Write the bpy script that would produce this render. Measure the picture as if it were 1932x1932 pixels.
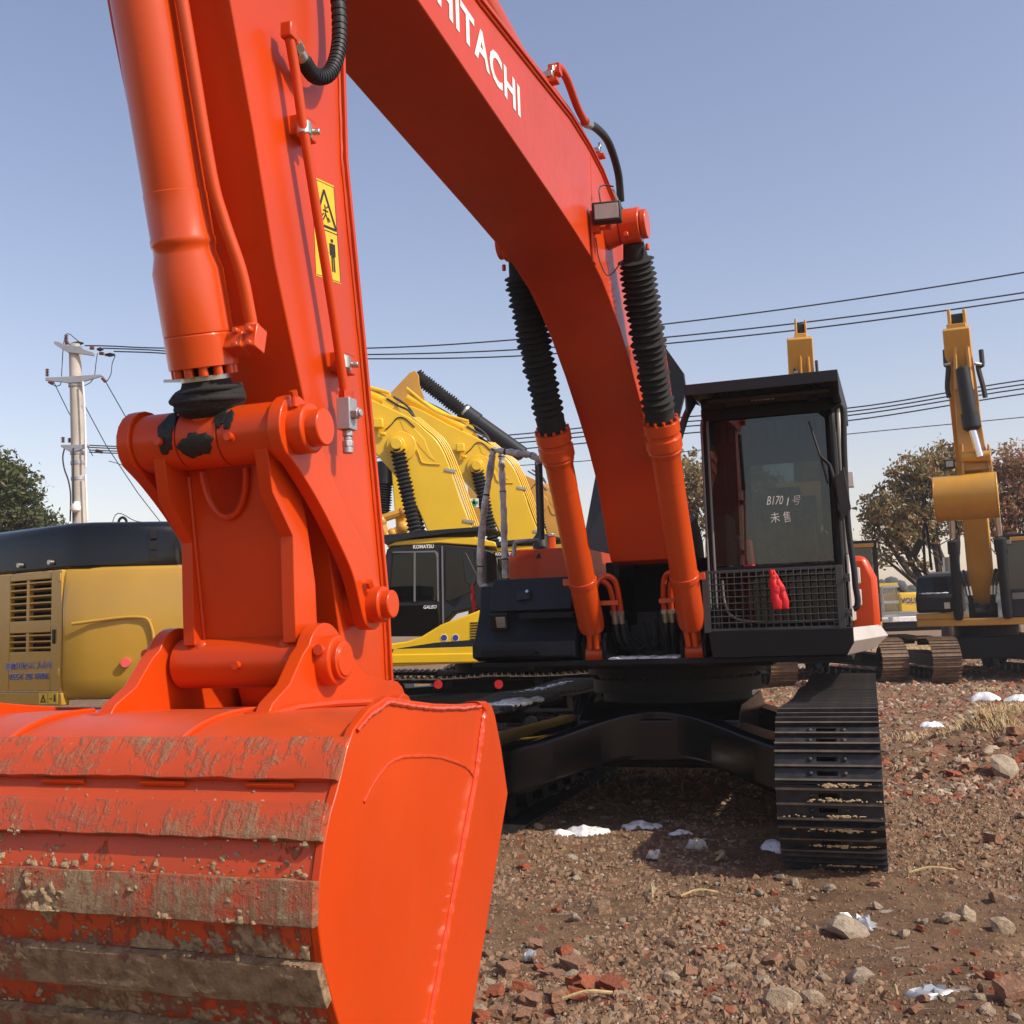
import bpy, bmesh, math, random
from mathutils import Vector, Matrix, noise
R_ = math.radians
scene = bpy.context.scene
for _o in list(bpy.data.objects):
    bpy.data.objects.remove(_o, do_unlink=True)
COL = scene.collection

# ------------------------------------------------------------------ camera
CAM_H, CAM_PITCH, CAM_ROLL, CAM_F = 1.55, 6.1, 1.9, 2000.0 / 1932.0
cam_data = bpy.data.cameras.new('camera')
cam_data.sensor_width = 36.0
cam_data.sensor_fit = 'HORIZONTAL'
cam_data.lens = 36.0 * CAM_F
cam_data.clip_start = 0.05
cam_data.clip_end = 3000.0
cam = bpy.data.objects.new('camera', cam_data)
COL.objects.link(cam)
_right, _up, _fwd = Vector((1, 0, 0)), Vector((0, -math.sin(R_(CAM_PITCH)), math.cos(R_(CAM_PITCH)))), Vector((0, math.cos(R_(CAM_PITCH)), math.sin(R_(CAM_PITCH))))
_c, _s = math.cos(R_(CAM_ROLL)), math.sin(R_(CAM_ROLL))
_cr, _cu = _right * _c - _up * _s, _right * _s + _up * _c
cam.matrix_world = Matrix(((_cr.x, _cu.x, -_fwd.x, 0), (_cr.y, _cu.y, -_fwd.y, 0), (_cr.z, _cu.z, -_fwd.z, CAM_H), (0, 0, 0, 1)))
scene.camera = cam

# ------------------------------------------------------------------ sky, sun, exposure
SUN_AZ, SUN_EL = 119.0, 42.0          # degrees clockwise from +Y, and above the horizon
world = bpy.data.worlds.new('World')
scene.world = world
world.use_nodes = True
wn, wl = world.node_tree.nodes, world.node_tree.links
wn.clear()
sky_tex = wn.new('ShaderNodeTexSky')
sky_tex.sky_type = 'NISHITA'
sky_tex.sun_disc = False
sky_tex.sun_elevation = R_(SUN_EL)
sky_tex.sun_rotation = R_(SUN_AZ)
sky_tex.altitude = 0.0
sky_tex.air_density = 1.25
sky_tex.dust_density = 1.2
sky_tex.ozone_density = 2.0
bg = wn.new('ShaderNodeBackground')
bg.inputs['Strength'].default_value = 0.15
wo = wn.new('ShaderNodeOutputWorld')
sky_tint = wn.new('ShaderNodeMix')            # slight lavender cast of the winter haze, the same in every direction
sky_tint.data_type = 'RGBA'; sky_tint.blend_type = 'MULTIPLY'
sky_tint.inputs[0].default_value = 1.0
sky_tint.inputs[7].default_value = (1.28, 1.03, 1.0, 1)
wl.new(sky_tex.outputs[0], sky_tint.inputs[6])
wl.new(sky_tint.outputs[2], bg.inputs['Color'])
wl.new(bg.outputs[0], wo.inputs['Surface'])
sun_data = bpy.data.lights.new('sun', 'SUN')
sun_data.energy = 4.3
sun_data.angle = R_(0.6)
sun_data.color = (1.0, 0.92, 0.78)
sun = bpy.data.objects.new('sun', sun_data)
COL.objects.link(sun)
_sd = Vector((math.sin(R_(SUN_AZ)) * math.cos(R_(SUN_EL)), math.cos(R_(SUN_AZ)) * math.cos(R_(SUN_EL)), math.sin(R_(SUN_EL))))
sun.rotation_euler = _sd.to_track_quat('Z', 'Y').to_euler()
sun.location = _sd * 60
scene.view_settings.view_transform = 'Standard'
scene.view_settings.look = 'None'
scene.view_settings.exposure = 0.12
scene.view_settings.gamma = 1.0
scene.view_settings.use_curve_mapping = False
scene.render.engine = 'CYCLES'
scene.render.resolution_x = scene.render.resolution_y = 1024

# ------------------------------------------------------------------ measuring helpers
# a sight line from the surveyed standpoint, cut with a real plane of the place
SURV_H, SURV_F = 1.55, 2000.0
def _sight(x, y):
    return _fwd * 1.0 + _cr * ((x - 966.0) / SURV_F) - _cu * ((y - 966.0) / SURV_F)
def at(x, y, Y):
    """point of the place on the vertical plane Y metres ahead"""
    d = _sight(x, y)
    return Vector((0, 0, SURV_H)) + d * (Y / d.y)
def on_ground(x, y, z=0.0):
    d = _sight(x, y)
    return Vector((0, 0, SURV_H)) + d * ((z - SURV_H) / d.z)

# ------------------------------------------------------------------ materials
MATS = {}
def _mat(name):
    m = bpy.data.materials.new(name)
    m.use_nodes = True
    m.node_tree.nodes.clear()
    out = m.node_tree.nodes.new('ShaderNodeOutputMaterial')
    MATS[name] = m
    return m, m.node_tree.nodes, m.node_tree.links, out
def _noise(n, l, co, scale, detail=4, rough=.55, mapping=None):
    t = n.new('ShaderNodeTexNoise')
    t.inputs['Scale'].default_value = scale
    t.inputs['Detail'].default_value = detail
    t.inputs['Roughness'].default_value = rough
    src = co
    if mapping:
        mp = n.new('ShaderNodeMapping')
        mp.inputs['Scale'].default_value = mapping
        l.new(co, mp.inputs['Vector'])
        src = mp.outputs[0]
    l.new(src, t.inputs['Vector'])
    return t.outputs['Fac']
def _ramp(n, l, fac, stops):
    r = n.new('ShaderNodeValToRGB')
    e = r.color_ramp.elements
    while len(e) < len(stops):
        e.new(0.5)
    for k, (p, c) in enumerate(stops):
        e[k].position = p
        e[k].color = (c, c, c, 1) if isinstance(c, (int, float)) else (c[0], c[1], c[2], 1)
    l.new(fac, r.inputs[0])
    return r.outputs[0]
def _mix(n, l, fac, a, b, mode='MIX'):
    x = n.new('ShaderNodeMix')
    x.data_type = 'RGBA'
    x.blend_type = mode
    for sock, val in ((x.inputs[0], fac), (x.inputs[6], a), (x.inputs[7], b)):
        if hasattr(val, 'is_linked'):
            l.new(val, sock)
        elif isinstance(val, (int, float)):
            sock.default_value = val
        else:
            sock.default_value = (val[0], val[1], val[2], 1)
    return x.outputs[2]
def _bump(n, l, h, strength, dist=.01):
    b = n.new('ShaderNodeBump')
    b.inputs['Strength'].default_value = strength
    b.inputs['Distance'].default_value = dist
    l.new(h, b.inputs['Height'])
    return b.outputs[0]

def paint(name, rgb, rough=.3, coat=.25, vary=.12, dust=.12, dust_rgb=(.30, .23, .16), metal=0.0, peel=.04, chips=0.0, spec=.5, film=0.0):
    m, n, l, out = _mat(name)
    co = n.new('ShaderNodeTexCoord').outputs['Object']
    p = n.new('ShaderNodeBsdfPrincipled')
    big = _noise(n, l, co, 1.7, 5)
    fine = _noise(n, l, co, 14, 6, .65)
    dark = tuple(c * (1 - vary * 2) for c in rgb)
    col = _mix(n, l, _ramp(n, l, big, [(.35, 0), (.7, 1)]), dark, rgb)
    dfac = n.new('ShaderNodeMath'); dfac.operation = 'MULTIPLY'
    l.new(_ramp(n, l, fine, [(.45, 0), (.8, 1)]), dfac.inputs[0]); dfac.inputs[1].default_value = dust
    col = _mix(n, l, dfac.outputs[0], col, dust_rgb)
    if film:
        st = _ramp(n, l, _noise(n, l, co, 2.2, 7, .62, (2.4, 2.4, .6)), [(.42, 0), (.72, film)])
        col = _mix(n, l, st, col, dust_rgb)
        sc = _ramp(n, l, _noise(n, l, co, 38, 3, .5, (1, 1, .05)), [(.74, 0), (.76, film * 1.2)])
        col = _mix(n, l, sc, col, (.50, .30, .20))
    if chips:
        ch = _ramp(n, l, _noise(n, l, co, 30, 8, .7), [(.70 - chips * .1, 0), (.72, 1)])
        col = _mix(n, l, ch, col, (.06, .045, .035))
    l.new(col, p.inputs['Base Color'])
    rr = n.new('ShaderNodeMapRange')
    l.new(fine, rr.inputs[0])
    rr.inputs[3].default_value = max(.02, rough - .08); rr.inputs[4].default_value = rough + .14
    l.new(rr.outputs[0], p.inputs['Roughness'])
    p.inputs['Metallic'].default_value = metal
    p.inputs['Specular IOR Level'].default_value = spec
    p.inputs['Coat Weight'].default_value = coat
    p.inputs['Coat Roughness'].default_value = .12
    if peel:
        l.new(_bump(n, l, _noise(n, l, co, 60, 3), peel, .004), p.inputs['Normal'])
    l.new(p.outputs[0], out.inputs[0])
    return m

ORANGE = (.60, .052, .002)
paint('orange_paint', ORANGE, .30, .12, .09, .08, (.30, .09, .03), peel=.03, spec=.30, film=.09)
paint('orange_weld', ORANGE, .14, .5, .05, .02, (.30, .09, .03), peel=.5, spec=.6)
paint('orange_cylinder', (.58, .062, .004), .28, .25, .03, .015, peel=.02, spec=.4)
paint('black_paint', (.006, .006, .007), .5, 0, .1, .05, (.06, .05, .045), spec=.22)
paint('black_gloss', (.005, .005, .006), .20, .15, .1, .04, (.05, .045, .04), spec=.4)
paint('charcoal_paint', (.014, .016, .021), .5, 0, .1, .15, (.07, .06, .055), spec=.3)
paint('slate_paint', (.030, .037, .050), .5, .05, .1, .2, (.10, .09, .08))
paint('track_steel', (.020, .021, .025), .48, .05, .2, .5, (.09, .075, .06), .2, .1)
paint('worn_lit_steel', (.17, .135, .10), .5, 0, .25, .4, (.25, .19, .13), .3, .1)
paint('rusty_steel', (.20, .10, .05), .65, 0, .3, .5, (.30, .22, .14), .1, .15)
paint('yellow_komatsu', (.80, .50, .008), .32, .2, .05, .05, film=.05)
paint('yellow_cat', (.62, .30, .02), .42, .1, .1, .2, film=.3)
paint('tan_yellow', (.50, .285, .035), .18, .5, .06, .06)
paint('yellow_volvo', (.76, .48, .03), .45, .1, .08, .15)
paint('grey_paint', (.17, .17, .17), .5, .05, .1, .25)
paint('guard_paint', (.055, .058, .06), .5, 0, .1, .2, (.1, .09, .08), spec=.3)
paint('film_sky_grey', (.26, .31, .34), .5, 0, .05, .05, spec=.3)
paint('white_sheet', (.62, .58, .54), .35, .2, .08, .2)
paint('black_rubber', (.012, .012, .013), .55, 0, .2, .2, (.07, .065, .06), 0, .3)
paint('black_cloth', (.010, .010, .011), .85, 0, .2, .25, (.06, .055, .05), 0, .6)
paint('red_cloth', (.75, .012, .02), .6, 0, .1, .02, (.4, .05, .05), 0, .3)
paint('white_paint', (.80, .79, .76), .4, .1, .03, .05)
paint('blue_print', (.03, .04, .25), .5, 0, .03, .05)
paint('navy_print', (.02, .05, .20), .5, 0, .03, .05)
paint('decal_yellow', (.80, .50, .01), .4, .1, .03, .05)
paint('decal_green', (.02, .30, .12), .4, .1, .03, .05)
paint('black_print', (.012, .011, .010), .5, 0, .02, .02)
paint('pink_dot', (.80, .09, .10), .5, 0, .03, .05)
paint('red_reflector', (.55, .02, .02), .25, .5, .1, .05)
paint('concrete_pole', (.52, .48, .42), .8, 0, .12, .25, (.35, .32, .28), 0, .2)
paint('galvanised', (.42, .44, .46), .45, 0, .1, .15, (.3, .28, .26), .5, .05)
paint('chrome', (.75, .75, .76), .14, 0, .03, .05, (.4, .36, .3), 1.0, 0)
paint('zinc', (.55, .54, .50), .32, 0, .1, .15, (.3, .25, .2), .9, .05)
paint('insulator_red', (.20, .035, .02), .35, .3, .1, .1)
paint('wire_grey', (.035, .04, .05), .6, 0, .05, .05, (.1, .1, .1), 0, 0)
paint('grease', (.010, .009, .007), .55, 0, .3, .3, (.05, .03, .015), 0, .8)
paint('seat_cloth', (.03, .03, .032), .8, 0, .1, .1)
paint('lamp_lens', (.34, .31, .28), .10, .8, .3, .2, (.4, .35, .3))
paint('teal_cab', (.25, .33, .31), .4, .1, .05, .1)
paint('far_trees', (.045, .055, .045), .9, 0, .3, .2, (.08, .08, .07), 0, .6)
paint('bark', (.075, .055, .04), .9, 0, .3, .4, (.14, .11, .08), 0, .8)

def bubble_wrap():
    m, n, l, out = _mat('bubble_wrap')
    co = n.new('ShaderNodeTexCoord').outputs['Object']
    p = n.new('ShaderNodeBsdfPrincipled')
    v = n.new('ShaderNodeTexVoronoi'); v.inputs['Scale'].default_value = 70
    l.new(co, v.inputs['Vector'])
    col = _mix(n, l, _ramp(n, l, _noise(n, l, co, 9, 5), [(.35, 0), (.65, 1)]), (.16, .15, .15), (.62, .60, .58))
    l.new(col, p.inputs['Base Color'])
    p.inputs['Roughness'].default_value = .22
    p.inputs['Coat Weight'].default_value = .5
    l.new(_bump(n, l, v.outputs['Distance'], .7, .006), p.inputs['Normal'])
    l.new(p.outputs[0], out.inputs[0])
bubble_wrap()

def muddy(name, lo, hi, streak):
    """orange paint under caked brown mud"""
    m, n, l, out = _mat(name)
    co = n.new('ShaderNodeTexCoord').outputs['Object']
    p = n.new('ShaderNodeBsdfPrincipled')
    a = _noise(n, l, co, 5.5, 9, .62)
    b = _noise(n, l, co, 26, 8, .72)
    s = _noise(n, l, co, 10, 6, .6, (7, 1, 1))
    sep = n.new('ShaderNodeSeparateXYZ'); l.new(co, sep.inputs[0])
    h = n.new('ShaderNodeMapRange'); l.new(sep.outputs[2], h.inputs[0])
    h.inputs[1].default_value = 1.32; h.inputs[2].default_value = .85; h.inputs[3].default_value = -.13; h.inputs[4].default_value = .06
    def add(x, y, f=1.0):
        k = n.new('ShaderNodeMath'); k.operation = 'MULTIPLY_ADD'
        l.new(y, k.inputs[0]); k.inputs[1].default_value = f
        if isinstance(x, float): k.inputs[2].default_value = x
        else: l.new(x, k.inputs[2])
        return k.outputs[0]
    t = add(add(add(0.0, a, .62), b, .38), h.outputs[0])
    t = add(t, s, streak)
    mask = _ramp(n, l, t, [(lo, 0), (hi, 1)])
    mud = _mix(n, l, _ramp(n, l, b, [(.3, 0), (.75, 1)]), (.16, .10, .052), (.50, .345, .20))
    dull = _mix(n, l, _ramp(n, l, a, [(.35, 0), (.7, 1)]), (.46, .062, .014), (.60, .066, .008))
    col = _mix(n, l, mask, dull, mud)
    sp = _ramp(n, l, _noise(n, l, co, 55, 5, .7), [(.66, 0), (.69, 1)])
    col = _mix(n, l, sp, col, (.30, .22, .14))
    l.new(col, p.inputs['Base Color'])
    rr = n.new('ShaderNodeMapRange'); l.new(mask, rr.inputs[0]); rr.inputs[3].default_value = .42; rr.inputs[4].default_value = .95
    l.new(rr.outputs[0], p.inputs['Roughness'])
    bh = n.new('ShaderNodeMath'); bh.operation = 'MULTIPLY'; l.new(mask, bh.inputs[0]); l.new(b, bh.inputs[1])
    l.new(_bump(n, l, bh.outputs[0], .9, .02), p.inputs['Normal'])
    l.new(p.outputs[0], out.inputs[0])
muddy('muddy_plate', .53, .68, .28)
muddy('muddy_shell', .63, .73, .18)

def earth(name, c0, c1, scale=18):
    m, n, l, out = _mat(name)
    co = n.new('ShaderNodeTexCoord').outputs['Object']
    p = n.new('ShaderNodeBsdfPrincipled')
    a = _noise(n, l, co, scale, 8, .7)
    l.new(_mix(n, l, _ramp(n, l, a, [(.3, 0), (.7, 1)]), c0, c1), p.inputs['Base Color'])
    p.inputs['Roughness'].default_value = .95
    l.new(_bump(n, l, a, .8, .02), p.inputs['Normal'])
    l.new(p.outputs[0], out.inputs[0])
earth('mud_clump', (.17, .108, .056), (.56, .40, .23), 26)
earth('dry_mud', (.42, .29, .14), (.62, .46, .26), 25)
earth('brick_red', (.20, .055, .025), (.40, .115, .05), 9)
earth('brick_dusty', (.20, .10, .06), (.36, .19, .11), 9)
earth('stone_pale', (.24, .175, .11), (.50, .395, .275), 11)
earth('stone_grey', (.22, .17, .115), (.44, .36, .27), 9)
earth('stone_brown', (.14, .085, .050), (.31, .195, .118), 9)
earth('straw', (.34, .24, .11), (.56, .42, .22), 30)
earth('ash_litter', (.012, .010, .009), (.035, .030, .026), 20)

def snow():
    m, n, l, out = _mat('snow')
    co = n.new('ShaderNodeTexCoord').outputs['Object']
    p = n.new('ShaderNodeBsdfPrincipled')
    a = _noise(n, l, co, 22, 6, .7)
    l.new(_mix(n, l, _ramp(n, l, a, [(.50, 0), (.68, 1)]), (.80, .82, .86), (.42, .34, .25)), p.inputs['Base Color'])
    p.inputs['Roughness'].default_value = .6
    p.inputs['Subsurface Weight'].default_value = .15
    p.inputs['Subsurface Scale'].default_value = .02
    l.new(_bump(n, l, a, .5, .01), p.inputs['Normal'])
    l.new(p.outputs[0], out.inputs[0])
snow()

def gravel():
    m, n, l, out = _mat('gravel_mix')
    p = n.new('ShaderNodeBsdfPrincipled')
    g = n.new('ShaderNodeNewGeometry')
    c = _ramp(n, l, g.outputs['Random Per Island'], [(0, (.14, .085, .050)), (.34, (.21, .13, .078)), (.50, (.30, .20, .125)), (.60, (.48, .37, .25)), (.68, (.34, .10, .045)), (.84, (.28, .075, .034)), (.92, (.32, .26, .20)), (1, (.60, .50, .37))])
    co = n.new('ShaderNodeTexCoord').outputs['Object']
    v = _noise(n, l, co, 40, 4, .7)
    c2 = _mix(n, l, _ramp(n, l, v, [(.3, .55), (.7, 1.0)]), (0, 0, 0), c)
    l.new(c2, p.inputs['Base Color'])
    p.inputs['Roughness'].default_value = .92
    l.new(_bump(n, l, v, .6, .01), p.inputs['Normal'])
    l.new(p.outputs[0], out.inputs[0])
gravel()

def ground_mat():
    m, n, l, out = _mat('bare_dirt')
    co = n.new('ShaderNodeTexCoord').outputs['Object']
    p = n.new('ShaderNodeBsdfPrincipled')
    big = _noise(n, l, co, .45, 6, .6)
    mid = _noise(n, l, co, 4.0, 8, .68)
    fine = _noise(n, l, co, 34, 8, .75)
    base = _mix(n, l, _ramp(n, l, big, [(.35, 0), (.65, 1)]), (.225, .135, .076), (.35, .218, .124))
    base = _mix(n, l, _ramp(n, l, mid, [(.35, 0), (.62, 1)]), (.14, .084, .049), base)
    base = _mix(n, l, _ramp(n, l, fine, [(.56, 0), (.74, .8)]), base, (.36, .25, .155))
    base = _mix(n, l, _ramp(n, l, fine, [(.24, .8), (.42, 0)]), base, (.045, .028, .018))
    v = n.new('ShaderNodeTexVoronoi'); v.inputs['Scale'].default_value = 9.0
    l.new(co, v.inputs['Vector'])
    sv = n.new('ShaderNodeSeparateColor'); l.new(v.outputs['Color'], sv.inputs[0])
    pick = _ramp(n, l, sv.outputs[0], [(.80, 0), (.82, 1)])
    core = _ramp(n, l, v.outputs['Distance'], [(.28, 1), (.40, 0)])
    k = n.new('ShaderNodeMath'); k.operation = 'MULTIPLY'; l.new(pick, k.inputs[0]); l.new(core, k.inputs[1])
    chip = _ramp(n, l, sv.outputs[1], [(0, (.34, .10, .05)), (.45, (.26, .085, .045)), (.55, (.42, .34, .25)), (1, (.52, .46, .38))])
    base = _mix(n, l, k.outputs[0], base, chip)
    l.new(base, p.inputs['Base Color'])
    p.inputs['Roughness'].default_value = .97
    p.inputs['Specular IOR Level'].default_value = .2
    h = n.new('ShaderNodeMath'); h.operation = 'ADD'; l.new(fine, h.inputs[0]); l.new(mid, h.inputs[1])
    l.new(_bump(n, l, h.outputs[0], 1.0, .035), p.inputs['Normal'])
    l.new(p.outputs[0], out.inputs[0])
ground_mat()

def leaves(name, stops):
    m, n, l, out = _mat(name)
    p = n.new('ShaderNodeBsdfPrincipled')
    g = n.new('ShaderNodeNewGeometry')
    c = _ramp(n, l, g.outputs['Random Per Island'], stops)
    l.new(c, p.inputs['Base Color'])
    p.inputs['Roughness'].default_value = .55
    t = n.new('ShaderNodeBsdfTranslucent'); l.new(c, t.inputs['Color'])
    mx = n.new('ShaderNodeMixShader'); mx.inputs[0].default_value = .3
    l.new(p.outputs[0], mx.inputs[1]); l.new(t.outputs[0], mx.inputs[2])
    l.new(mx.outputs[0], out.inputs[0])
leaves('leaf_autumn', [(0, (.14, .15, .05)), (.30, (.24, .21, .08)), (.60, (.33, .23, .10)), (.85, (.32, .17, .08)), (1, (.20, .11, .055))])
leaves('leaf_red', [(0, (.19, .17, .06)), (.35, (.34, .22, .10)), (.7, (.42, .20, .12)), (1, (.34, .13, .08))])
leaves('leaf_evergreen', [(0, (.035, .06, .015)), (.5, (.07, .09, .025)), (.85, (.12, .12, .04)), (1, (.17, .14, .06))])

def glass(name, tint, refl=.05, dirt=.08):
    m, n, l, out = _mat(name)
    tr = n.new('ShaderNodeBsdfTransparent'); tr.inputs[0].default_value = (*tint, 1)
    gl = n.new('ShaderNodeBsdfGlossy'); gl.inputs['Roughness'].default_value = .015
    gl.inputs[0].default_value = (.92, .96, .96, 1)
    fr = n.new('ShaderNodeFresnel'); fr.inputs[0].default_value = 1.52
    ad = n.new('ShaderNodeMath'); ad.operation = 'ADD'; ad.inputs[1].default_value = refl
    l.new(fr.outputs[0], ad.inputs[0])
    mx = n.new('ShaderNodeMixShader')
    l.new(ad.outputs[0], mx.inputs[0]); l.new(tr.outputs[0], mx.inputs[1]); l.new(gl.outputs[0], mx.inputs[2])
    df = n.new('ShaderNodeBsdfDiffuse'); df.inputs[0].default_value = (.25, .29, .28, 1)
    co = n.new('ShaderNodeTexCoord').outputs['Object']
    k = n.new('ShaderNodeMath'); k.operation = 'MULTIPLY'; k.inputs[1].default_value = dirt
    l.new(_ramp(n, l, _noise(n, l, co, 5, 6, .65), [(.3, .3), (.75, 1)]), k.inputs[0])
    m2 = n.new('ShaderNodeMixShader')
    l.new(k.outputs[0], m2.inputs[0]); l.new(mx.outputs[0], m2.inputs[1]); l.new(df.outputs[0], m2.inputs[2])
    l.new(m2.outputs[0], out.inputs[0])
glass('cab_glass', (.38, .42, .43), .02, .05)
glass('dark_glass', (.04, .04, .04), -.01, .02)
glass('clear_glass', (.70, .74, .72), .05, .1)

# ------------------------------------------------------------------ mesh helpers
class MB:
    """collects shapes, then links them as one mesh object"""
    def __init__(s):
        s.v, s.f = [], []
    def add(s, vs, fs):
        b = len(s.v)
        s.v += [tuple(p) for p in vs]
        s.f += [tuple(b + i for i in f) for f in fs]
        return s
    def box(s, c, d, rot=None):
        hx, hy, hz = d[0] / 2, d[1] / 2, d[2] / 2
        vs = [Vector((x, y, z)) for x in (-hx, hx) for y in (-hy, hy) for z in (-hz, hz)]
        if rot is not None:
            vs = [rot @ p for p in vs]
        c = Vector(c)
        return s.add([p + c for p in vs], [(0, 1, 3, 2), (4, 6, 7, 5), (0, 4, 5, 1), (2, 3, 7, 6), (0, 2, 6, 4), (1, 5, 7, 3)])
    def span(s, a, b):
        return s.box([(a[i] + b[i]) / 2 for i in range(3)], [abs(a[i] - b[i]) for i in range(3)])
    def hexa(s, lo, hi):
        """two quads of four points each"""
        return s.add(list(lo) + list(hi), [(3, 2, 1, 0), (4, 5, 6, 7), (0, 1, 5, 4), (1, 2, 6, 5), (2, 3, 7, 6), (3, 0, 4, 7)])
    def prism(s, pts, a0, a1, fn):
        """outline pts (u, v) extruded from a0 to a1; fn(u, v, a) gives the point"""
        n = len(pts)
        vs = [fn(u, v, a0) for u, v in pts] + [fn(u, v, a1) for u, v in pts]
        fs = [tuple(range(n))[::-1], tuple(range(n, 2 * n))] + [(i, (i + 1) % n, n + (i + 1) % n, n + i) for i in range(n)]
        return s.add(vs, fs)
    def tube(s, path, r, n=10, caps=True):
        P = [Vector(p) for p in path]
        rs = r if isinstance(r, (list, tuple)) else [r] * len(P)
        T = []
        for i in range(len(P)):
            t = (P[min(i + 1, len(P) - 1)] - P[max(i - 1, 0)])
            T.append(t.normalized() if t.length > 1e-9 else Vector((0, 0, 1)))
        u = T[0].orthogonal().normalized()
        vs, fs = [], []
        for i, p in enumerate(P):
            if i:
                u = (u - T[i] * u.dot(T[i]))
                u = u.normalized() if u.length > 1e-9 else T[i].orthogonal().normalized()
            w = T[i].cross(u)
            for k in range(n):
                a = 2 * math.pi * k / n
                vs.append(p + (u * math.cos(a) + w * math.sin(a)) * rs[i])
        for i in range(len(P) - 1):
            for k in range(n):
                fs.append((i * n + k, i * n + (k + 1) % n, (i + 1) * n + (k + 1) % n, (i + 1) * n + k))
        if caps:
            fs.append(tuple(range(n))[::-1]); fs.append(tuple(range((len(P) - 1) * n, len(P) * n)))
        return s.add(vs, fs)
    def cyl(s, a, b, r, n=20, r2=None):
        return s.tube([a, b], [r, r if r2 is None else r2], n)
    def lathe(s, a, b, prof, n=24, jit=0, seed=0):
        """profile of (distance along a->b, radius)"""
        a, b = Vector(a), Vector(b)
        t = (b - a).normalized()
        u = t.orthogonal().normalized(); w = t.cross(u)
        rnd = random.Random(seed)
        vs, fs = [], []
        for d, r in prof:
            for k in range(n):
                an = 2 * math.pi * k / n
                rr = r * (1 + rnd.uniform(-jit, jit))
                vs.append(a + t * d + (u * math.cos(an) + w * math.sin(an)) * rr)
        m = len(prof)
        for i in range(m - 1):
            for k in range(n):
                fs.append((i * n + k, i * n + (k + 1) % n, (i + 1) * n + (k + 1) % n, (i + 1) * n + k))
        fs.append(tuple(range(n))[::-1]); fs.append(tuple(range((m - 1) * n, m * n)))
        return s.add(vs, fs)
    def hexbolt(s, c, axis, r, h):
        c, axis = Vector(c), Vector(axis).normalized()
        return s.tube([c, c + axis * h], [r, r], 6)
    def ball(s, c, r, sx=1, sy=1, sz=1, n=10, m=6):
        c = Vector(c)
        vs = [c + Vector((0, 0, -r * sz))]
        for j in range(1, m):
            ph = -math.pi / 2 + math.pi * j / m
            for k in range(n):
                a = 2 * math.pi * k / n
                vs.append(c + Vector((r * sx * math.cos(ph) * math.cos(a), r * sy * math.cos(ph) * math.sin(a), r * sz * math.sin(ph))))
        vs.append(c + Vector((0, 0, r * sz)))
        fs = [(0, 1 + (k + 1) % n, 1 + k) for k in range(n)]
        for j in range(m - 2):
            for k in range(n):
                fs.append((1 + j * n + k, 1 + j * n + (k + 1) % n, 1 + (j + 1) * n + (k + 1) % n, 1 + (j + 1) * n + k))
        top = len(vs) - 1
        fs += [(1 + (m - 2) * n + k, 1 + (m - 2) * n + (k + 1) % n, top) for k in range(n)]
        return s.add(vs, fs)
    def mesh(s, name, mat, smooth=40):
        me = bpy.data.meshes.new(name)
        me.from_pydata(s.v, [], s.f)
        b = bmesh.new(); b.from_mesh(me)
        bmesh.ops.recalc_face_normals(b, faces=b.faces)
        b.to_mesh(me); b.free()
        if smooth:
            me.polygons.foreach_set('use_smooth', [True] * len(me.polygons))
            me.set_sharp_from_angle(angle=R_(smooth))
        me.materials.append(MATS[mat])
        return me
    def build(s, name, mat, parent=None, bevel=0, smooth=40, label=None):
        return link(name, s.mesh(name, mat, smooth), parent, bevel, label)

def link(name, me, parent=None, bevel=0, label=None):
    o = bpy.data.objects.new(name, me)
    COL.objects.link(o)
    if parent is not None:
        o.parent = parent
    if bevel:
        b = o.modifiers.new('bevel', 'BEVEL')
        b.width = bevel; b.segments = 2; b.limit_method = 'ANGLE'; b.angle_limit = R_(40)
        b.harden_normals = False
    if label:
        o['label'] = label
    return o
def tag(o, label, cat, group=None):
    o['label'] = label; o['category'] = cat
    if group: o['group'] = group
    return o
def kind(o, k):
    o['kind'] = k
    return o
def empty(name, loc, rz=0.0, scale=1.0):
    o = bpy.data.objects.new(name, None)
    COL.objects.link(o)
    o.location = loc; o.rotation_euler = (0, 0, rz); o.scale = (scale,) * 3
    o.empty_display_size = .3
    return o
def copy_tree(o, parent=None):
    c = o.copy(); COL.objects.link(c); c.parent = parent
    for ch in list(o.children):
        copy_tree(ch, c)
    return c
def smooth_path(pts, k=6):
    """Catmull-Rom through the points"""
    P = [Vector(p) for p in pts]
    P = [P[0] * 2 - P[1]] + P + [P[-1] * 2 - P[-2]]
    out = []
    for i in range(1, len(P) - 2):
        for j in range(k):
            t = j / k
            a, b, c, d = P[i - 1], P[i], P[i + 1], P[i + 2]
            out.append(.5 * ((2 * b) + (c - a) * t + (2 * a - 5 * b + 4 * c - d) * t * t + (3 * b - a - 3 * c + d) * t ** 3))
    out.append(P[-2])
    return out
def smooth2(pts, k=5):
    return [(p.x, p.y) for p in smooth_path([(a, b, 0) for a, b in pts], k)]
_dg = None
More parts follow.
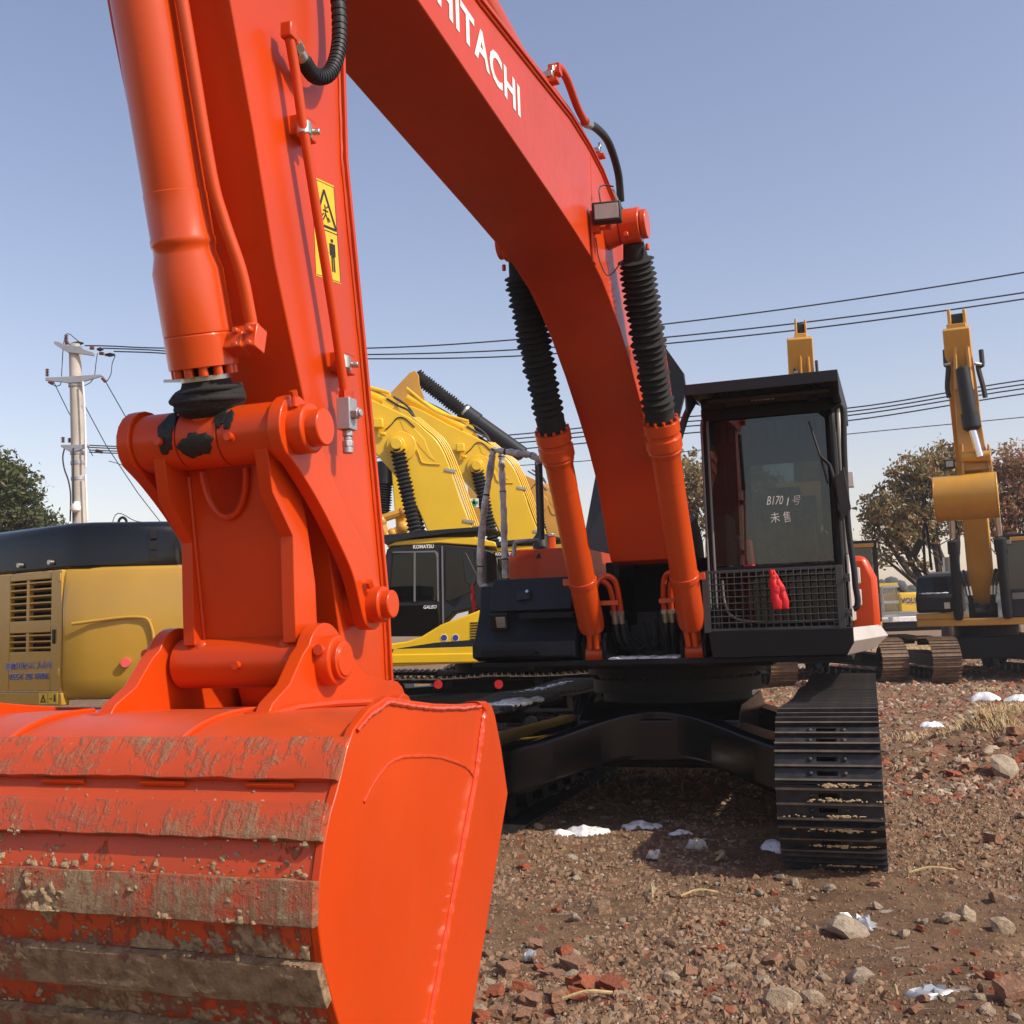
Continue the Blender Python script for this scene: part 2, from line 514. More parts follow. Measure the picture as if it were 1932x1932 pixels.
def lettering(text, name, mat, parent, origin, xdir, ydir, width=None, height=None, bold=0.0, depth=.0015, spacing=1.0, shear=0.0):
    """flat print: text box of the given width or height, origin at its lower left"""
    cu = bpy.data.curves.new(name, 'FONT')
    cu.body = text; cu.offset = bold; cu.space_character = spacing; cu.shear = shear
    cu.resolution_u = 3
    ob = bpy.data.objects.new(name, cu)
    COL.objects.link(ob)
    dg = bpy.context.evaluated_depsgraph_get()
    me = bpy.data.meshes.new_from_object(ob.evaluated_get(dg))
    bpy.data.objects.remove(ob, do_unlink=True)
    me.name = name
    xs = [v.co.x for v in me.vertices]; ys = [v.co.y for v in me.vertices]
    x0, x1, y0, y1 = min(xs), max(xs), min(ys), max(ys)
    sx = width / (x1 - x0) if width else None
    sy = height / (y1 - y0) if height else sx
    sx = sx or sy
    X, Y = Vector(xdir).normalized(), Vector(ydir).normalized()
    N = X.cross(Y)
    o = Vector(origin)
    for v in me.vertices:
        v.co = o + X * (v.co.x - x0) * sx + Y * (v.co.y - y0) * sy + N * depth
    me.materials.clear(); me.materials.append(MATS[mat])
    return link(name, me, parent)

# ================================================================== the setting
def axis_steps(bands):
    """bands of (start, stop, step) -> sorted coordinates"""
    out = []
    for a, b, st in bands:
        k = a
        while k < b - 1e-6:
            out.append(k); k += st
    out.append(bands[-1][1])
    return out
def ground_h(x, y):
    p = Vector((x, y, 0))
    d = math.hypot(x, y)
    h = .08 * noise.noise(p * .35) + .042 * noise.noise(p * 1.3) + .018 * noise.noise(p * 4.1 + Vector((7, 3, 0)))
    h += .018 * noise.noise(p * 9.0 + Vector((1, 9, 0)))
    if d < 20: h += .013 * noise.noise(p * 19.0)
    # a low spoil ridge beside the right-hand track
    rx, ry = x - 5.8, y - 11.6
    h += .30 * math.exp(-((rx / 1.7) ** 2 + (ry / 1.1) ** 2)) * (1 + .9 * noise.noise(p * 1.7) + .5 * noise.noise(p * 4.5))
    # heel of soil piled against the far track
    rx, ry = x - .05, y - 7.5
    h += .10 * math.exp(-((rx / .45) ** 2 + (ry / .3) ** 2))
    # broad heaps further back
    h += .30 * math.exp(-(((x - 13) / 7) ** 2 + ((y - 31) / 4) ** 2))
    fade = 1.0 if d < 60 else max(0.0, 1 - (d - 60) / 60)
    return h * fade
xs = axis_steps([(-600, -60, 60), (-60, -12, 2.0), (-12, -2, .4), (-2, 6.5, .055), (6.5, 9, .1), (9, 14, .25), (14, 60, 1.5), (60, 600, 60)])
ys = axis_steps([(-60, -6, 6), (-6, 1.5, .5), (1.5, 11, .055), (11, 14, .09), (14, 20, .16), (20, 45, .6), (45, 120, 4), (120, 900, 60)])
gv = [(x, y, ground_h(x, y)) for y in ys for x in xs]
nx = len(xs)
gf = [(j * nx + i, j * nx + i + 1, (j + 1) * nx + i + 1, (j + 1) * nx + i) for j in range(len(ys) - 1) for i in range(nx - 1)]
gm = MB(); gm.v, gm.f = gv, gf
ground = kind(gm.build('ground', 'bare_dirt', smooth=180), 'structure')
ground['label'] = 'bare brown dirt yard strewn with brick rubble'

# ================================================================== the orange excavator
PSI = R_(18.5)
HIT_O = Vector((1.344, 9.07, 0.0))
hit = empty('orange_excavator', HIT_O, -PSI)
tag(hit, 'large orange crawler excavator with black cab and muddy orange bucket, nearest the viewer', 'excavator')
_hi = Matrix.Translation(HIT_O) @ Matrix.Rotation(-PSI, 4, 'Z')
_hinv = _hi.inverted()
def M(f, r, z): return Vector((r, -f, z))            # forward, sideways, up -> local point
FZ = lambda u, v, a: (a, -u, v)                      # outlines drawn in the (forward, up) plane
def RZ(y0=0): return lambda u, v, a: (u, -a, v)      # outlines drawn in the (sideways, up) plane
def sr(x, y, r):
    """where the sight line meets the machine's own plane `r` metres beside its centre line"""
    o, d = _hinv @ Vector((0, 0, SURV_H)), _hinv.to_3x3() @ _sight(x, y)
    return o + d * ((r - o.x) / d.x)
def sf(x, y, f):
    o, d = _hinv @ Vector((0, 0, SURV_H)), _hinv.to_3x3() @ _sight(x, y)
    return o + d * ((-f - o.y) / d.y)

def ring2(cx, cy, r, a0, a1, n=10):
    return [(cx + r * math.cos(R_(a0 + (a1 - a0) * k / n)), cy + r * math.sin(R_(a0 + (a1 - a0) * k / n))) for k in range(n + 1)]

# ---------------------------------------------------------------- tracks
def shoe_mesh(name, hw, pitch, mat, holes=True, tip='worn_lit_steel'):
    m = MB()
    t, p = .012, pitch * .5
    hx = .060
    g = [-p * .86, -.004, p * .80]
    if holes:
        m.span((-hw, -p * 1.04, 0), (-hx, p * .98, t)); m.span((hx, -p * 1.04, 0), (hw, p * .98, t))
        for a, b in ((-p * 1.04, -p * .43 - .014), (-p * .43 + .014, p * .40 - .014), (p * .40 + .014, p * .98)):
            m.span((-hx, a, 0), (hx, b, t))
    else:
        m.span((-hw, -p * 1.04, 0), (hw, p * .98, t))
    tips = []  # brighter grouser tops: some wear, and sunlit edges put into the colour
    for yy in g:
        m.add([(x, y, z) for x in (-hw, hw) for (y, z) in ((yy - .010, t - .001), (yy + .010, t - .001), (yy + .006, t + .026), (yy - .006, t + .026))],
              [(0, 1, 2, 3), (4, 7, 6, 5), (0, 4, 5, 1), (1, 5, 6, 2), (2, 6, 7, 3), (3, 7, 4, 0)])
        tips.append(len(m.f) - 2)
    if holes:
        for yy in (-p * .43, p * .40):
            for xx in (-.098, .098):
                m.ball((xx, yy, t), .017, 1, 1, .75, 8, 6)
    me = m.mesh(name, mat, 35)
    me.materials.append(MATS[tip])
    for i in tips: me.polygons[i].material_index = 1
    return me
def track_path(T, rad, n, z0=.038):
    """centres, tangents and outward normals round the loop"""
    L1, L2 = 2 * T, math.pi * rad
    tot = 2 * (L1 + L2)
    out = []
    for k in range(n):
        s = tot * k / n
        if s < L1:
            q, tan, nor = (-T + s, z0), (1, 0), (0, -1)
        elif s < L1 + L2:
            a = -math.pi / 2 + (s - L1) / rad
            q, tan, nor = (T + rad * math.cos(a), z0 + rad + rad * math.sin(a)), (-math.sin(a), math.cos(a)), (math.cos(a), math.sin(a))
        elif s < 2 * L1 + L2:
            u = s - L1 - L2
            sag = -.035 * math.sin(math.pi * u / L1) * abs(math.sin(2 * math.pi * u / L1)) 
            q, tan, nor = (T - u, z0 + 2 * rad + sag), (-1, 0), (0, 1)
        else:
            a = math.pi / 2 + (s - 2 * L1 - L2) / rad
            q, tan, nor = (-T + rad * math.cos(a), z0 + rad + rad * math.sin(a)), (-math.sin(a), math.cos(a)), (math.cos(a), math.sin(a))
        out.append((q, tan, nor))
    return out, tot
def make_track(root, rc, T, rad, hw, pitch, shoe_me, frame_mat, z0=.038, label=None):
    fr = MB()
    zc = z0 + rad
    for f0, rr in ((T, rad * .86), (-T, rad * .82)):
        fr.lathe(M(f0, rc - .1, zc), M(f0, rc + .1, zc), [(0, rr * .4), (0, rr * .9), (.05, rr * .9), (.055, rr), (.145, rr), (.15, rr * .9), (.2, rr * .9), (.2, rr * .4)], 28)
        fr.cyl(M(f0, rc - .2, zc), M(f0, rc + .2, zc), rr * .3, 16)
    fr.prism([(-T + .28, zc - .14), (T - .25, zc - .14), (T + .1, zc - .05), (T + .1, zc + .06), (T - .3, zc + .13), (.3, zc + .17), (-T + .3, zc + .13)], rc - .17, rc + .17, FZ)
    k = -T + .45
    while k < T - .3:
        fr.cyl(M(k, rc - .16, z0 + .12), M(k, rc + .16, z0 + .12), .095, 14); k += .44
    for k in (-T * .35, T * .35):
        fr.cyl(M(k, rc - .14, z0 + 2 * rad - .10), M(k, rc + .14, z0 + 2 * rad - .10), .07, 12)
    for s in (-1, 1):
        pts, tot = track_path(T, rad - .035, 90, z0 + .035)
        pa = [M(q[0], rc + s * .085, q[1]) for q, _, _ in pts]
        fr.tube(pa + [pa[0]], .034, 4, False)
    o = fr.build('track', frame_mat, root, .006, 35, label)
    n = round(track_path(T, rad, 10, z0)[1] / pitch)
    for (q, tan, nor) in track_path(T, rad, n, z0)[0]:
        sh = bpy.data.objects.new('track_shoe', shoe_me); COL.objects.link(sh); sh.parent = o
        X = Vector((1, 0, 0)); Z = Vector((0, -nor[0], nor[1])); Y = Z.cross(X)
        c = M(q[0], rc, q[1])
        sh.matrix_basis = Matrix(((X.x, Y.x, Z.x, c.x), (X.y, Y.y, Z.y, c.y), (X.z, Y.z, Z.z, c.z), (0, 0, 0, 1)))
    return o
shoe_me = shoe_mesh('track_shoe', .30, .205, 'track_steel')
for s in (1, -1):
    tr = make_track(hit, s * 1.295, 2.02, .445, .30, .205, shoe_me, 'black_paint')
# dried mud on the front pads of the near track
rm = random.Random(5)
md = MB()
for ang in (10, 0, -11, -21, -34, -58):
    a = R_(ang)
    rad = .445 + .045
    for k in range(46):
        xx = 1.295 + rm.gauss(.03 if k % 3 else .12, .035 if k % 2 else .10)
        aa = a + rm.gauss(0, .010)
        c = M(2.02 + rad * math.cos(aa), xx, .038 + .445 + rad * math.sin(aa))
        md.ball(c, rm.uniform(.0025, .007), rm.uniform(1.0, 3.4), .7, rm.uniform(.6, 1.2), 6, 4)
kind(md.build('dried_mud', 'dry_mud', hit), 'stuff')

# ---------------------------------------------------------------- undercarriage centre
cb = MB()
cb.prism([(-.95, .50), (-.75, .42), (.75, .42), (.95, .50), (.95, .80), (.75, .90), (-.75, .90), (-.95, .80)], -.62, .62, FZ)
for q in (1, -1):                                     # arched cross beams, one casting from track to track
    vs, fs = [], []
    NS = 28
    for i in range(NS + 1):
        r = -1.16 + 2.32 * i / NS
        t = abs(r) / 1.16
        e = t * t * (3 - 2 * t)
        zt, zb_, ff = .90 - .26 * e, .50 - .24 * e ** 1.5, .93 + .40 * e
        th = .30 + .35 * e
        vs += [M(q * (ff - .03), r, zb_), M(q * ff, r, zb_ + .03), M(q * ff, r, zt - .035), M(q * (ff - .045), r, zt), M(q * (ff - th), r, zt), M(q * (ff - th), r, zb_)]
    for i in range(NS):
        for k in range(6): fs.append((i * 6 + k, i * 6 + (k + 1) % 6, (i + 1) * 6 + (k + 1) % 6, (i + 1) * 6 + k))
    fs += [tuple(range(6)), tuple(range(NS * 6, NS * 6 + 6))[::-1]]
    cb.add(vs, fs)
car = cb.build('carbody', 'black_gloss', hit, .012)
sw = MB()
sw.lathe(M(0, 0, .88), M(0, 0, 1.25), [(0, .62), (.09, .62), (.09, .70), (.20, .70), (.20, .66), (.24, .66), (.24, .74), (.34, .74)], 48)
for k in range(36):
    a = 2 * math.pi * k / 36
    sw.hexbolt((.685 * math.cos(a), .685 * math.sin(a), 1.07), (0, 0, 1), .014, .03)
sw.build('swing_bearing', 'black_paint', hit, 0, 35)

# ---------------------------------------------------------------- upper deck
dk = MB()
dk.span(M(1.42, -1.30, 1.235), M(-2.6, 1.46, 1.275))
dk.span(M(1.10, -.86, 1.20), M(-1.6, .90, 1.236))
dk.build('deck_plate', 'black_paint', hit, .006)
# boom foot brackets and dark well between cab and tool box
ft = MB()
for s in (-1, 1):
    ft.prism([(1.05, 1.28), (.95, 1.75), (.70, 2.30), (.40, 2.38), (.12, 2.2), (-.2, 1.28)], s * .255, s * .30, FZ)
    ft.prism([(1.34, 1.28), (1.36, 1.40), (1.26, 1.47), (1.12, 1.47), (.95, 1.28)], s * .275, s * .305, FZ)
    ft.prism([(1.34, 1.28), (1.36, 1.40), (1.26, 1.47), (1.12, 1.47), (.95, 1.28)], s * .435, s * .465, FZ)
ft.span(M(.30, -.50, 1.28), M(.26, .50, 2.05))
ft.build('boom_bracket', 'black_paint', hit, .006)
vb = MB()
vb.span(M(.86, -.19, 1.28), M(.55, .17, 1.52)); vb.span(M(.82, -.14, 1.52), M(.6, .12, 1.62))
for k in range(4):
    vb.cyl(M(.87, -.14 + k * .09, 1.42), M(.90, -.14 + k * .09, 1.42), .022, 10)
vb.cyl(M(.95, .10, 1.33), M(.95, .10, 1.62), .055, 14)
vb.build('control_valve', 'black_rubber', hit, .004)
for k, (r0, r1) in enumerate(((-.21, -.12), (-.15, -.05), (.14, .10), (.20, .16), (-.02, .02), (.06, .01))):
    h = MB()
    h.tube(smooth_path([M(1.22, r0, 1.56), M(1.16, r0 + .01, 1.45), M(1.05, (r0 + r1) / 2, 1.34), M(.9, r1, 1.36)], 6), .017, 8)
    h.build('hose', 'black_rubber', hit)
sn = MB()
rs = random.Random(2)
for k in range(40):
    sn.ball(M(rs.uniform(.9, 1.3), rs.uniform(-.24, .24), 1.275), rs.uniform(.02, .05), 1.2, 1, .4, 8, 5)
sn.build('snow_crust', 'snow', hit)

# ---------------------------------------------------------------- boom
HB = .225
b_bot = [(.34, 2.06), (.9, 1.985), (1.20, 1.98), (1.27, 2.0), (1.32, 2.07), (1.42, 2.27), (1.59, 2.55), (1.80, 2.76), (2.05, 2.96), (2.35, 3.18), (2.66, 3.37), (2.9, 3.48), (3.1, 3.555), (3.38, 3.615), (3.7, 3.645), (4.1, 3.67), (4.5, 3.69), (5.1, 3.72), (5.75, 3.755), (6.3, 3.79), (6.66, 3.82)]
b_top = [(6.86, 3.90), (6.88, 4.02), (6.72, 4.10), (6.2, 4.10), (5.12, 4.125), (4.4, 4.205), (3.7, 4.285), (3.3, 4.29), (3.0, 4.265), (2.6, 4.165), (2.2, 4.06), (1.75, 3.96), (1.45, 3.87), (1.25, 3.71), (1.09, 3.48), (.80, 2.95), (.45, 2.48), (.26, 2.30), (.24, 2.14)]
bm_ = MB()
bm_.prism(b_bot + b_top, -HB, HB, FZ)
boom = bm_.build('boom', 'orange_paint', hit, .006, 30)
# top plate standing proud along the upper edge, weld under it
tp = MB()
_bt = b_top[2:16]
for s in (0,):
    up, dn = [], []
    for i, (f, z) in enumerate(_bt):
        a, b = _bt[max(i - 1, 0)], _bt[min(i + 1, len(_bt) - 1)]
        nx_, nz_ = -(b[1] - a[1]), (b[0] - a[0])
        ll = math.hypot(nx_, nz_); nx_, nz_ = -nx_ / ll, -nz_ / ll
        if nz_ < -.2 and abs(nx_) < .9: nx_, nz_ = -nx_, -nz_
        up.append((f + nx_ * .016, z + nz_ * .016)); dn.append((f + nx_ * .001, z + nz_ * .001))
    tp.prism(up + dn[::-1], -HB - .018, HB + .018, FZ)
tp.build('top_plate', 'orange_paint', boom, .003)
for s in (1, -1):
    w = MB(); w.tube([M(f, s * (HB + .004), z - .012) for f, z in _bt], .007, 6)
    w.build('weld_seam', 'orange_paint', boom)
    w = MB(); w.tube([M(f, s * (HB - .004), z + .004) for f, z in b_bot[4:]], .005, 6)
    w.build('weld_seam', 'orange_paint', boom)
for f, z0, z1 in ((3.28, 3.61, 4.27),):
    w = MB(); w.tube([M(f, HB + .0005, z0), M(f - .02, HB + .0005, z1)], .0022, 5); w.build('weld_seam', 'orange_paint', boom)
for (f, z) in ((3.15, 3.57), (1.92, 2.862)):
    w = MB(); w.tube([M(f, -HB, z - .002), M(f, HB, z - .002)], .004, 5); w.build('weld_seam', 'orange_paint', boom)
# lettering on the boom side: runs from the stick down towards the elbow
p0, p1 = M(5.585, HB, 3.852), M(4.605, HB, 3.856)
lettering('HITACHI', 'lettering', 'white_paint', boom, p0, p1 - p0, Vector((0, 0, 1)), width=.985, height=.152, bold=.028, depth=.002, spacing=1.06)
# boom pipes with clamps along the top edge
def off_top(r, dz, f0, f1):
    pts = [M(f, r, z + dz) for f, z in _bt if f1 <= f <= f0]
    return smooth_path(pts, 4)
for r, dz, f0, f1, rad_ in ((.20, .055, 6.8, 2.2, .021), (.13, .06, 6.8, 2.9, .021), (.06, .06, 6.8, 3.4, .018), (-.16, .055, 6.8, 2.2, .021)):
    p = MB(); p.tube(off_top(r, dz, f0, f1), rad_, 10); p.build('steel_pipe', 'orange_paint', boom)
for f, z in ((5.1, 4.14), (4.05, 4.26), (3.05, 4.285), (2.35, 4.12)):
    c = MB(); c.box(M(f, .17, z + .045), (.19, .05, .022)); c.box(M(f, .10, z + .03), (.04, .05, .06))
    c.build('pipe_bracket', 'orange_paint', boom, .003)
    c = MB(); c.box(M(f, .20, z + .085), (.075, .036, .03)); c.hexbolt(M(f, .235, z + .10), (0, 0, 1), .012, .03)
    c.build('pipe_clamp', 'zinc', boom, .003)
h = MB()
el = [M(4.02, .20, 4.36), M(3.98, .24, 4.42), M(3.86, .255, 4.42), M(3.62, .25, 4.37), M(3.42, .25, 4.36)]
h.tube(smooth_path(el, 5), .022, 10); h.box(M(3.98, .23, 4.40), (.06, .06, .05))
h.build('pipe_elbow', 'orange_paint', boom)
h = MB()
h.tube(smooth_path([M(3.44, .25, 4.36), M(3.2, .26, 4.43), M(2.95, .27, 4.45), M(2.72, .27, 4.36), M(2.60, .255, 4.22)], 8), .024, 10)
h.build('hose', 'black_rubber', boom)
h = MB(); h.cyl(M(3.46, .25, 4.357), M(3.36, .253, 4.385), .028, 10); h.cyl(M(2.74, .22, 4.23), M(2.64, .225, 4.2), .03, 10)
h.build('hose_fitting', 'zinc', boom)
h = MB()
h.tube(smooth_path([M(2.66, .225, 4.21), M(2.5, .25, 4.14), M(2.36, .28, 4.0), M(2.2, .30, 3.9)], 8), .023, 10)
h.build('hose', 'black_rubber', boom)
# pipes and flexible hose low on the boom by the cab
p = MB(); p.tube(smooth_path([M(2.3, .26, 3.34), M(1.9, .262, 3.06), M(1.62, .262, 2.78), M(1.2, .262, 2.45), M(.8, .262, 2.2)], 5), .022, 10)
p.build('steel_pipe', 'orange_paint', boom)
c = MB(); c.box(M(1.86, .29, 2.83), (.11, .05, .045)); c.build('pipe_bracket', 'orange_paint', boom, .003)
h = MB(); h.tube(smooth_path([M(1.86, .32, 2.76), M(1.84, .345, 2.68), M(1.75, .39, 2.76), M(1.6, .44, 2.98), M(1.45, .47, 3.1)], 7), .026, 10)
h.build('hose', 'black_rubber', boom)

# work lamp on its bracket
lp = MB()
lc = sr(1145, 402, .33)
fdir = Vector((-.0, -1, -.15)).normalized()
rot = Matrix.Rotation(R_(9), 3, 'Z') @ Matrix.Rotation(R_(6), 3, 'X')
lp.box(lc, (.165, .075, .115), rot)
lp.box(lc + Vector((0, .045, 0)), (.12, .05, .085), rot)
lamp = lp.build('work_lamp', 'black_rubber', boom, .008)
ln = MB(); ln.box(lc + rot @ Vector((0, -.040, 0)), (.135, .008, .086), rot); ln.build('lens', 'lamp_lens', lamp, .003)
lb = MB()
lb.box(lc + Vector((-.06, .03, -.075)), (.13, .03, .012)); lb.box(lc + Vector((0, .03, -.068)), (.03, .03, .03))
lb.box(M(-(lc.y + .03), HB + .012, lc.z - .12), (.012, .06, .30)); lb.box(lc + Vector((-.075, .03, -.07)), (.05, .05, .05))
lb.build('lamp_bracket', 'orange_paint', boom, .002)
lw = MB(); lw.tube(smooth_path([lc + Vector((-.04, .05, .05)), lc + Vector((-.05, .05, .16)), lc + Vector((-.035, .10, .21)), lc + Vector((.02, .12, .20))], 5), .005, 6)
lw.tube(smooth_path([lc + Vector((-.08, .04, -.12)), lc + Vector((-.07, .06, -.24)), lc + Vector((-.03, .10, -.33)), lc + Vector((.05, .12, -.25))], 5), .004, 6)
lw.build('lamp_cable', 'black_rubber', boom)

# ---------------------------------------------------------------- boom cylinders
for s in (1, -1):
    top, bot = M(2.90, s * .37, 3.93), M(1.235, s * .37, 1.32)
    ax = (bot - top); L = ax.length; ax.normalize()
    at_ = lambda d: top + ax * d
    c = MB()
    c.lathe(at_(1.28), at_(1.28 + 1.5), [(0, .098), (.0, .122), (.075, .122), (.085, .110), (.11, .110), (.115, .122), (.19, .122), (.20, .108), (.215, .113), (.24, .105), (.26, .0985), (.44, .0985), (.442, .0965), (1.20, .0965), (1.21, .098), (1.56, .098), (1.60, .088)], 32)
    c.cyl(at_(2.7), at_(L), .055, 16)
    c.cyl(M(1.235, s * .37 - .075, 1.32), M(1.235, s * .37 + .075, 1.32), .095, 24)
    cyl_ = c.build('boom_cylinder', 'orange_cylinder', hit, .003, 35)
    b = MB()
    u = ax.orthogonal().normalized(); w_ = ax.cross(u)
    for k in range(12):
        a = 2 * math.pi * k / 12
        b.hexbolt(at_(1.275) + (u * math.cos(a) + w_ * math.sin(a)) * .109, -ax, .011, .02)
    b.build('bolt', 'orange_cylinder', cyl_)
    # folded cloth boot over the rod
    prof = [(.0, .062)]
    rb = random.Random(11 + s)
    npl = 25
    for k in range(npl):
        d0 = .10 + (1.10 - .10) * (k / npl) ** 1.12
        d1 = .10 + (1.10 - .10) * ((k + .5) / npl) ** 1.12
        amp = 1.0 if k < 17 else .80
        prof += [(d0, .078 + rb.uniform(-.003, .003)), (d1, .078 + .034 * amp + rb.uniform(-.008, .007))]
    prof += [(1.12, .095), (1.17, .098), (1.22, .082), (1.28, .082)]
    bl = MB()
    bl.lathe(at_(.10), at_(1.4), prof, 26, .022, 3 + s)
    bl.build('bellows', 'black_cloth', cyl_, 0, 22)
    bd = MB(); bd.lathe(at_(1.335), at_(1.37), [(0, .084), (.0, .0865), (.02, .0865), (.02, .084)], 24)
    bd.build('clamp_band', 'zinc', cyl_)
    # boss and rod eye on the boom side
    e = MB()
    e.cyl(M(2.90, s * HB, 3.93), M(2.90, s * .31, 3.93), .125, 28, .10)
    e.cyl(M(2.90, s * .315, 3.93), M(2.90, s * .435, 3.93), .105, 28)
    e.cyl(M(2.90, s * .44, 3.93), M(2.90, s * .475, 3.93), .088, 28)
    e.hexbolt(M(2.97, s * .36, 3.845), (0, -1, 0), .018, .04); e.hexbolt(M(2.86, s * .46, 3.82), (0, 0, -1), .014, .04)
    e.build('rod_eye', 'orange_cylinder', cyl_, .005, 35)
    # grey strip of the bare steel link plate seen behind the boot
    # looped feed pipes and clamp at the cylinder foot
    inr = -s
    for k, (dr, hi) in enumerate(((.0, .0), (.05, .03))):
        base = .37 - .02 - dr
        pp = MB()
        pp.tube(smooth_path([M(1.36, s * (.37 + .02 - dr), 1.36), M(1.42, s * (.37 + .0 - dr), 1.62), M(1.44, s * (.36 - dr), 1.78 + hi), M(1.40, s * (.30 - dr), 1.86 + hi), M(1.34, s * (.235 - dr), 1.82 + hi), M(1.30, s * (.215 - dr), 1.70), M(1.28, s * (.215 - dr), 1.62)], 6), .0215, 10)
        pp.build('feed_pipe', 'orange_cylinder', cyl_)
        ff = MB(); ff.cyl(M(1.28, s * (.215 - dr), 1.62), M(1.25, s * (.215 - dr), 1.54), .026, 12); ff.hexbolt(M(1.285, s * (.215 - dr), 1.63), (0, .2, -1), .03, .03)
        ff.build('hose_fitting', 'zinc', cyl_)
        hh = MB(); hh.tube(smooth_path([M(1.25, s * (.215 - dr), 1.55), M(1.22, s * (.21 - dr), 1.45), M(1.1, s * (.19 - dr), 1.36), M(.95, s * (.15 - dr), 1.36)], 6), .02, 10)
        hh.build('hose', 'black_rubber', cyl_)
    cc = MB(); cc.lathe(at_(2.45), at_(2.6), [(0, .099), (0, .106), (.045, .106), (.045, .099)], 28)
    cc.box(at_(2.47) + Vector((s * .12, 0, 0)), (.05, .03, .05)); cc.box(M(1.40, s * .25, 1.69), (.2, .03, .035))
    cc.build('pipe_clamp', 'orange_cylinder', cyl_, .003)

# ---------------------------------------------------------------- stick
HS = .18
s_front = [(6.22, 1.20), (6.30, 1.40), (6.395, 1.78), (6.517, 2.17), (6.661, 2.511), (6.758, 2.831), (6.863, 3.132), (6.95, 3.42), (7.0, 3.75), (6.98, 4.05), (6.80, 4.45), (6.62, 4.78)]
s_rear = [(6.50, 4.86), (6.38, 4.80), (6.34, 4.40), (6.32, 3.90), (6.29, 3.465), (6.277, 2.963), (6.176, 2.399), (6.054, 1.66), (6.035, 1.38), (6.03, 1.24), (6.07, 1.16), (6.15, 1.14)]
st = MB(); st.prism(s_front + s_rear, -HS, HS, FZ)
stick = st.build('stick', 'orange_paint', hit, .004, 30)
fl = MB()
rr_ = s_rear[3:9]
fl.prism([(f - .014, z) for f, z in rr_] + [(f, z) for f, z in rr_[::-1]], -HS - .016, HS + .016, FZ)
fl.build('rear_plate', 'orange_paint', stick, .002)
for s in (1, -1):
    w = MB(); rw = random.Random(4)
    pth = []
    for i in range(len(rr_) - 1):
        for k in range(16):
            t = k / 16
            pth.append(M(rr_[i][0] * (1 - t) + rr_[i + 1][0] * t + .006 + rw.uniform(-.0012, .0012), s * (HS + .002), rr_[i][1] * (1 - t) + rr_[i + 1][1] * t))
    w.tube(pth, [.0062 + rw.uniform(-.0012, .0012) for _ in pth], 6)
    w.build('weld_seam', 'orange_paint', stick)
# boom-to-stick pin and the arm cylinder above the frame
for f, z, w in ((6.62, 3.95, .29), (6.50, 4.72, .24)):
    pn = MB(); pn.cyl(M(f, -w, z), M(f, w, z), .07, 24); pn.build('pivot_pin', 'orange_cylinder', stick)
ac = MB(); ac.cyl(M(3.55, 0, 4.46), M(5.35, 0, 4.62), .085, 24); ac.cyl(M(5.35, 0, 4.62), M(6.5, 0, 4.72), .05, 18)
ac.span(M(3.42, -.13, 4.27), M(3.66, -.10, 4.52)); ac.span(M(3.42, .10, 4.27), M(3.66, .13, 4.52))
ac.build('arm_cylinder', 'orange_cylinder', hit, .004)
# pipe up the side of the stick
PIPE_R = .228
pa = [sr(545, 66, PIPE_R), sr(558, 140, PIPE_R), sr(572, 240, PIPE_R), sr(601, 420, PIPE_R), sr(630, 600, PIPE_R), sr(650, 738, PIPE_R)]
pp = MB(); pp.tube(smooth_path(pa, 4), .0135, 14); pp.build('steel_pipe', 'orange_paint', stick)
pe = MB(); e0 = sr(545, 60, PIPE_R); pe.box(e0, (.034, .036, .044)); pe.tube([e0, e0 + Vector((0, .055, -.03))], .017, 8)
pe.build('pipe_elbow', 'orange_paint', stick, .005)
pf = MB(); pf.hexbolt(e0 + Vector((0, .03, -.015)), (0, .5, -.25), .020, .025); pf.cyl(e0 + Vector((0, .05, -.03)), e0 + Vector((0, .085, -.045)), .0185, 14)
pf.build('hose_fitting', 'zinc', stick)
hs = MB()
hp = smooth_path([e0 + Vector((0, .07, -.04)), e0 + Vector((.0, .135, -.055)), e0 + Vector((.01, .20, -.02)), e0 + Vector((.015, .245, .06)), e0 + Vector((.015, .262, .16)), e0 + Vector((.01, .25, .32)), e0 + Vector((0, .2, .6))], 12)
hs.tube(hp, .0205, 14)
hose = hs.build('hose', 'black_rubber', stick)
sp = MB()
for k in range(2, len(hp) - 1, 2):
    sp.tube([hp[k], hp[k] + (hp[k + 1] - hp[k]) * .8], .0228, 14)
sp.build('spiral_guard', 'charcoal_paint', hose)
for (x, y) in ((566, 243), (640, 685)):
    c0 = sr(x + 14, y, PIPE_R + .006)
    c = MB(); c.box(c0 + Vector((.0, 0, 0)), (.010, .040, .042)); c.lathe(c0 + Vector((-.01, -.004, .02)), c0 + Vector((-.01, -.004, -.02)), [(0, .015), (0, .0205), (.038, .0205), (.038, .015)], 16)
    c.hexbolt(c0 + Vector((.004, .022, 0)), (1, .3, 0), .010, .02)
    c.build('pipe_clamp', 'zinc', stick, .003)
    c = MB(); q = sr(x + 6, y + 2, HS + .02)
    c.box(q + Vector((0, -.035, 0)), (.044, .005, .056)); c.box(q + Vector((0, .0, .026)), (.044, .07, .005)); c.box(q + Vector((0, .0, -.026)), (.044, .07, .005)); c.box(q + Vector((.02, .0, 0)), (.004, .07, .056))
    c.build('pipe_bracket', 'orange_paint', stick, .001)
v0, v1 = sr(653, 752, PIPE_R + .004), sr(656, 812, PIPE_R + .004)
vv = MB(); vv.hexbolt(v0 + Vector((0, 0, .02)), (0, 0, -1), .022, .022); vv.build('pipe_nut', 'orange_paint', stick)
vv = MB(); mid = (v0 + v1) / 2
vv.box(mid, (.040, .048, (v0 - v1).length))
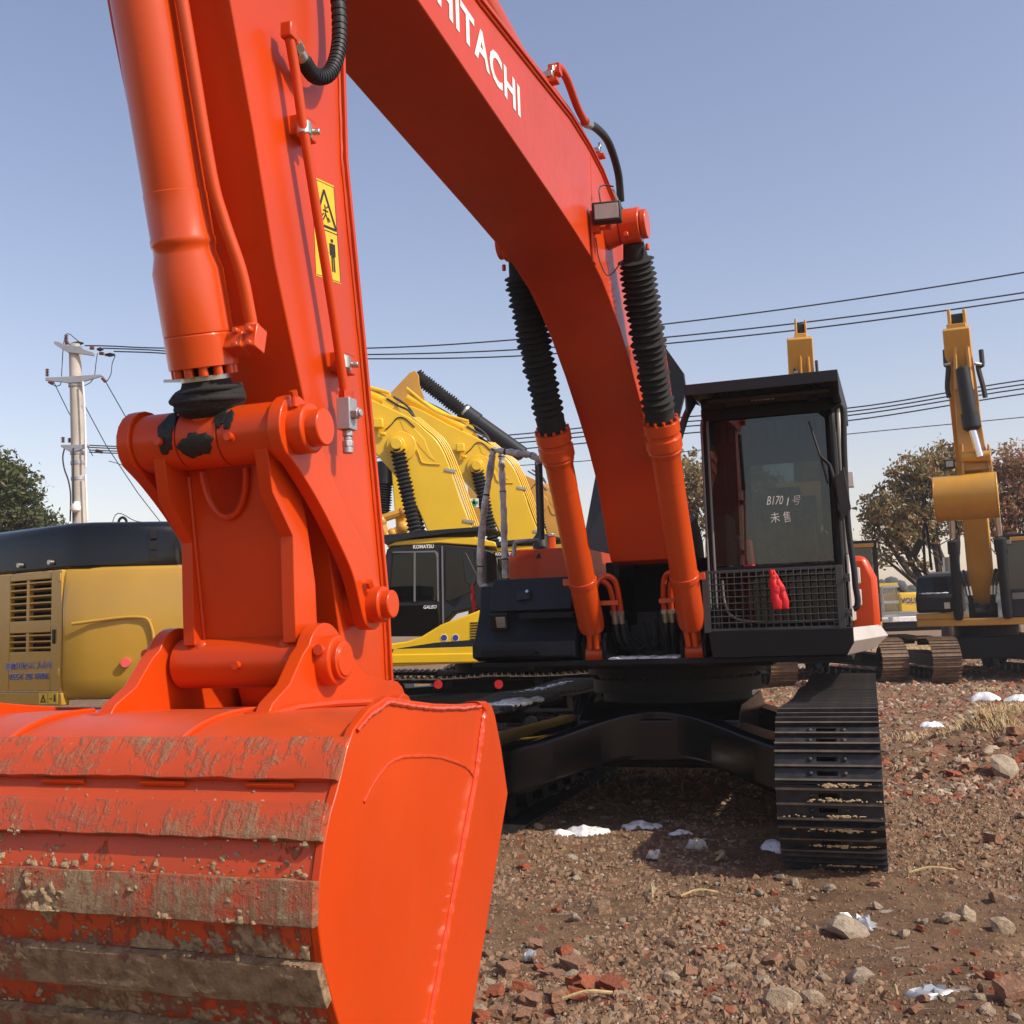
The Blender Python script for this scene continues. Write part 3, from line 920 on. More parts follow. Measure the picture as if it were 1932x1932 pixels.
vv.hexbolt(mid + Vector((.018, -.004, 0)), (1, 0, 0), .017, .022); vv.cyl(mid + Vector((.03, -.004, 0)), mid + Vector((.048, -.004, 0)), .011, 12)
vv.hexbolt(v1, (0, 0, -1), .016, .018); vv.cyl(v1 + Vector((0, 0, -.018)), v1 + Vector((0, 0, -.03)), .012, 12); vv.hexbolt(v1 + Vector((0, 0, -.03)), (0, 0, -1), .017, .018); vv.cyl(v1 + Vector((0, 0, -.048)), v1 + Vector((0, 0, -.066)), .015, 12)
vv.build('stop_valve', 'galvanised', stick, .002)
# warning decal
Z1 = lambda x, y: ((300 + x / 1.932) * .6389, (y / 1.932) * .6389)
dq = [sr(*Z1(*p), HS + .0012) for p in ((1200, 1003), (1325, 1060), (1366, 1622), (1225, 1572))]
dA, dB, dC, dD = dq
def duv(u, v, off=.0): 
    a = dA.lerp(dB, u); b = dD.lerp(dC, u); p = a.lerp(b, v); p.x += off
    return p
dec = MB(); dec.add([duv(0, 0), duv(1, 0), duv(1, 1), duv(0, 1)], [(0, 1, 2, 3)])
decal = dec.build('warning_decal', 'decal_yellow', stick, 0, 0)
dp = MB()
def dpoly(pts): dp.add([duv(u, v, .0012) for u, v in pts], [tuple(range(len(pts)))])
def dline(a, b, w):
    ax, ay = a; bx, by = b
    dx, dy = bx - ax, (by - ay) * 3.2
    ll = math.hypot(dx, dy); nx_, ny_ = -dy / ll * w, dx / ll * w / 3.2
    dpoly([(ax + nx_, ay + ny_), (bx + nx_, by + ny_), (bx - nx_, by - ny_), (ax - nx_, ay - ny_)])
tri = [(.50, .09), (.95, .46), (.06, .46)]
for i in range(3): dline(tri[i], tri[(i + 1) % 3], .040)
dline((.02, .50), (.98, .50), .012); dline((.02, .02), (.98, .02), .008); dline((.98, .02), (.98, .985), .008); dline((.98, .985), (.02, .985), .008)
for a, b in (((.5, .24), (.52, .33)), ((.40, .30), (.64, .30)), ((.52, .33), (.40, .40)), ((.52, .33), (.62, .41)), ((.56, .27), (.66, .24)), ((.36, .36), (.44, .33)), ((.62, .36), (.70, .40))): dline(a, b, .022)
dpoly([(.72 + .06 * math.cos(k * .785), .585 + .02 * math.sin(k * .785)) for k in range(8)])
dpoly([(.60, .615), (.84, .615), (.84, .74), (.80, .74), (.80, .64), (.79, .64), (.79, .90), (.735, .90), (.735, .76), (.705, .76), (.705, .90), (.65, .90), (.65, .64), (.64, .64), (.64, .74), (.60, .74)])
dline((.30, .72), (.46, .72), .03); dpoly([(.42, .695), (.56, .72), (.42, .745)])
dp.build('pictogram', 'black_print', decal, 0, 0)

# ---------------------------------------------------------------- bucket cylinder
t0, t1 = M(7.03, 0, 3.32), M(6.668, 0, 2.065)
ax = (t1 - t0).normalized(); L = (t1 - t0).length
def bc(d): return t0 + ax * d
HD = L - .185                 # where the gland ends
c = MB()
c.lathe(bc(-1.1), bc(HD), [(0, .05), (0, .0775), (1.1 + HD - .44, .0775), (1.1 + HD - .438, .079), (1.1 + HD - .33, .079), (1.1 + HD - .325, .0815), (1.1 + HD - .31, .0815), (1.1 + HD - .305, .078), (1.1 + HD - .285, .078), (1.1 + HD - .245, .0885), (1.1 + HD - .085, .0885), (1.1 + HD - .084, .0868), (1.1 + HD - .081, .0868), (1.1 + HD - .080, .0885), (1.1 + HD, .0885), (1.1 + HD, .05)], 48)
bcyl = c.build('bucket_cylinder', 'orange_cylinder', hit, .002, 35)
u = ax.orthogonal().normalized(); w_ = ax.cross(u)
b = MB()
for k in range(12):
    a = 2 * math.pi * (k + .5) / 12
    b.cyl(bc(HD - .003) + (u * math.cos(a) + w_ * math.sin(a)) * .072, bc(HD + .022) + (u * math.cos(a) + w_ * math.sin(a)) * .072, .0125, 10)
b.build('bolt', 'orange_cylinder', bcyl)
fp = MB()
pts = [M(7.03, .10, 3.36), M(6.93, .105, 3.0), M(6.845, .108, 2.70), M(6.805, .118, 2.59), M(6.76, .138, 2.47), M(6.728, .142, 2.37), M(6.715, .142, 2.33)]
fp.tube(smooth_path(pts, 6), .0165, 14); fp.build('feed_pipe', 'orange_cylinder', bcyl)
fb = MB(); fc = M(6.718, .135, 2.300); fb.box(fc, (.07, .05, .065), Matrix.Rotation(R_(-14), 3, 'X')); fb.box(fc + Vector((-.04, -.01, -.01)), (.08, .055, .045), Matrix.Rotation(R_(-14), 3, 'X'))
for dx in (-.018, .020):
    for dz in (-.018, .018):
        fb.cyl(fc + Vector((dx, -.022, dz)), fc + Vector((dx, -.042, dz)), .0085, 10)
fb.lathe(fc + Vector((.007, .0, .045)), fc + Vector((.007, .004, .012)), [(0, .016), (.006, .021), (.02, .022), (.03, .017)], 12)
fb.build('flange_block', 'orange_cylinder', bcyl, .003)
rd = MB(); rd.cyl(bc(HD), bc(L), .05, 24); rd.build('rod', 'chrome', bcyl)
# cloth boot bunched on the rod
bt = MB()
bt.lathe(bc(HD + .002), bc(L), [(0, .058), (.035, .062), (.046, .066), (.052, .080), (.060, .090), (.080, .094), (.100, .088), (.118, .074), (.13, .05)], 48, .015, 8)
for k, (d, r0, w) in enumerate(((.062, .093, .014), (.080, .096, .016), (.098, .090, .015))):
    ttx = Matrix.Rotation(R_((-6, 4, -3)[k]), 3, 'Y')
    ringp = []
    for q in range(30):
        a = 2 * math.pi * q / 29
        off = (u * math.cos(a) + w_ * math.sin(a)) * (r0 - .006 + .004 * math.sin(3 * a + k))
        ringp.append(bc(HD + d + .004 * math.sin(2 * a + k * 1.7)) + ttx @ off)
    bt.tube(ringp, w * .55, 8)
bt.build('bellows', 'black_cloth', bcyl, 0, 60)
bd = MB(); bd.lathe(bc(HD + .022), bc(L), [(0, .058), (0, .0645), (.012, .0645), (.012, .058)], 30)
q = bc(HD + .03); bd.box(q + Vector((-.088, -.02, .0)), (.055, .0016, .008), Matrix.Rotation(R_(5), 3, 'Y'))
bd.build('clamp_band', 'zinc', bcyl)
re_ = MB(); re_.cyl(bc(L - .11), bc(L), .06, 24); re_.build('rod_eye', 'orange_cylinder', bcyl)

# ---------------------------------------------------------------- bucket linkage
UP, LP, GP = (6.668, 2.065), (6.535, 1.475), (6.255, 1.622)
lk = MB()
lk.lathe(M(UP[0], -.205, UP[1]), M(UP[0], .205, UP[1]), [(0, .05), (0, .078), (.130, .078), (.131, .070), (.134, .070), (.135, .0785), (.255, .0785), (.256, .070), (.259, .070), (.26, .078), (.41, .078), (.41, .05)], 40)
for s in (1, -1):                                             # side flanges of the H link
    lk.prism([(UP[0] + .062, UP[1] - .03), (UP[0] + .035, UP[1] - .16), (6.605, 1.80), (6.60, 1.62), (LP[0] + .06, LP[1] + .05), (LP[0] - .055, LP[1] + .04), (6.49, 1.68), (6.535, 1.85), (UP[0] - .06, UP[1] - .03)], .152 if s > 0 else -.118, .190 if s > 0 else -.152, FZ)
def hl(u, v):                                                 # point on the web: u sideways, v 0..1 from upper to lower pin
    f = 6.625 + (6.545 - 6.625) * v; z = 2.0 + (1.50 - 2.0) * v
    return f, u, z
notch = ring2(0, 0, 1, 180, 360, 14)
web = [(-.125, -.07), (-.064, -.07)] + [(-.0 + .062 * x, .04 - .24 * y) for x, y in notch] + [(.064, -.07), (.160, -.07), (.160, 1.0), (-.125, 1.0)]
lk.prism(web, 0, -.028, lambda u_, v_, a: M(hl(u_, v_)[0] + a, u_, hl(u_, v_)[2]))
lk.lathe(M(LP[0], -.192, LP[1]), M(LP[0], .192, LP[1]), [(0, .04), (0, .068), (.384, .068), (.384, .04)], 40)
hlink = lk.build('bucket_link', 'orange_paint', hit, .004, 35)
rim = MB()
rimp = [M(hl(.068 * math.cos(R_(a)), .04 + .25 * -math.sin(R_(a)))[0] + .012, .068 * math.cos(R_(a)), hl(0, .03 + .25 * -math.sin(R_(a)))[2]) for a in range(180, 361, 10)]
rim.tube(rimp, .0085, 8)
inner = [M(p.y * -1 - .06, p.x * .97, p.z) for p in rimp]
n_ = len(rimp)
rim.add([p + Vector((0, -.006, 0)) for p in rimp] + inner, [(i, i + 1, n_ + i + 1, n_ + i) for i in range(n_ - 1)])
rim.build('cutout_rim', 'orange_paint', hlink)
for s in (-1, 1):
    w = MB(); w.tube([M(hl(0, v)[0] + .004, .150 if s > 0 else -.115, hl(0, v)[2]) for v in (.05, .3, .6, .97)], .006, 6)
    w.build('weld_seam', 'orange_paint', hlink)
    w = MB(); w.ball(M(6.575, .148 if s > 0 else -.112, 1.515), .022, 1, .7, 1.1, 8, 6); w.build('weld_lump', 'orange_paint', hlink)
for (f, r, z, d) in ((UP[0] + .075, -.115, UP[1] - .012, (.0, -1, 0)), (UP[0] + .076, .095, UP[1] - .018, (0, -1, 0)), (LP[0] + .066, .02, LP[1] - .005, (0, -1, 0))):
    gn = MB(); gn.lathe(M(f - .01, r, z), M(f + .03, r, z), [(0, .016), (.008, .016), (.01, .011), (.026, .011), (.026, .006)], 12)
    gn.build('grease_nipple', 'orange_paint', hlink)
gr = MB()
rg = random.Random(3)
def smear(r0, a0, dr, da, seed):
    """irregular film of grease on the round of the upper tube"""
    rq = random.Random(seed); nk = 46
    ph = [rq.uniform(0, 6.28) for _ in range(4)]
    edge = [1 + .14 * math.sin(2 * t + ph[0]) + .09 * math.sin(5 * t + ph[1]) + .05 * math.sin(11 * t + ph[2]) + rq.uniform(-.05, .05) for t in [2 * math.pi * k / nk for k in range(nk)]]
    vs = [M(UP[0] + .0825 * math.cos(R_(a0)), r0, UP[1] + .0825 * math.sin(R_(a0)))]
    for ring in (.35, .7, .92, 1.0):
        for k in range(nk):
            t = 2 * math.pi * k / nk
            rr_2, aa = r0 + dr * ring * edge[k] * math.cos(t), R_(a0 + da * ring * edge[k] * math.sin(t))
            rad2 = .0822 - .0035 * (ring > .95) + rq.uniform(-.0004, .0006)
            vs.append(M(UP[0] + rad2 * math.cos(aa), rr_2, UP[1] + rad2 * math.sin(aa)))
    fs = [(0, 1 + k, 1 + (k + 1) % nk) for k in range(nk)]
    for i in range(3):
        for k in range(nk): fs.append((1 + i * nk + k, 1 + (i + 1) * nk + k, 1 + (i + 1) * nk + (k + 1) % nk, 1 + i * nk + (k + 1) % nk))
    gr.add(vs, fs)
smear(-.012, -22, .048, 26, 1); smear(-.098, 12, .026, 44, 2); smear(.062, 32, .014, 30, 3); smear(.088, 22, .012, 24, 4)
kind(gr.build('grease_smear', 'grease', hlink, 0, 60), 'stuff')

def bone(pts):
    """outline of a curved bar: (f, z, half width)"""
    A, B = [], []
    P = smooth_path([(p[0], p[1], p[2]) for p in pts], 6)
    for i, p in enumerate(P):
        a, b_ = P[max(i - 1, 0)], P[min(i + 1, len(P) - 1)]
        dx, dz = b_.x - a.x, b_.y - a.y
        ll = math.hypot(dx, dz); nx_, nz_ = -dz / ll, dx / ll
        A.append((p.x + nx_ * p.z, p.y + nz_ * p.z)); B.append((p.x - nx_ * p.z, p.y - nz_ * p.z))
    a0 = math.degrees(math.atan2(A[0][1] - P[0].y, A[0][0] - P[0].x))
    e0_ = math.degrees(math.atan2(B[-1][1] - P[-1].y, B[-1][0] - P[-1].x))
    return A + ring2(P[-1].x, P[-1].y, P[-1].z, e0_ + 180, e0_, 10)[1:-1] + B[::-1] + ring2(P[0].x, P[0].y, P[0].z, a0 + 180, a0, 10)[1:-1]
for s in (1, -1):
    g = MB()
    g.prism(bone([(UP[0], UP[1], .090), (6.605, 2.005, .070), (6.515, 1.92, .056), (6.42, 1.83, .054), (6.325, 1.735, .060), (GP[0], GP[1], .072)]), s * .207, s * .245, FZ)
    if s > 0: g.lathe(M(UP[0], s * .24, UP[1]), M(UP[0], s * .29, UP[1]), [(0, .064), (.045, .064), (.05, .060)], 32)
    g.lathe(M(GP[0], s * .24, GP[1]), M(GP[0], s * .285, GP[1]), [(0, .052), (.040, .052), (.045, .048)], 32)
    gl = g.build('guide_link', 'orange_paint', hit, .003, 35)
    pn = MB(); pn.cyl(M(UP[0], s * .20, UP[1]), M(UP[0], s * (.325 if s > 0 else .249), UP[1]), .048, 32); pn.build('pin', 'orange_paint', gl, .004, 35)
    pn = MB(); pn.tube([M(GP[0], s * .02, GP[1]), M(GP[0], s * .206, GP[1]), M(GP[0], s * .2065, GP[1]), M(GP[0], s * .31, GP[1])], [.06, .06, .04, .04], 32); pn.build('pin', 'orange_paint', gl, .004, 35)
    bo = MB()
    if s > 0: bo.hexbolt(M(UP[0] + .045, s * .262, UP[1] + .075), (0, -.5, 1), .010, .016); bo.cyl(M(UP[0] + .045, s * .262, UP[1] + .05), M(UP[0] + .048, s * .262, UP[1] + .078), .008, 8)
    bo.build('bolt', 'orange_paint', gl); bo = MB()
    bo.hexbolt(M(GP[0] + .05, s * .262, GP[1] + .05), (0, -.7, 1), .0125, .018)
    bo.build('bolt', 'orange_paint', gl)

# ---------------------------------------------------------------- bucket
BW = .56
shell_pts = [(6.24, 1.335), (6.57, 1.355), (6.78, 1.365), (6.88, 1.362), (6.97, 1.345), (7.04, 1.312), (7.08, 1.268), (7.10, 1.235), (7.13, 1.195), (7.155, 1.145), (7.175, 1.08), (7.182, 1.0), (7.165, .92), (7.13, .84), (7.095, .77), (7.02, .66), (6.93, .54), (6.84, .40), (6.77, .24), (6.73, .08)]
def offset_poly(pts, d):
    out = []
    for i, (f, z) in enumerate(pts):
        a, b = pts[max(i - 1, 0)], pts[min(i + 1, len(pts) - 1)]
        dx, dz = b[0] - a[0], b[1] - a[1]
        ll = math.hypot(dx, dz)
        out.append((f - dz / ll * d * -1 * -1, z + dx / ll * d))
    return out
sp_ = smooth2(shell_pts, 4)
inn = offset_poly(sp_, -.022)
sh = MB(); sh.prism(sp_ + inn[::-1], -BW + .006, BW - .006, FZ)
bucket = sh.build('bucket', 'muddy_shell', hit, 0, 50, 'orange digging bucket caked with brown mud')
def shell_at(z, upper=True):
    """forward position of the back of the shell at a height"""
    best = None
    for i in range(len(sp_) - 1):
        a, b = sp_[i], sp_[i + 1]
        if a[0] > 6.75 and (a[1] - z) * (b[1] - z) <= 0 and a[1] != b[1]:
            t = (z - a[1]) / (b[1] - a[1]); best = a[0] + (b[0] - a[0]) * t
    return best
# side plates with the thick cutting edge and its weld
side = [(6.26, 1.343), (6.42, 1.350), (6.60, 1.366), (6.74, 1.384), (6.866, 1.402), (6.957, 1.384), (7.03, 1.348), (7.062, 1.312), (7.085, 1.270), (7.106, 1.235), (7.136, 1.195), (7.161, 1.145), (7.181, 1.08), (7.188, 1.0), (7.171, .92), (7.136, .84), (7.101, .77), (7.026, .66), (6.936, .54), (6.846, .40), (6.776, .24), (6.736, .08), (6.70, .30), (6.70, .62), (6.517, .887), (6.341, 1.149), (6.236, 1.32)]
lip = [(6.32, 1.350), (6.25, 1.345), (6.205, 1.328), (6.182, 1.300), (6.14, 1.21), (6.095, 1.072), (6.26, .82), (6.435, .557), (6.56, .33), (6.66, .08), (6.745, .08), (6.715, .30), (6.70, .63), (6.530, .887), (6.354, 1.149), (6.25, 1.318)]
rw = random.Random(9)
for s in (1, -1):
    p = MB(); p.prism(side, s * (BW - .004), s * (BW + .016), FZ)
    sd = p.build('side_plate', 'orange_paint', bucket, .003, 30)
    p = MB(); p.prism(lip, s * (BW - .018), s * (BW + .022), FZ)
    p.build('side_cutter', 'orange_paint', bucket, .004, 30)
    def bead(pts, rad, k=14, r=.018, jit=.0016):
        w = MB(); pth = []
        for i in range(len(pts) - 1):
            for j in range(k):
                t = j / k
                pth.append(M(pts[i][0] * (1 - t) + pts[i + 1][0] * t + rw.uniform(-jit, jit), s * (BW + r), pts[i][1] * (1 - t) + pts[i + 1][1] * t + rw.uniform(-jit, jit)))
        w.tube(pth, [rad * rw.uniform(.8, 1.2) for _ in pth], 7)
        return w.build('weld_seam', 'orange_weld', bucket)
    bead([(6.262, 1.318), (6.346, 1.149), (6.522, .887), (6.70, .625), (6.71, .30)], .0085, 30)
    bead([(7.02, 1.345), (6.955, 1.372), (6.866, 1.390), (6.74, 1.372), (6.60, 1.353), (6.42, 1.340), (6.28, 1.334)], .0055, 12)
    arc = smooth2([(6.345, 1.150), (6.40, 1.185), (6.495, 1.214), (6.60, 1.238), (6.70, 1.252), (6.80, 1.262), (6.873, 1.255), (6.94, 1.228), (7.0, 1.19)], 4)
    bead(arc, .0042, 2, .016, .0006)
# wear plates across the back
def wear(z0, z1, proud, name='wear_plate', mat='muddy_plate', r0=-BW - .012, r1=BW + .0145, k=8):
    A = [(shell_at(z0 + (z1 - z0) * i / k), z0 + (z1 - z0) * i / k) for i in range(k + 1)]
    B = offset_poly(A, proud)
    if B[0][0] < A[0][0]: B = offset_poly(A, -proud)
    w = MB()
    nr = 30
    rn = random.Random(int(z0 * 1000))
    vs, fs = [], []
    loop = A + B[::-1]
    n = len(loop)
    for i in range(nr + 1):
        r = r0 + (r1 - r0) * i / nr
        for (f, z) in loop:
            dj = rn.uniform(-.0022, .0022) if 0 < i < nr else 0
            vs.append(M(f, r, z + dj))
    for i in range(nr):
        for j in range(n):
            fs.append((i * n + j, i * n + (j + 1) % n, (i + 1) * n + (j + 1) % n, (i + 1) * n + j))
    fs.append(tuple(range(n))[::-1]); fs.append(tuple(range(nr * n, (nr + 1) * n)))
    w.add(vs, fs)
    return w.build(name, mat, bucket, .002, 30)
for z0, z1, pr in ((1.318, 1.248, .020), (1.205, 1.143, .024), (1.078, .998, .026), (.928, .848, .026), (.772, .69, .026), (.60, .52, .024)):
    wear(z0, z1, pr)
w = MB(); pth = []
for i in range(60):
    r = -BW + .02 + i * (2 * BW - .03) / 59
    on = (i // 7) % 2
    pth.append((r, on))
for i in range(59):
    if pth[i][1] and (i == 0 or not pth[i - 1][1]):
        w = MB(); w.cyl(M(shell_at(1.246) + .008, pth[i][0], 1.243), M(shell_at(1.246) + .008, pth[min(58, i + 6)][0], 1.243), .006, 6)
        w.build('weld_seam', 'orange_paint', bucket)
# saddle seams running over the top of the shell
for r in (-.30, .17, -.62 + .02):
    if abs(r) < BW:
        pts = [(f, z) for f, z in sp_ if z > 1.30 and f > 6.75]
        w = MB(); w.tube([M(f + .004, r + (f - 6.9) * -.12, z + .004) for f, z in pts], .008, 7); w.build('weld_seam', 'orange_paint', bucket)
# ears
for s in (1, -1):
    e = MB()
    ol = [(6.84, 1.335), (6.80, 1.385), (6.72, 1.425), (6.655, 1.495)] + ring2(LP[0], LP[1], .098, 25, 125, 8) + [(6.43, 1.52), (6.36, 1.46), (6.30, 1.425), (6.16, 1.40)] + ring2(6.13, 1.30, .10, 90, 250, 8) + [(6.24, 1.30)]
    e.prism(ol, s * .205, s * .245, FZ)
    e.lathe(M(LP[0], s * .24, LP[1]), M(LP[0], s * .285, LP[1]), [(0, .066), (.038, .066), (.044, .062)], 32)
    ear = e.build('ear', 'orange_paint', bucket, .003, 35)
    b = MB(); b.tube([M(LP[0], s * .275, LP[1]), M(LP[0], s * .298, LP[1]), M(LP[0], s * .2985, LP[1]), M(LP[0], s * .303, LP[1])], [.050, .050, .042, .042], 32); b.build('pin', 'orange_paint', ear, .003)
    b = MB(); b.cyl(M(6.13, s * .24, 1.30), M(6.13, s * .28, 1.30), .06, 28); b.build('pin', 'orange_paint', ear, .003)
    b = MB(); b.lathe(M(LP[0] + .052, s * .262, LP[1] + .028), M(LP[0] + .085, s * .262, LP[1] + .03), [(0, .011), (.014, .011), (.014, .014), (.026, .014), (.026, .006)], 12); b.build('bolt', 'orange_paint', ear)
    w = MB(); w.tube([M(6.845, s * .25, 1.357), M(6.70, s * .252, 1.367), M(6.50, s * .252, 1.362), M(6.30, s * .25, 1.35)], .010, 7); w.tube([M(6.845, s * .25, 1.357), M(6.85, s * .225, 1.36), M(6.845, s * .2, 1.36)], .010, 7)
    w.build('weld_seam', 'orange_paint', ear)
for k in range(5):
    t = MB(); r = -.44 + k * .22
    t.hexa([M(6.78, r - .05, .20), M(6.78, r + .05, .20), M(6.66, r + .05, .16), M(6.66, r - .05, .16)], [M(6.67, r - .035, -.02), M(6.67, r + .035, -.02), M(6.64, r + .035, -.02), M(6.64, r - .035, -.02)])
    t.build('tooth', 'worn_lit_steel', bucket, .006)
# lumps of mud caught on and under the plates
rm = random.Random(21)
md = MB()
ico_v = [Vector((math.cos(a) * math.cos(b), math.sin(a) * math.cos(b), math.sin(b))) for b in (-.9, -.1, .7) for a in [k * 1.05 for k in range(6)]]
def lump(c, r, sx, sy, sz):
    n, m = 7, 5
    vs, fs = [], []
    for j in range(m + 1):
        ph = -math.pi / 2 + math.pi * j / m
        for k in range(n):
            a = 2 * math.pi * k / n
            q = r * rm.uniform(.65, 1.3)
            vs.append(c + Vector((q * sx * math.cos(ph) * math.cos(a), q * sy * math.cos(ph) * math.sin(a), q * sz * math.sin(ph))))
    for j in range(m):
        for k in range(n):
            fs.append((j * n + k, j * n + (k + 1) % n, (j + 1) * n + (k + 1) % n, (j + 1) * n + k))
    md.add(vs, fs)
PL = ((1.318, 1.248), (1.205, 1.143), (1.078, .998), (.928, .848), (.772, .69), (.60, .52))
for ledge, cnt, spread in ((1.205, 60, .006), (1.11, 260, .022), (1.078, 160, .006), (1.04, 260, .028), (.96, 260, .018), (.928, 160, .006), (.885, 160, .025), (.81, 200, .018), (.772, 90, .006), (.72, 60, .02)):
    clusters = [(rm.uniform(-.6, .55), rm.uniform(.01, .06)) for _ in range(13)]
    for _ in range(cnt // 2):
        c0, w0 = rm.choice(clusters)
        r = rm.gauss(c0, w0) if rm.random() < .8 else rm.uniform(-BW, BW)
        if abs(r) > BW - .01: continue
        z = ledge + rm.gauss(0, spread)
        f = shell_at(min(1.3, max(.3, z))) + (.025 if any(a >= z >= b for a, b in PL) else .001)
        lump(M(f, r, z), rm.choice((.001, .0015, .002, .002, .003, .004)) * rm.uniform(.7, 1.2), rm.uniform(.9, 1.9), .6, rm.uniform(.8, 1.5))
kind(md.build('mud_crumbs', 'mud_clump', bucket, 0, 60), 'stuff')
# dried film of mud: a thin uneven crust where it stuck
NR, ZS = 300, [1.245 - .0035 * k for k in range(185)]
def crust(r, z):
    p = Vector((r * 9, z * 9, 2.0))
    v = .5 * noise.noise(p) + .32 * noise.noise(p * 2.7) + .24 * noise.noise(p * 6.5) + .16 * noise.noise(p * 15)
    deep = min(1, max(0, (1.24 - z) / .34))
    thr = .41 - .25 * deep
    for a, b in PL:                       # mud gathers on the ledge above each plate and hangs off its lower lip
        if a - .002 < z < a + .028: thr -= .12
        if b - .004 < z < b + .010: thr -= .08
    if r < -.35: thr -= .08
    return v - thr
cv, cf, idx = [], [], {}
rows = [(-BW + .012 + (2 * BW - .022) * i / NR) for i in range(NR + 1)]
hgt = [[crust(r, z) for z in ZS] for r in rows]
base_f = [shell_at(z) + (.0262 if any(a >= z >= b for a, b in PL) else .0008) for z in ZS]
def vert(i, j):
    if (i, j) not in idx:
        h = hgt[i][j]
        t = min(.0075, max(-.0015, .0022 + h * .016)) + .0035 * max(0, noise.noise(Vector((rows[i] * 90, ZS[j] * 90, 1)))) * (h > .03)
        if h < .012: t = -.002
        idx[(i, j)] = len(cv); cv.append(M(base_f[j] + t, rows[i], ZS[j]))
    return idx[(i, j)]
for i in range(NR):
    for j in range(len(ZS) - 1):
        if abs(base_f[j] - base_f[j + 1]) > .012: continue
        if max(hgt[i][j], hgt[i + 1][j], hgt[i][j + 1], hgt[i + 1][j + 1]) > 0:
            cf.append((vert(i, j), vert(i + 1, j), vert(i + 1, j + 1), vert(i, j + 1)))
cm = MB(); cm.v, cm.f = [tuple(v) for v in cv], cf
kind(cm.build('caked_mud', 'mud_clump', bucket, 0, 60), 'stuff')

# ---------------------------------------------------------------- cab
CF = 1.30
cr0, cr1 = .50, 1.44
cab = MB()
# pillars, sills, roof and rear frame
def bar(a, b, w, d=None):
    a, b = Vector(a), Vector(b)
    t = (b - a).normalized(); L_ = (b - a).length
    q = t.to_track_quat('Z', 'Y').to_matrix()
    cab.box((a + b) / 2, (w, d or w, L_), q)
for r in (cr0 + .03, cr1 - .03):
    cab.tube(smooth_path([M(CF - .02, r, 1.47), M(CF, r, 1.9), M(CF - .01, r, 2.75), M(CF - .05, r, 2.98), M(CF - .16, r, 3.07)], 5), .034, 10)
    bar(M(-.28, r, 1.3), M(-.28, r, 3.04), .09); bar(M(.55, r, 1.3), M(.55, r, 3.04), .07)
    cab.tube(smooth_path([M(CF - .16, r, 3.06), M(.6, r, 3.09), M(-.28, r, 3.05)], 4), .04, 8)
cab.span(M(CF - .04, cr0, 3.02), M(-.32, cr1, 3.09))
cab.span(M(CF + .02, cr0 + .02, 1.86), M(CF - .05, cr1 - .02, 1.915))
cab.span(M(CF + .01, cr0 + .02, 2.985), M(CF - .06, cr1 - .02, 3.07))
cab.span(M(-.26, cr0, 1.3), M(-.32, cr1, 2.24)); cab.span(M(-.26, cr0, 2.86), M(-.32, cr1, 3.05))
cab.span(M(-.26, cr0, 2.2), M(-.32, cr0 + .18, 2.9)); cab.span(M(-.26, cr1 - .18, 2.2), M(-.32, cr1, 2.9))
cab.span(M(CF - .02, cr0, 1.28), M(-.32, cr0 + .03, 2.0)); cab.span(M(CF - .35, cr1 - .02, 1.28), M(-.32, cr1 + .01, 1.95))
cab.span(M(CF - .03, cr0, 1.275), M(-.32, cr1, 1.33))
cab.span(M(CF - .06, cr0 + .02, 1.46), M(CF - .09, cr1 - .02, 1.50))
cabo = cab.build('cab', 'black_paint', hit, .006, 35, 'black operator cab with sloping visor and mesh guard')
# bright trim down the left pillar, door edge on the right
t = MB()
for r in (cr0 + .008, cr0 + .052):
    t.tube(smooth_path([M(CF + .028, r, 1.62), M(CF + .034, r, 2.2), M(CF + .03, r, 2.8), M(CF + .005, r, 2.98), M(CF - .04, r + .02, 3.03)], 5), .009, 8)
t.build('pillar_trim', 'grey_paint', cabo)
g = MB()
gl_pts = [(cr0 + .065, 1.925), (cr1 - .065, 1.925), (cr1 - .065, 2.93), (cr1 - .11, 2.975), (cr0 + .12, 2.975), (cr0 + .065, 2.92)]
g.prism(gl_pts, CF + .012, CF + .018, lambda u_, v_, a: (u_, -a, v_))
pane = g.build('windshield', 'cab_glass', cabo, 0, 0)
g = MB(); g.span(M(CF - .01, cr0 + .065, 1.5), M(CF - .016, cr1 - .065, 1.86)); g.build('lower_window', 'dark_glass', cabo, 0, 0)
g = MB(); g.span(M(-.285, cr0 + .17, 2.23), M(-.29, cr1 - .17, 2.87)); g.build('rear_window', 'clear_glass', cabo, 0, 0)
g = MB(); g.span(M(CF - .1, cr1 - .01, 1.98), M(.6, cr1 - .004, 3.0)); g.span(M(.5, cr1 - .01, 1.98), M(-.22, cr1 - .004, 3.0)); g.build('door_window', 'clear_glass', cabo, 0, 0)
g = MB(); g.span(M(CF - .1, cr0 + .008, 2.0), M(-.22, cr0 + .014, 3.0)); g.build('side_window', 'clear_glass', cabo, 0, 0)
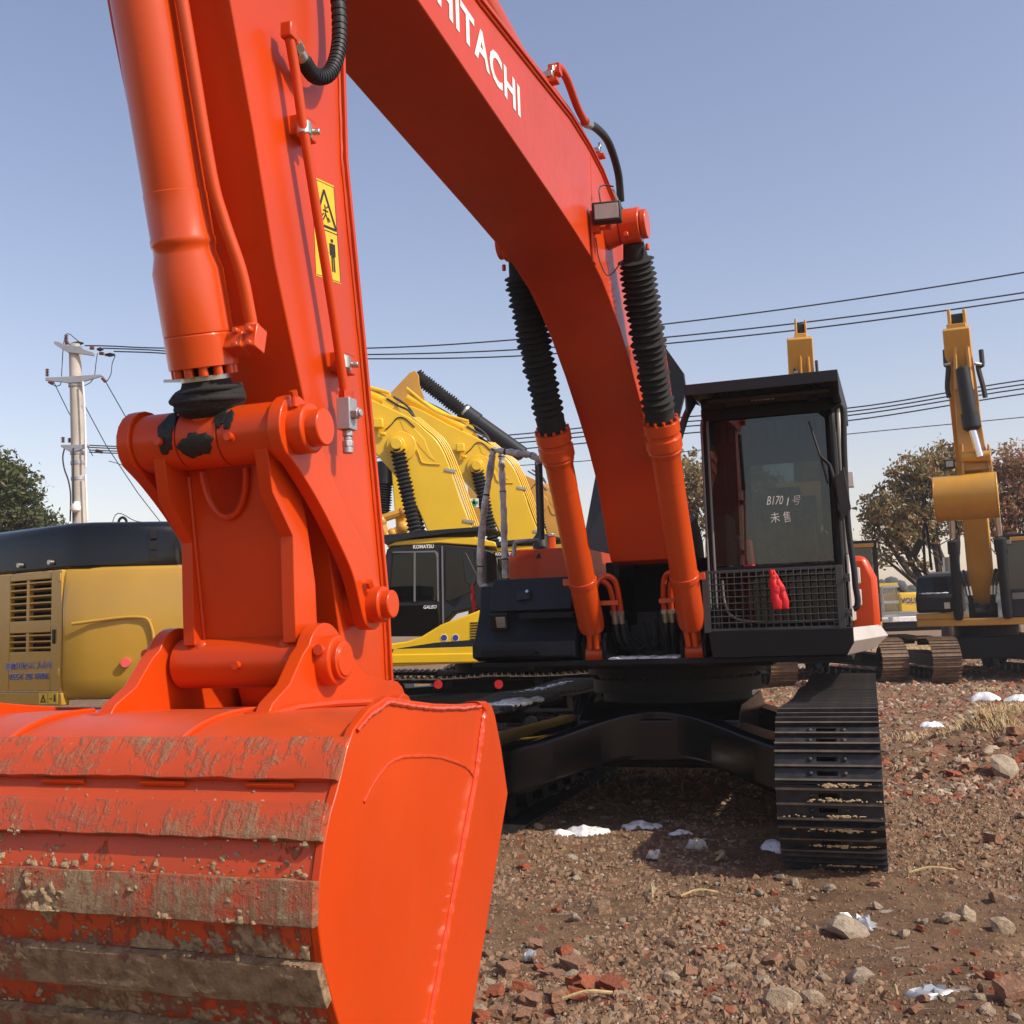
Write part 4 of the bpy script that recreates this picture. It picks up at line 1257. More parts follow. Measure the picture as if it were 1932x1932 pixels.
# visor strip with tooth-shaped openings behind the top of the glass
vz = MB()
z0v, z1v = 2.80, 2.975
nt = 13; rA, rB = cr0 + .13, cr1 - .08
vz.span(M(CF - .03, cr0 + .06, 2.70), M(CF - .036, cr1 - .06, 2.81)); vz.span(M(CF - .03, cr0 + .06, 2.95), M(CF - .036, cr1 - .06, 2.99))
for k in range(nt + 1):
    r = rA + (rB - rA) * k / nt
    vz.span(M(CF - .03, r - .03, z0v - .01), M(CF - .036, r + .03, z1v))
vz.span(M(CF - .03, cr0 + .06, 2.7), M(CF - .036, rA, 2.99))
strip = vz.build('sun_strip', 'black_paint', cabo)
for k in range(nt):
    r = rA + (rB - rA) * (k + .5) / nt
    tt = MB(); tt.prism([(r - .018, 2.955), (r - .018, 2.835)] + ring2(r, 2.835, .018, 180, 360, 6)[1:-1] + [(r + .018, 2.835), (r + .018, 2.955)], CF - .028, CF - .0255, lambda u_, v_, a: (u_, -a, v_)); tt.build('film_sky_tooth', 'film_sky_grey', strip)  # opaque teeth; sky seen through the film is put into their grey
# writing on the glass, in white marker
gx, gz = Vector((1, 0, 0)), Vector((0, 0, 1))
for txt, px, py, hgt, wid in (('B170', 810, 1136, .062, .108), ('1', 962, 1140, .055, None), ('号', 1000, 1140, .066, .056), ('未', 842, 1275, .072, .066), ('售', 942, 1272, .078, .048)):
    q = sf(1245.8 + px * .248, 670.8 + py * .248, CF + .02)
    lettering(txt, 'marker_writing', 'white_paint', pane, q, gx + Vector((0, 0, .10 if hgt > .063 else -.03)), gz + Vector((.22 if hgt < .07 else -.06, 0, 0)), width=wid, height=hgt, bold=-.008, depth=.001)
lettering('HITACHI', 'lettering', 'white_paint', cabo, M(CF + .088, .885, 3.088), gx, gz, width=.155, height=.032, bold=.02, depth=.002)
ro = MB(); ro.tube([M(CF + .05, cr0 + .04, 3.105), M(CF + .05, cr1 - .05, 3.105)], .036, 14); ro.tube([M(CF + .05, cr0 + .02, 3.105), M(CF + .05, cr0 + .16, 3.105)], .041, 14)
ro.build('roller_blind', 'black_rubber', cabo)
# wiper
wp = MB()
a = sf(1245.8 + 1130 * .248, 670.8 + 500 * .248, CF + .05); b_ = sf(1245.8 + 1215 * .248, 670.8 + 760 * .248, CF + .05); c_ = sf(1245.8 + 1272 * .248, 670.8 + 965 * .248, CF + .05)
d_ = sf(1245.8 + 1290 * .248, 670.8 + 830 * .248, CF + .06); e_ = sf(1245.8 + 1325 * .248, 670.8 + 950 * .248, CF + .07); f_ = sf(1245.8 + 1390 * .248, 670.8 + 1190 * .248, CF + .07)
wp.tube([a, b_, c_], .0075, 6); wp.tube([b_, d_, e_, f_], [.008, .010, .013, .016], 8); wp.cyl(f_ + Vector((0, .05, 0)), f_ + Vector((0, -.01, 0)), .028, 10)
wp.build('wiper', 'black_rubber', cabo)
# seat, console and levers inside
se = MB()
se.box(M(.25, .97, 1.78), (.50, .50, .14)); se.box(M(.0, .97, 2.12), (.48, .12, .62), Matrix.Rotation(R_(10), 3, 'X')); se.box(M(-.06, .97, 2.52), (.28, .10, .20))
for s in (-1, 1):
    se.box(M(.3, .97 + s * .33, 1.86), (.12, .5, .22)); se.cyl(M(.5, .97 + s * .33, 1.95), M(.55, .97 + s * .33, 2.15), .02, 8); se.ball(M(.55, .97 + s * .33, 2.17), .032)
se.build('seat', 'bubble_wrap', cabo, .03)
rc = MB()
rc.hexa([M(1.12, .66, 1.5), M(1.12, .84, 1.5), M(1.0, .84, 1.5), M(1.0, .66, 1.5)], [M(1.10, .74, 2.12), M(1.10, .80, 2.12), M(1.04, .80, 2.12), M(1.04, .74, 2.12)])
rc.build('seat_cover', 'red_cloth', cabo, .02)
pc = MB(); pc.box(M(.5, .58, 2.1), (.02, .5, .5)); pc.box(M(-.15, .97, 2.3), (.5, .02, .5)); pc.build('trim_panel', 'teal_cab', cabo)
# sloping visor guard above the roof
vg = MB()
vr0, vr1 = .47, 1.49
vg.hexa([M(1.78, vr0, 3.145), M(1.78, vr1, 3.145), M(.15, vr1 + .03, 3.20), M(.15, vr0, 3.20)], [M(1.78, vr0, 3.165), M(1.78, vr1, 3.165), M(.15, vr1 + .03, 3.22), M(.15, vr0, 3.22)])
vg.span(M(1.79, vr0, 3.09), M(1.775, vr1, 3.168))
for k in range(14):
    r = vr0 + .18 + k * .056
    vg.box(M(1.62, r, 3.12), (.012, .25, .03))
vg.hexa([M(1.78, vr0, 3.15), M(1.78, vr0 + .012, 3.15), M(1.1, vr0 + .012, 3.15), M(1.1, vr0, 3.15)], [M(1.78, vr0, 2.97), M(1.78, vr0 + .012, 2.97), M(1.45, vr0 + .012, 3.10), M(1.45, vr0, 3.10)])
vg.hexa([M(1.77, vr1 - .012, 3.15), M(1.77, vr1, 3.15), M(.2, vr1 + .03, 3.2), M(.2, vr1 + .018, 3.2)], [M(1.70, vr1 - .012, 3.02), M(1.70, vr1, 3.02), M(.2, vr1 + .03, 3.05), M(.2, vr1 + .018, 3.05)])
vg.span(M(1.45, vr0 + .14, 3.05), M(1.38, vr0 + .22, 3.16)); vg.span(M(1.45, vr1 - .22, 3.05), M(1.38, vr1 - .14, 3.16))
vg.build('visor', 'charcoal_paint', cabo, .003, 30)
vw = MB(); vw.tube([M(1.6, vr0 + .13, 3.075), M(1.6, vr1 - .06, 3.075)], .020, 8); vw.build('visor_rail', 'black_rubber', cabo)
# mesh guard over the lower window
mg = MB()
g0, g1, h0, h1 = .49, 1.405, 1.47, 1.88
f_ = 1.40
mf = MB()
for r in (g0, g1):
    mf.span(M(f_ + .012, r - .024, h0 - .02), M(f_ - .022, r + .024, h1 + .01))
mf.span(M(f_ + .004, g0, h1 - .012), M(f_ - .016, g1, h1 + .008)); mf.span(M(f_ + .004, g0, h0 - .012), M(f_ - .016, g1, h0 + .008))
for zz in (1.56, 1.80):
    mf.box(M(f_ - .01, g1 + .045, zz), (.05, .03, .055)); mf.hexbolt(M(f_ + .005, g1 + .045, zz), (0, -1, 0), .012, .02)
guard = mf.build('mesh_guard', 'guard_paint', cabo, .002)
for k in range(1, 18):
    r = g0 + (g1 - g0) * k / 18
    mg.cyl(M(f_ + .002, r, h0), M(f_ + .002, r, h1), .0042, 6)
for k in range(1, 9):
    z = h0 + (h1 - h0) * k / 9
    mg.cyl(M(f_ + .008, g0, z), M(f_ + .008, g1, z), .0042, 6)
mg.build('wire_mesh', 'guard_paint', guard)
lc_ = MB(); lc_.tube(smooth_path([M(1.33, .60, 1.82), M(1.33, .61, 1.66), M(1.34, .66, 1.56), M(1.34, .8, 1.52), M(1.34, 1.1, 1.51), M(1.34, 1.36, 1.515)], 6), .009, 7); lc_.build('cable', 'grey_paint', cabo)
# cab skirt
sk = MB()
sk.prism([(.50, 1.455), (1.475, 1.462), (1.475, 1.36), (1.425, 1.275), (.52, 1.272)], 1.45, 1.10, lambda u_, v_, a: (u_, -a, v_))
sk.build('cab_skirt', 'black_paint', hit, .006)
sk = MB()
sk.hexa([M(1.44, 1.477, 1.462), M(1.44, 1.477, 1.37), M(1.44, 1.43, 1.275), M(1.44, 1.42, 1.28)], [M(-.6, 1.66, 1.455), M(-.6, 1.72, 1.36), M(-.6, 1.60, 1.25), M(-.6, 1.55, 1.25)])
sk.build('side_skirt', 'white_sheet', hit, .003)  # sun reflecting off the skirt is put into its whitish colour
# handrail and mirror arm beside the cab door, door skin and hinges
hr = MB()
q0 = [sf(1245.8 + x * .248, 670.8 + y * .248, 1.36) for x, y in ((1300, 420), (1340, 385), (1372, 378), (1392, 440), (1400, 760), (1425, 1240), (1455, 1500), (1475, 1640))]
q1 = [sf(1277.8 + x * .2315, 1054.2 + y * .2315, 1.36) for x, y in ((1452, 220), (1470, 330), (1462, 395), (1435, 410))]
hr.tube(smooth_path(q0 + q1, 4), .021, 10)
hr.build('handrail', 'charcoal_paint', cabo)
mr = MB(); mr.hexa([sf(1575, 905, 1.40), sf(1592, 880, 1.40), sf(1606, 960, 1.40), sf(1588, 985, 1.40)], [sf(1575, 905, 1.36), sf(1592, 880, 1.36), sf(1606, 960, 1.36), sf(1588, 985, 1.36)]); mr.build('mirror', 'black_rubber', cabo, .004)
ds = MB(); ds.span(M(CF - .12, 1.452, 1.50), M(-.25, 1.478, 1.97)); ds.span(M(CF - .12, 1.452, 1.97), M(CF - .19, 1.478, 3.02)); ds.span(M(-.18, 1.452, 1.97), M(-.25, 1.478, 3.02)); ds.span(M(CF - .12, 1.452, 2.98), M(-.25, 1.478, 3.06))
ds.build('door', 'white_sheet', cabo, .008)
hg = MB()
for z in (1.62, 1.80, 2.60): hg.span(M(-.16, 1.478, z), M(-.24, 1.53, z + .13))
hg.build('hinge', 'white_sheet', cabo, .006)

# ---------------------------------------------------------------- engine body, tool box, tank
bd = MB()
bd.prism([(.62, 1.28), (1.63, 1.28), (1.665, 1.5), (1.66, 1.85), (1.58, 2.04), (.62, 2.07)], -.40, -2.9, lambda u_, v_, a: (u_, -a, v_))
bd.build('engine_cover', 'orange_paint', hit, .05, 35)
bd = MB(); bd.prism([(-1.38, 1.28), (.60, 1.28), (.60, 2.02), (-1.30, 2.02), (-1.38, 1.9)], -.7, -2.9, lambda u_, v_, a: (u_, -a, v_)); bd.build('engine_housing', 'slate_paint', hit, .03)
cw = MB(); cw.prism([(-1.45, 1.22)] + [(x, 1.22) for x in (0, 1.55)] + [(1.60, 1.5), (1.55, 2.0), (-1.45, 2.0)], -2.92, -3.5, lambda u_, v_, a: (u_, -a, v_)); cw.build('counterweight', 'orange_paint', hit, .08)
# raised engine hood seen past the boom
hd = MB()
hd.hexa([sf(1135, 1130, -.7), sf(1098, 1035, -.75), sf(1098, 1035, -.80), sf(1135, 1130, -.75)], [sf(1225, 960, -.7), sf(1205, 800, -.75), sf(1205, 800, -.80), sf(1225, 960, -.75)])
hd.hexa([sf(1098, 1035, -.75), sf(1130, 862, -.80), sf(1130, 862, -.85), sf(1098, 1035, -.80)], [sf(1225, 960, -.75), sf(1230, 760, -.80), sf(1230, 760, -.85), sf(1225, 960, -.80)])
hd.build('raised_hood', 'slate_paint', hit, .004)
lv = MB()
A = [sf(x, y, -.6) for x, y in ((1225, 640), (1256, 656), (1290, 704), (1294, 735), (1276, 806), (1230, 800))]
B = [p + Vector((0, .05, 0)) for p in A]
n_ = len(A)
lv.add(A + B, [tuple(range(n_)), tuple(range(n_, 2 * n_))[::-1]] + [(i, (i + 1) % n_, n_ + (i + 1) % n_, n_ + i) for i in range(n_)])
hood_p = lv.build('hood_louvre_panel', 'charcoal_paint', hit, .004)
ls = MB()
for k in range(3):
    a = sf(1240, 686 + 6 * k, -.59); b_ = sf(1258 - k, 683 + 6 * k, -.59); ls.cyl(a, b_, .008, 6)
ls.build('louvre_slot', 'white_paint', hood_p)
# tool box with steps in front of the tank
Z3 = lambda x, y: ((1100 + x / 2.415) * .6389, (1600 + y / 2.415) * .6389)
tb = MB()
tb.prism([(1.30, 1.28), (1.42, 1.31), (1.42, 1.42), (1.36, 1.46), (1.24, 1.66), (1.20, 1.86), (.2, 1.88), (.2, 1.28)], -1.30, -.49, FZ)
tbx = tb.build('tool_box', 'charcoal_paint', hit, .012)
ld = MB()
pA = [(1.36, 1.655), (1.375, 1.66), (1.255, 1.905), (.30, 1.925), (.30, 1.895), (1.235, 1.88)]
ld.prism(pA, -1.17, -.52, FZ)
lid = ld.build('tool_box_lid', 'charcoal_paint', tbx, .010)
lt = MB()
q = sf(*Z3(1080, 380), 1.33)
rot = Matrix.Rotation(R_(-64), 3, 'X')
lt.box(q + Vector((0, -.012, 0)), (.105, .078, .006), Matrix.Rotation(R_(64), 3, 'X')); lt.build('latch', 'black_rubber', lid)
lt = MB(); lt.cyl(q + Vector((.035, -.02, .02)), q + Vector((.035, -.035, .028)), .013, 12); lt.build('lock', 'chrome', lid)
for (x0, x1, y, f0) in ((1045, 1430, 515, 1.43), (775, 1160, 785, 1.50)):
    a, b_ = sf(*Z3(x0, y), f0), sf(*Z3(x1, y), f0)
    zz = (a.z + b_.z) / 2
    sp2 = MB()
    sp2.span(M(f0, a.x, zz - .02), M(f0 - .16, b_.x, zz - .008)); sp2.span(M(f0 + .004, a.x, zz - .03), M(f0 - .004, b_.x, zz + .012))
    n_ = 9
    for k in range(n_):
        r = a.x + (b_.x - a.x) * (k + .5) / n_
        sp2.cyl(M(f0 - .02, r, zz - .010), M(f0 - .02, r, zz + .010), .013, 8)
    sp2.build('step', 'black_paint', tbx)
hl_ = MB(); q = sf(*Z3(905, 570), 1.37)
hl_.box(q + Vector((-.0, 0, 0)), (.145, .03, .135), Matrix.Rotation(R_(16), 3, 'X'))
hlm = hl_.build('head_lamp', 'black_gloss', tbx, .006)
hl_ = MB(); hl_.box(q + Vector((.018, -.016, -.005)), (.075, .02, .085), Matrix.Rotation(R_(16), 3, 'X')); hl_.build('lens', 'lamp_lens', hlm, .006)
tk = MB(); tk.prism([(-1.255, 1.88), (-.62, 1.88), (-.62, 2.17), (-1.16, 2.18)] + ring2(-1.175, 2.10, .08, 90, 180, 5), .62, -.55, lambda u_, v_, a: (u_, -a, v_))
tank = tk.build('fuel_tank', 'orange_paint', hit, .012)
fc = MB(); q = sf(*((670.8 + 1588 * .2315), (670.8 + 1575 * .2315)), .45); fc.cyl(q + Vector((0, 0, -.02)), q + Vector((0, 0, .10)), .048, 18); fc.build('filler_neck', 'orange_cylinder', tank)
fc = MB(); fc.cyl(q + Vector((0, 0, .10)), q + Vector((0, 0, .125)), .054, 18); fc.build('filler_cap', 'zinc', tank, .004)
ex = MB(); q = sf(*((670.8 + 1510 * .2315), (670.8 + 1560 * .2315)), .55)
ex.tube([q + Vector((0, 0, -.1)), q + Vector((0, 0, .08)), q + Vector((0, 0, .12)), q + Vector((-.0, 0, .72))], [.075, .06, .028, .026], 14); ex.build('breather_stack', 'black_rubber', hit)
# plastic-wrapped hand rails
Z2 = lambda x, y: (670.8 + x * .2315, 670.8 + y * .2315)
for pts in (((1080, 1960), (1060, 1890), (1020, 1850), (1018, 1600), (1050, 1250), (1085, 1020), (1118, 800), (1140, 768), (1200, 778), (1330, 800), (1430, 812), (1490, 850), (1500, 885)), ((1225, 1810), (1215, 1600), (1208, 1300), (1195, 1000), (1190, 860), (1192, 800))):
    rw = random.Random(len(pts))
    P = smooth_path([sf(*Z2(*p), 1.12 if len(pts) > 8 else 1.02) for p in pts], 7)
    w = MB(); w.tube(P, [.026 * rw.uniform(.8, 1.22) for _ in P], 9)
    rail = w.build('wrapped_handrail', 'bubble_wrap', hit, 0, 80)
    tie = MB()
    for k in range(5, len(P) - 2, 13): tie.tube([P[k], P[k] + (P[k + 1] - P[k]).normalized() * .012], .029, 9)
    tie.build('cable_tie', 'black_rubber', rail)
w = MB(); w.tube([sf(*Z2(1503, 880), 1.12), sf(*Z2(1515, 1200), 1.12), sf(*Z2(1522, 1500), 1.12)], .019, 10); w.build('handrail', 'black_rubber', hit)
gs = MB(); rb = random.Random(3)
gs.tube(smooth_path([sf(*Z2(1290, 1640), .8), sf(*Z2(1298, 1540), .8), sf(*Z2(1330, 1518), .8), sf(*Z2(1490, 1505), .8)], 5), .018, 8); gs.build('wrapped_grab_rail', 'bubble_wrap', hit)
# snow lying on the far track
sn = MB(); rs = random.Random(8)
for k in range(60):
    t = rs.random()
    sn.ball(M(.98 + rs.uniform(-.3, .32), -1.12 + rs.uniform(-.10, .11), .945), rs.uniform(.02, .06), 1.2, 1.4, .35 + .2 * rs.random(), 8, 5)
for k in range(30):
    sn.ball(M(-.9 + rs.uniform(-.9, .9), -1.42 + rs.uniform(-.03, .05), .945), rs.uniform(.02, .05), 1, 1.4, .4, 8, 5)
kind(sn.build('snow_crust', 'snow', hit, 0, 80), 'stuff')

# ================================================================== yellow excavators in the row behind
KX = -.35                                                   # centre of the first machine
KB = 16.8                                                   # its boom plane
def kom(px, py, Y=None):
    """(forward, up) in the first machine's own frame; it heads to the left"""
    p = at(670.8 + px * .2315, 670.8 + py * .2315, Y or KB - .3)
    return (KX - p.x, p.z)
def simple_bellows(m, a, b, r0, r1, n, seg=12, seed=0):
    a, b = Vector(a), Vector(b)
    L_ = (b - a).length
    rr = random.Random(seed)
    pr = []
    for k in range(n):
        pr += [(L_ * k / n, r0), (L_ * (k + .5) / n, r1 * rr.uniform(.93, 1.05))]
    pr += [(L_, r0)]
    m.lathe(a, b, pr, seg)
kshoe = shoe_mesh('track_shoe', .30, .20, 'worn_lit_steel', False)
def komatsu(yel, arm_black):
    root = empty('yellow_excavator', (0, 0, 0))
    Y_ = yel
    for s in (1, -1):
        make_track(root, s * 1.2, 1.85, .40, .30, .20, kshoe, 'black_paint')
    for dx in (-.75, .17):
        rf = MB(); p = at(827 if dx < 0 else 941, 1291, KB - 1.52); rf.cyl((KB - p.y, p.x - KX, p.z), (KB - p.y + .03, p.x - KX, p.z), .062, 18); rf.build('red_reflector', 'red_reflector', root)
    cb = MB(); cb.span(M(.9, -.95, .35), M(-.9, .95, .85)); cb.cyl((0, 0, .8), (0, 0, 1.08), .62, 28); cb.build('carbody', 'black_paint', root, .02)
    dk = MB(); dk.prism([(1.55, 1.02), (1.42, 1.28), (-2.2, 1.28), (-2.2, 1.06)], 1.0, 1.45, FZ); dk.prism([(1.5, 1.02), (1.5, 1.2), (-2.2, 1.2), (-2.2, 1.06)], -1.4, 1.0, FZ); dk.build('deck', Y_, root, .02)
    # cab
    cr = 1.42
    def kc(px, py): return kom(px, py, KB - cr)
    cabp = [kc(255, 1580), kc(300, 1545), kc(690, 1530), kc(1000, 1560), kc(1120, 1590), kc(1190, 1840), kc(1200, 2000), kc(800, 2100), kc(700, 2200), kc(560, 2290), kc(200, 2290), kc(205, 1800)]
    c = MB(); c.prism(cabp, .50, cr, FZ)
    cb_ = c.build('cab', 'charcoal_paint', root, .03, 30)
    rf = MB(); rp = [kc(250, 1560), kc(330, 1510), kc(700, 1480), kc(960, 1480), kc(1140, 1520), kc(1150, 1560), kc(690, 1530), kc(300, 1550)]
    rf.prism(rp, .50, cr + .012, FZ); rf.build('roof', Y_, cb_, .03)
    vs = MB(); vp = [kc(170, 1490), kc(240, 1535), kc(450, 1490), kc(800, 1445), kc(1130, 1420), kc(1190, 1440), kc(1060, 1395), kc(700, 1420), kc(190, 1470)]
    vs.prism(vp, .45, cr + .06, FZ); vs.build('visor', 'charcoal_paint', cb_, .01)
    for q in ([(310, 1620), (470, 1605), (470, 2000), (285, 2010), (280, 1950)], [(492, 1605), (655, 1600), (668, 1640), (668, 1990), (492, 2000)], [(735, 1590), (940, 1575), (975, 1600), (985, 1900), (770, 2000), (735, 1990)], [(1070, 1600), (1140, 1620), (1180, 1830), (1075, 1850)]):
        w = MB(); w.prism([kc(*p) for p in q], cr + .002, cr + .012, FZ); w.build('window', 'dark_glass', cb_, 0, 0)
    for q in ([(300, 1608), (310, 1600), (650, 1590), (675, 1610), (680, 2005), (668, 2005), (662, 1640), (648, 1604)], [(475, 1604), (490, 1604), (490, 2005), (475, 2005)], [(700, 1555), (712, 1555), (722, 2180), (708, 2190)]):
        w = MB(); w.prism([kc(*p) for p in q], cr + .003, cr + .02, FZ); w.build('window_frame', 'grey_paint', cb_)
    w = MB(); w.prism([kc(290, 2040), kc(690, 2030), kc(690, 2200), kc(540, 2280), kc(230, 2290)], cr + .002, cr + .008, FZ); w.build('door_panel', 'dark_glass', cb_, 0, 0)
    X_, Z_ = Vector((0, 1, 0)), Vector((0, 0, 1))
    f, z = kc(470, 1575); lettering('KOMATSU', 'lettering', 'white_paint', cb_, (cr + .006, -f, z), X_, Z_, width=.30, height=.055, bold=.03, depth=.003)
    f, z = kc(555, 2065); lettering('GALEO', 'lettering', 'white_paint', cb_, (cr + .012, -f, z), X_, Z_, width=.19, height=.05, bold=.02, depth=.003, shear=.2)
    # body beside and behind the cab
    b = MB(); b.prism([kc(-50, 2400), kc(200, 2360), kc(420, 2330), kc(540, 2290), kc(700, 2190), kc(900, 2120), kc(1190, 2000), kc(1300, 1990), kc(2600, 2020), kc(2600, 2420), kc(-50, 2470)], 1.05, cr + .02, FZ)
    bo = b.build('body_panel', Y_, root, .02)
    b = MB(); b.prism([kc(-60, 2440), kc(1160, 2420), kc(2600, 2420), kc(2600, 2500), kc(1150, 2500), kc(-60, 2520)], 1.0, cr + .05, FZ); b.build('side_step', Y_, root, .02)
    b = MB(); b.prism([kc(650, 2340), kc(1300, 2290), kc(1300, 2415), kc(0, 2440)], cr + .018, cr + .028, FZ); b.build('lower_strip', 'charcoal_paint', bo)
    for k in range(8):
        v = MB(); f0, z0 = kc(935, 2180 + k * 22); f1, _ = kc(1050, 2180 + k * 22); v.span((cr + .02, -f0, z0 - .008), (cr + .03, -f1, z0 + .008)); v.build('louvre', 'black_paint', bo)
    for px, mt in ((722, 'navy_print'), (815, 'blue_print')):
        d = MB(); f, z = kc(px, 2300); d.cyl((cr + .02, -f, z), (cr + .026, -f, z), .052, 20); dd = d.build('round_sticker', 'white_paint', bo)
        d = MB(); d.cyl((cr + .026, -f, z), (cr + .028, -f, z), .044, 20); d.build('sticker_print', mt, dd)
    m_ = MB(); m_.prism([kc(870, 1620), kc(905, 1610), kc(1000, 1800), kc(960, 1890), kc(900, 1850)], cr + .12, cr + .16, FZ); m_.build('mirror', 'black_rubber', cb_, .01)
    eg = MB(); eg.span(M(-.4, -1.4, 1.2), M(-2.6, 1.1, 2.15)); eg.build('engine_housing', 'charcoal_paint', root, .05)
    cw = MB(); cw.span(M(-2.3, -1.4, 1.1), M(-3.0, 1.4, 2.1)); cw.build('counterweight', Y_, root, .12)
    # boom
    HBk = .26
    low = [kom(620, 1500), kom(580, 1420), kom(520, 1280), kom(460, 1170), kom(400, 1070), kom(330, 990), kom(240, 880), kom(120, 760), kom(-200, 520), kom(-500, 400)]
    upp = [kom(-500, 120), kom(-250, 160), kom(80, 330), kom(440, 500), kom(570, 605), kom(660, 690), kom(720, 790), kom(780, 940), kom(860, 1180), kom(945, 1390), kom(985, 1500)]
    b = MB(); b.prism(smooth2(low, 3) + smooth2(upp, 3), -HBk, HBk, FZ)
    bm = b.build('boom', Y_, root, .015, 35)
    for k in range(4):
        p = MB(); pts = [(q[0] - .030 - k * .034, q[1] + .008) for q in (kom(440, 500), kom(560, 600), kom(650, 680), kom(720, 800), kom(800, 1010), kom(870, 1210), kom(935, 1390))]
        p.tube(smooth_path([M(f, HBk - .02 - k * .02, z) for f, z in pts], 4), .0145, 7); p.build('steel_pipe', Y_, bm)
    for q in ((735, 935), (885, 1350)):
        p = MB(); f, z = kom(*q); p.box(M(f - .07, HBk - .02, z), (.07, .17, .045), Matrix.Rotation(R_(-12), 3, 'X')); p.build('pipe_clamp', 'zinc', bm)
    for (dr, pts) in ((.2, ((250, 340), (350, 400), (430, 440), (490, 520), (530, 560))), (.16, ((300, 320), (400, 385), (450, 440), (480, 510))), (.12, ((330, 330), (420, 400), (470, 480), (500, 530)))):
        h = MB(); h.tube(smooth_path([M(kom(*q)[0], dr, kom(*q)[1]) for q in pts], 5), .018, 7); h.build('hose', 'black_rubber', bm)
    h = MB(); h.tube(smooth_path([M(kom(*q)[0], HBk + .012, kom(*q)[1]) for q in ((240, 605), (290, 560), (340, 505), (400, 510), (480, 580))], 5), .01, 6); h.build('cable', 'black_rubber', bm)
    h = MB(); h.tube(smooth_path([M(kom(*q)[0], HBk + .012, kom(*q)[1]) for q in ((390, 735), (470, 735), (510, 790), (540, 865), (600, 880), (690, 885))], 5), .008, 6); h.build('cable', Y_, bm)
    lm = MB(); f, z = kom(190, 560); lm.box(M(f, HBk + .10, z), (.12, .16, .16)); lm.box(M(f - .06, HBk + .05, z - .16), (.05, .1, .06)); lm.build('work_lamp', Y_ if not arm_black else 'black_rubber', bm, .02)
    pl = MB(); pl.prism([kom(360, 520), kom(420, 530), kom(560, 680), kom(600, 790), kom(650, 860), kom(600, 830), kom(520, 740), kom(450, 640), kom(390, 600)], HBk, HBk + .006, FZ); pl.build('side_gusset', Y_, bm, .005)
    f, z = kom(345, 740)
    pn = MB(); pn.cyl(M(f - .05, HBk, z), M(f - .05, HBk + .03, z), .24, 28); pn.cyl(M(f, HBk, z), M(f, HBk + .24, z), .13, 22); pn.cyl(M(f, HBk + .22, z), M(f, HBk + .30, z), .09, 20); pn.build('cylinder_boss', Y_, bm, .01)
    for s in (1, -1):
        c = MB(); a = M(f, s * (HBk + .14), z - .06); e_ = kom(520, 1560); e = M(e_[0], s * (HBk + .14), e_[1])
        simple_bellows(c, a, e, .085, .125, 24, 14, 5); c.build('bellows', 'black_cloth', bm, 0, 25)
    # arm cylinder along the top
    a_, e_ = kom(265, 385), kom(-330, 90)
    if not arm_black:
        c = MB(); c.cyl(M(a_[0], 0, a_[1] + .02), M(e_[0], 0, e_[1] + .08), .12, 18); c.cyl(M(a_[0], -.2, a_[1] + .02), M(a_[0], .2, a_[1] + .02), .11, 18); c.build('arm_cylinder', Y_, root)
        c = MB(); c.prism([(a_[0] + .12, a_[1] - .3), (a_[0] + .08, a_[1] + .1), (a_[0] - .08, a_[1] + .1), (a_[0] - .3, a_[1] - .4)], .13, .18, FZ); c.build('cylinder_bracket', Y_, root)
        for k in (0, 1):
            p = MB(); p.tube(smooth_path([M(a_[0] + .0, .1 - .2 * k, a_[1] + .2), M(a_[0] + .6, .1 - .2 * k, a_[1] + .42), M(e_[0], .1 - .2 * k, e_[1] + .25)], 5), .03, 7); p.build('steel_pipe', Y_, root)
    # stick hanging from the boom tip
    s_ = MB(); s_.prism([kom(-520, 120), kom(-410, 200), kom(-330, 760), kom(-330, 1368), kom(-434, 1340), kom(-480, 700)], -.2, .2, FZ); s_.build('stick', Y_, root, .015)
    return root
k1 = komatsu('yellow_komatsu', False)
k1.location = (KX, KB, 0); k1.rotation_euler = (0, 0, -math.pi / 2)
tag(k1, 'bright yellow excavator whose black cab with white lettering shows between orange stick and cylinder', 'excavator', 'yellow excavators parked in a row')
p1, p2 = at(670.8 + 345 * .2315, 670.8 + 740 * .2315, KB - .3), at(670.8 + 990 * .2315, 670.8 + 910 * .2315, 19.9)
k2 = copy_tree(k1)
k2.location = (p2.x - (p1.x - KX) * 1.03, 20.2, 0.0); k2.scale = (1.03,) * 3
tag(k2, 'yellow excavator second in the row, its boom rising behind the wrapped handrails', 'excavator', 'yellow excavators parked in a row')
k3 = komatsu('yellow_cat', True)
p3 = at(670.8 + 1470 * .2315, 670.8 + 1165 * .2315, 25.0)
k3.location = (p3.x - (p1.x - KX) * 1.0, 25.3, 0.0); k3.rotation_euler = (0, 0, -math.pi / 2)
tag(k3, 'darker yellow excavator farthest in the row, with black arm cylinder above the other booms', 'excavator', 'yellow excavators parked in a row')
# its raised stick end, black arm cylinder and boot
_k3i = (Matrix.Translation(k3.location) @ Matrix.Rotation(-math.pi / 2, 4, 'Z')).inverted()
def k3p(px, py, Y=25.3): return _k3i @ at(670.8 + px * .2315, 670.8 + py * .2315, Y)
c = MB()
A = [k3p(*q, 25.1) for q in ((290, 300), (440, 140), (485, 122), (515, 160), (520, 230), (570, 380), (520, 560), (330, 480), (200, 430))]
B = [p + Vector((-.4, 0, 0)) for p in A]
n_ = len(A); c.add(A + B, [tuple(range(n_)), tuple(range(n_, 2 * n_))[::-1]] + [(i, (i + 1) % n_, n_ + (i + 1) % n_, n_ + i) for i in range(n_)])
c.build('stick_head', 'yellow_cat', k3, .01)
c = MB(); simple_bellows(c, k3p(490, 160), k3p(890, 470), .13, .19, 22, 14, 2); c.build('bellows', 'black_cloth', k3, 0, 25)
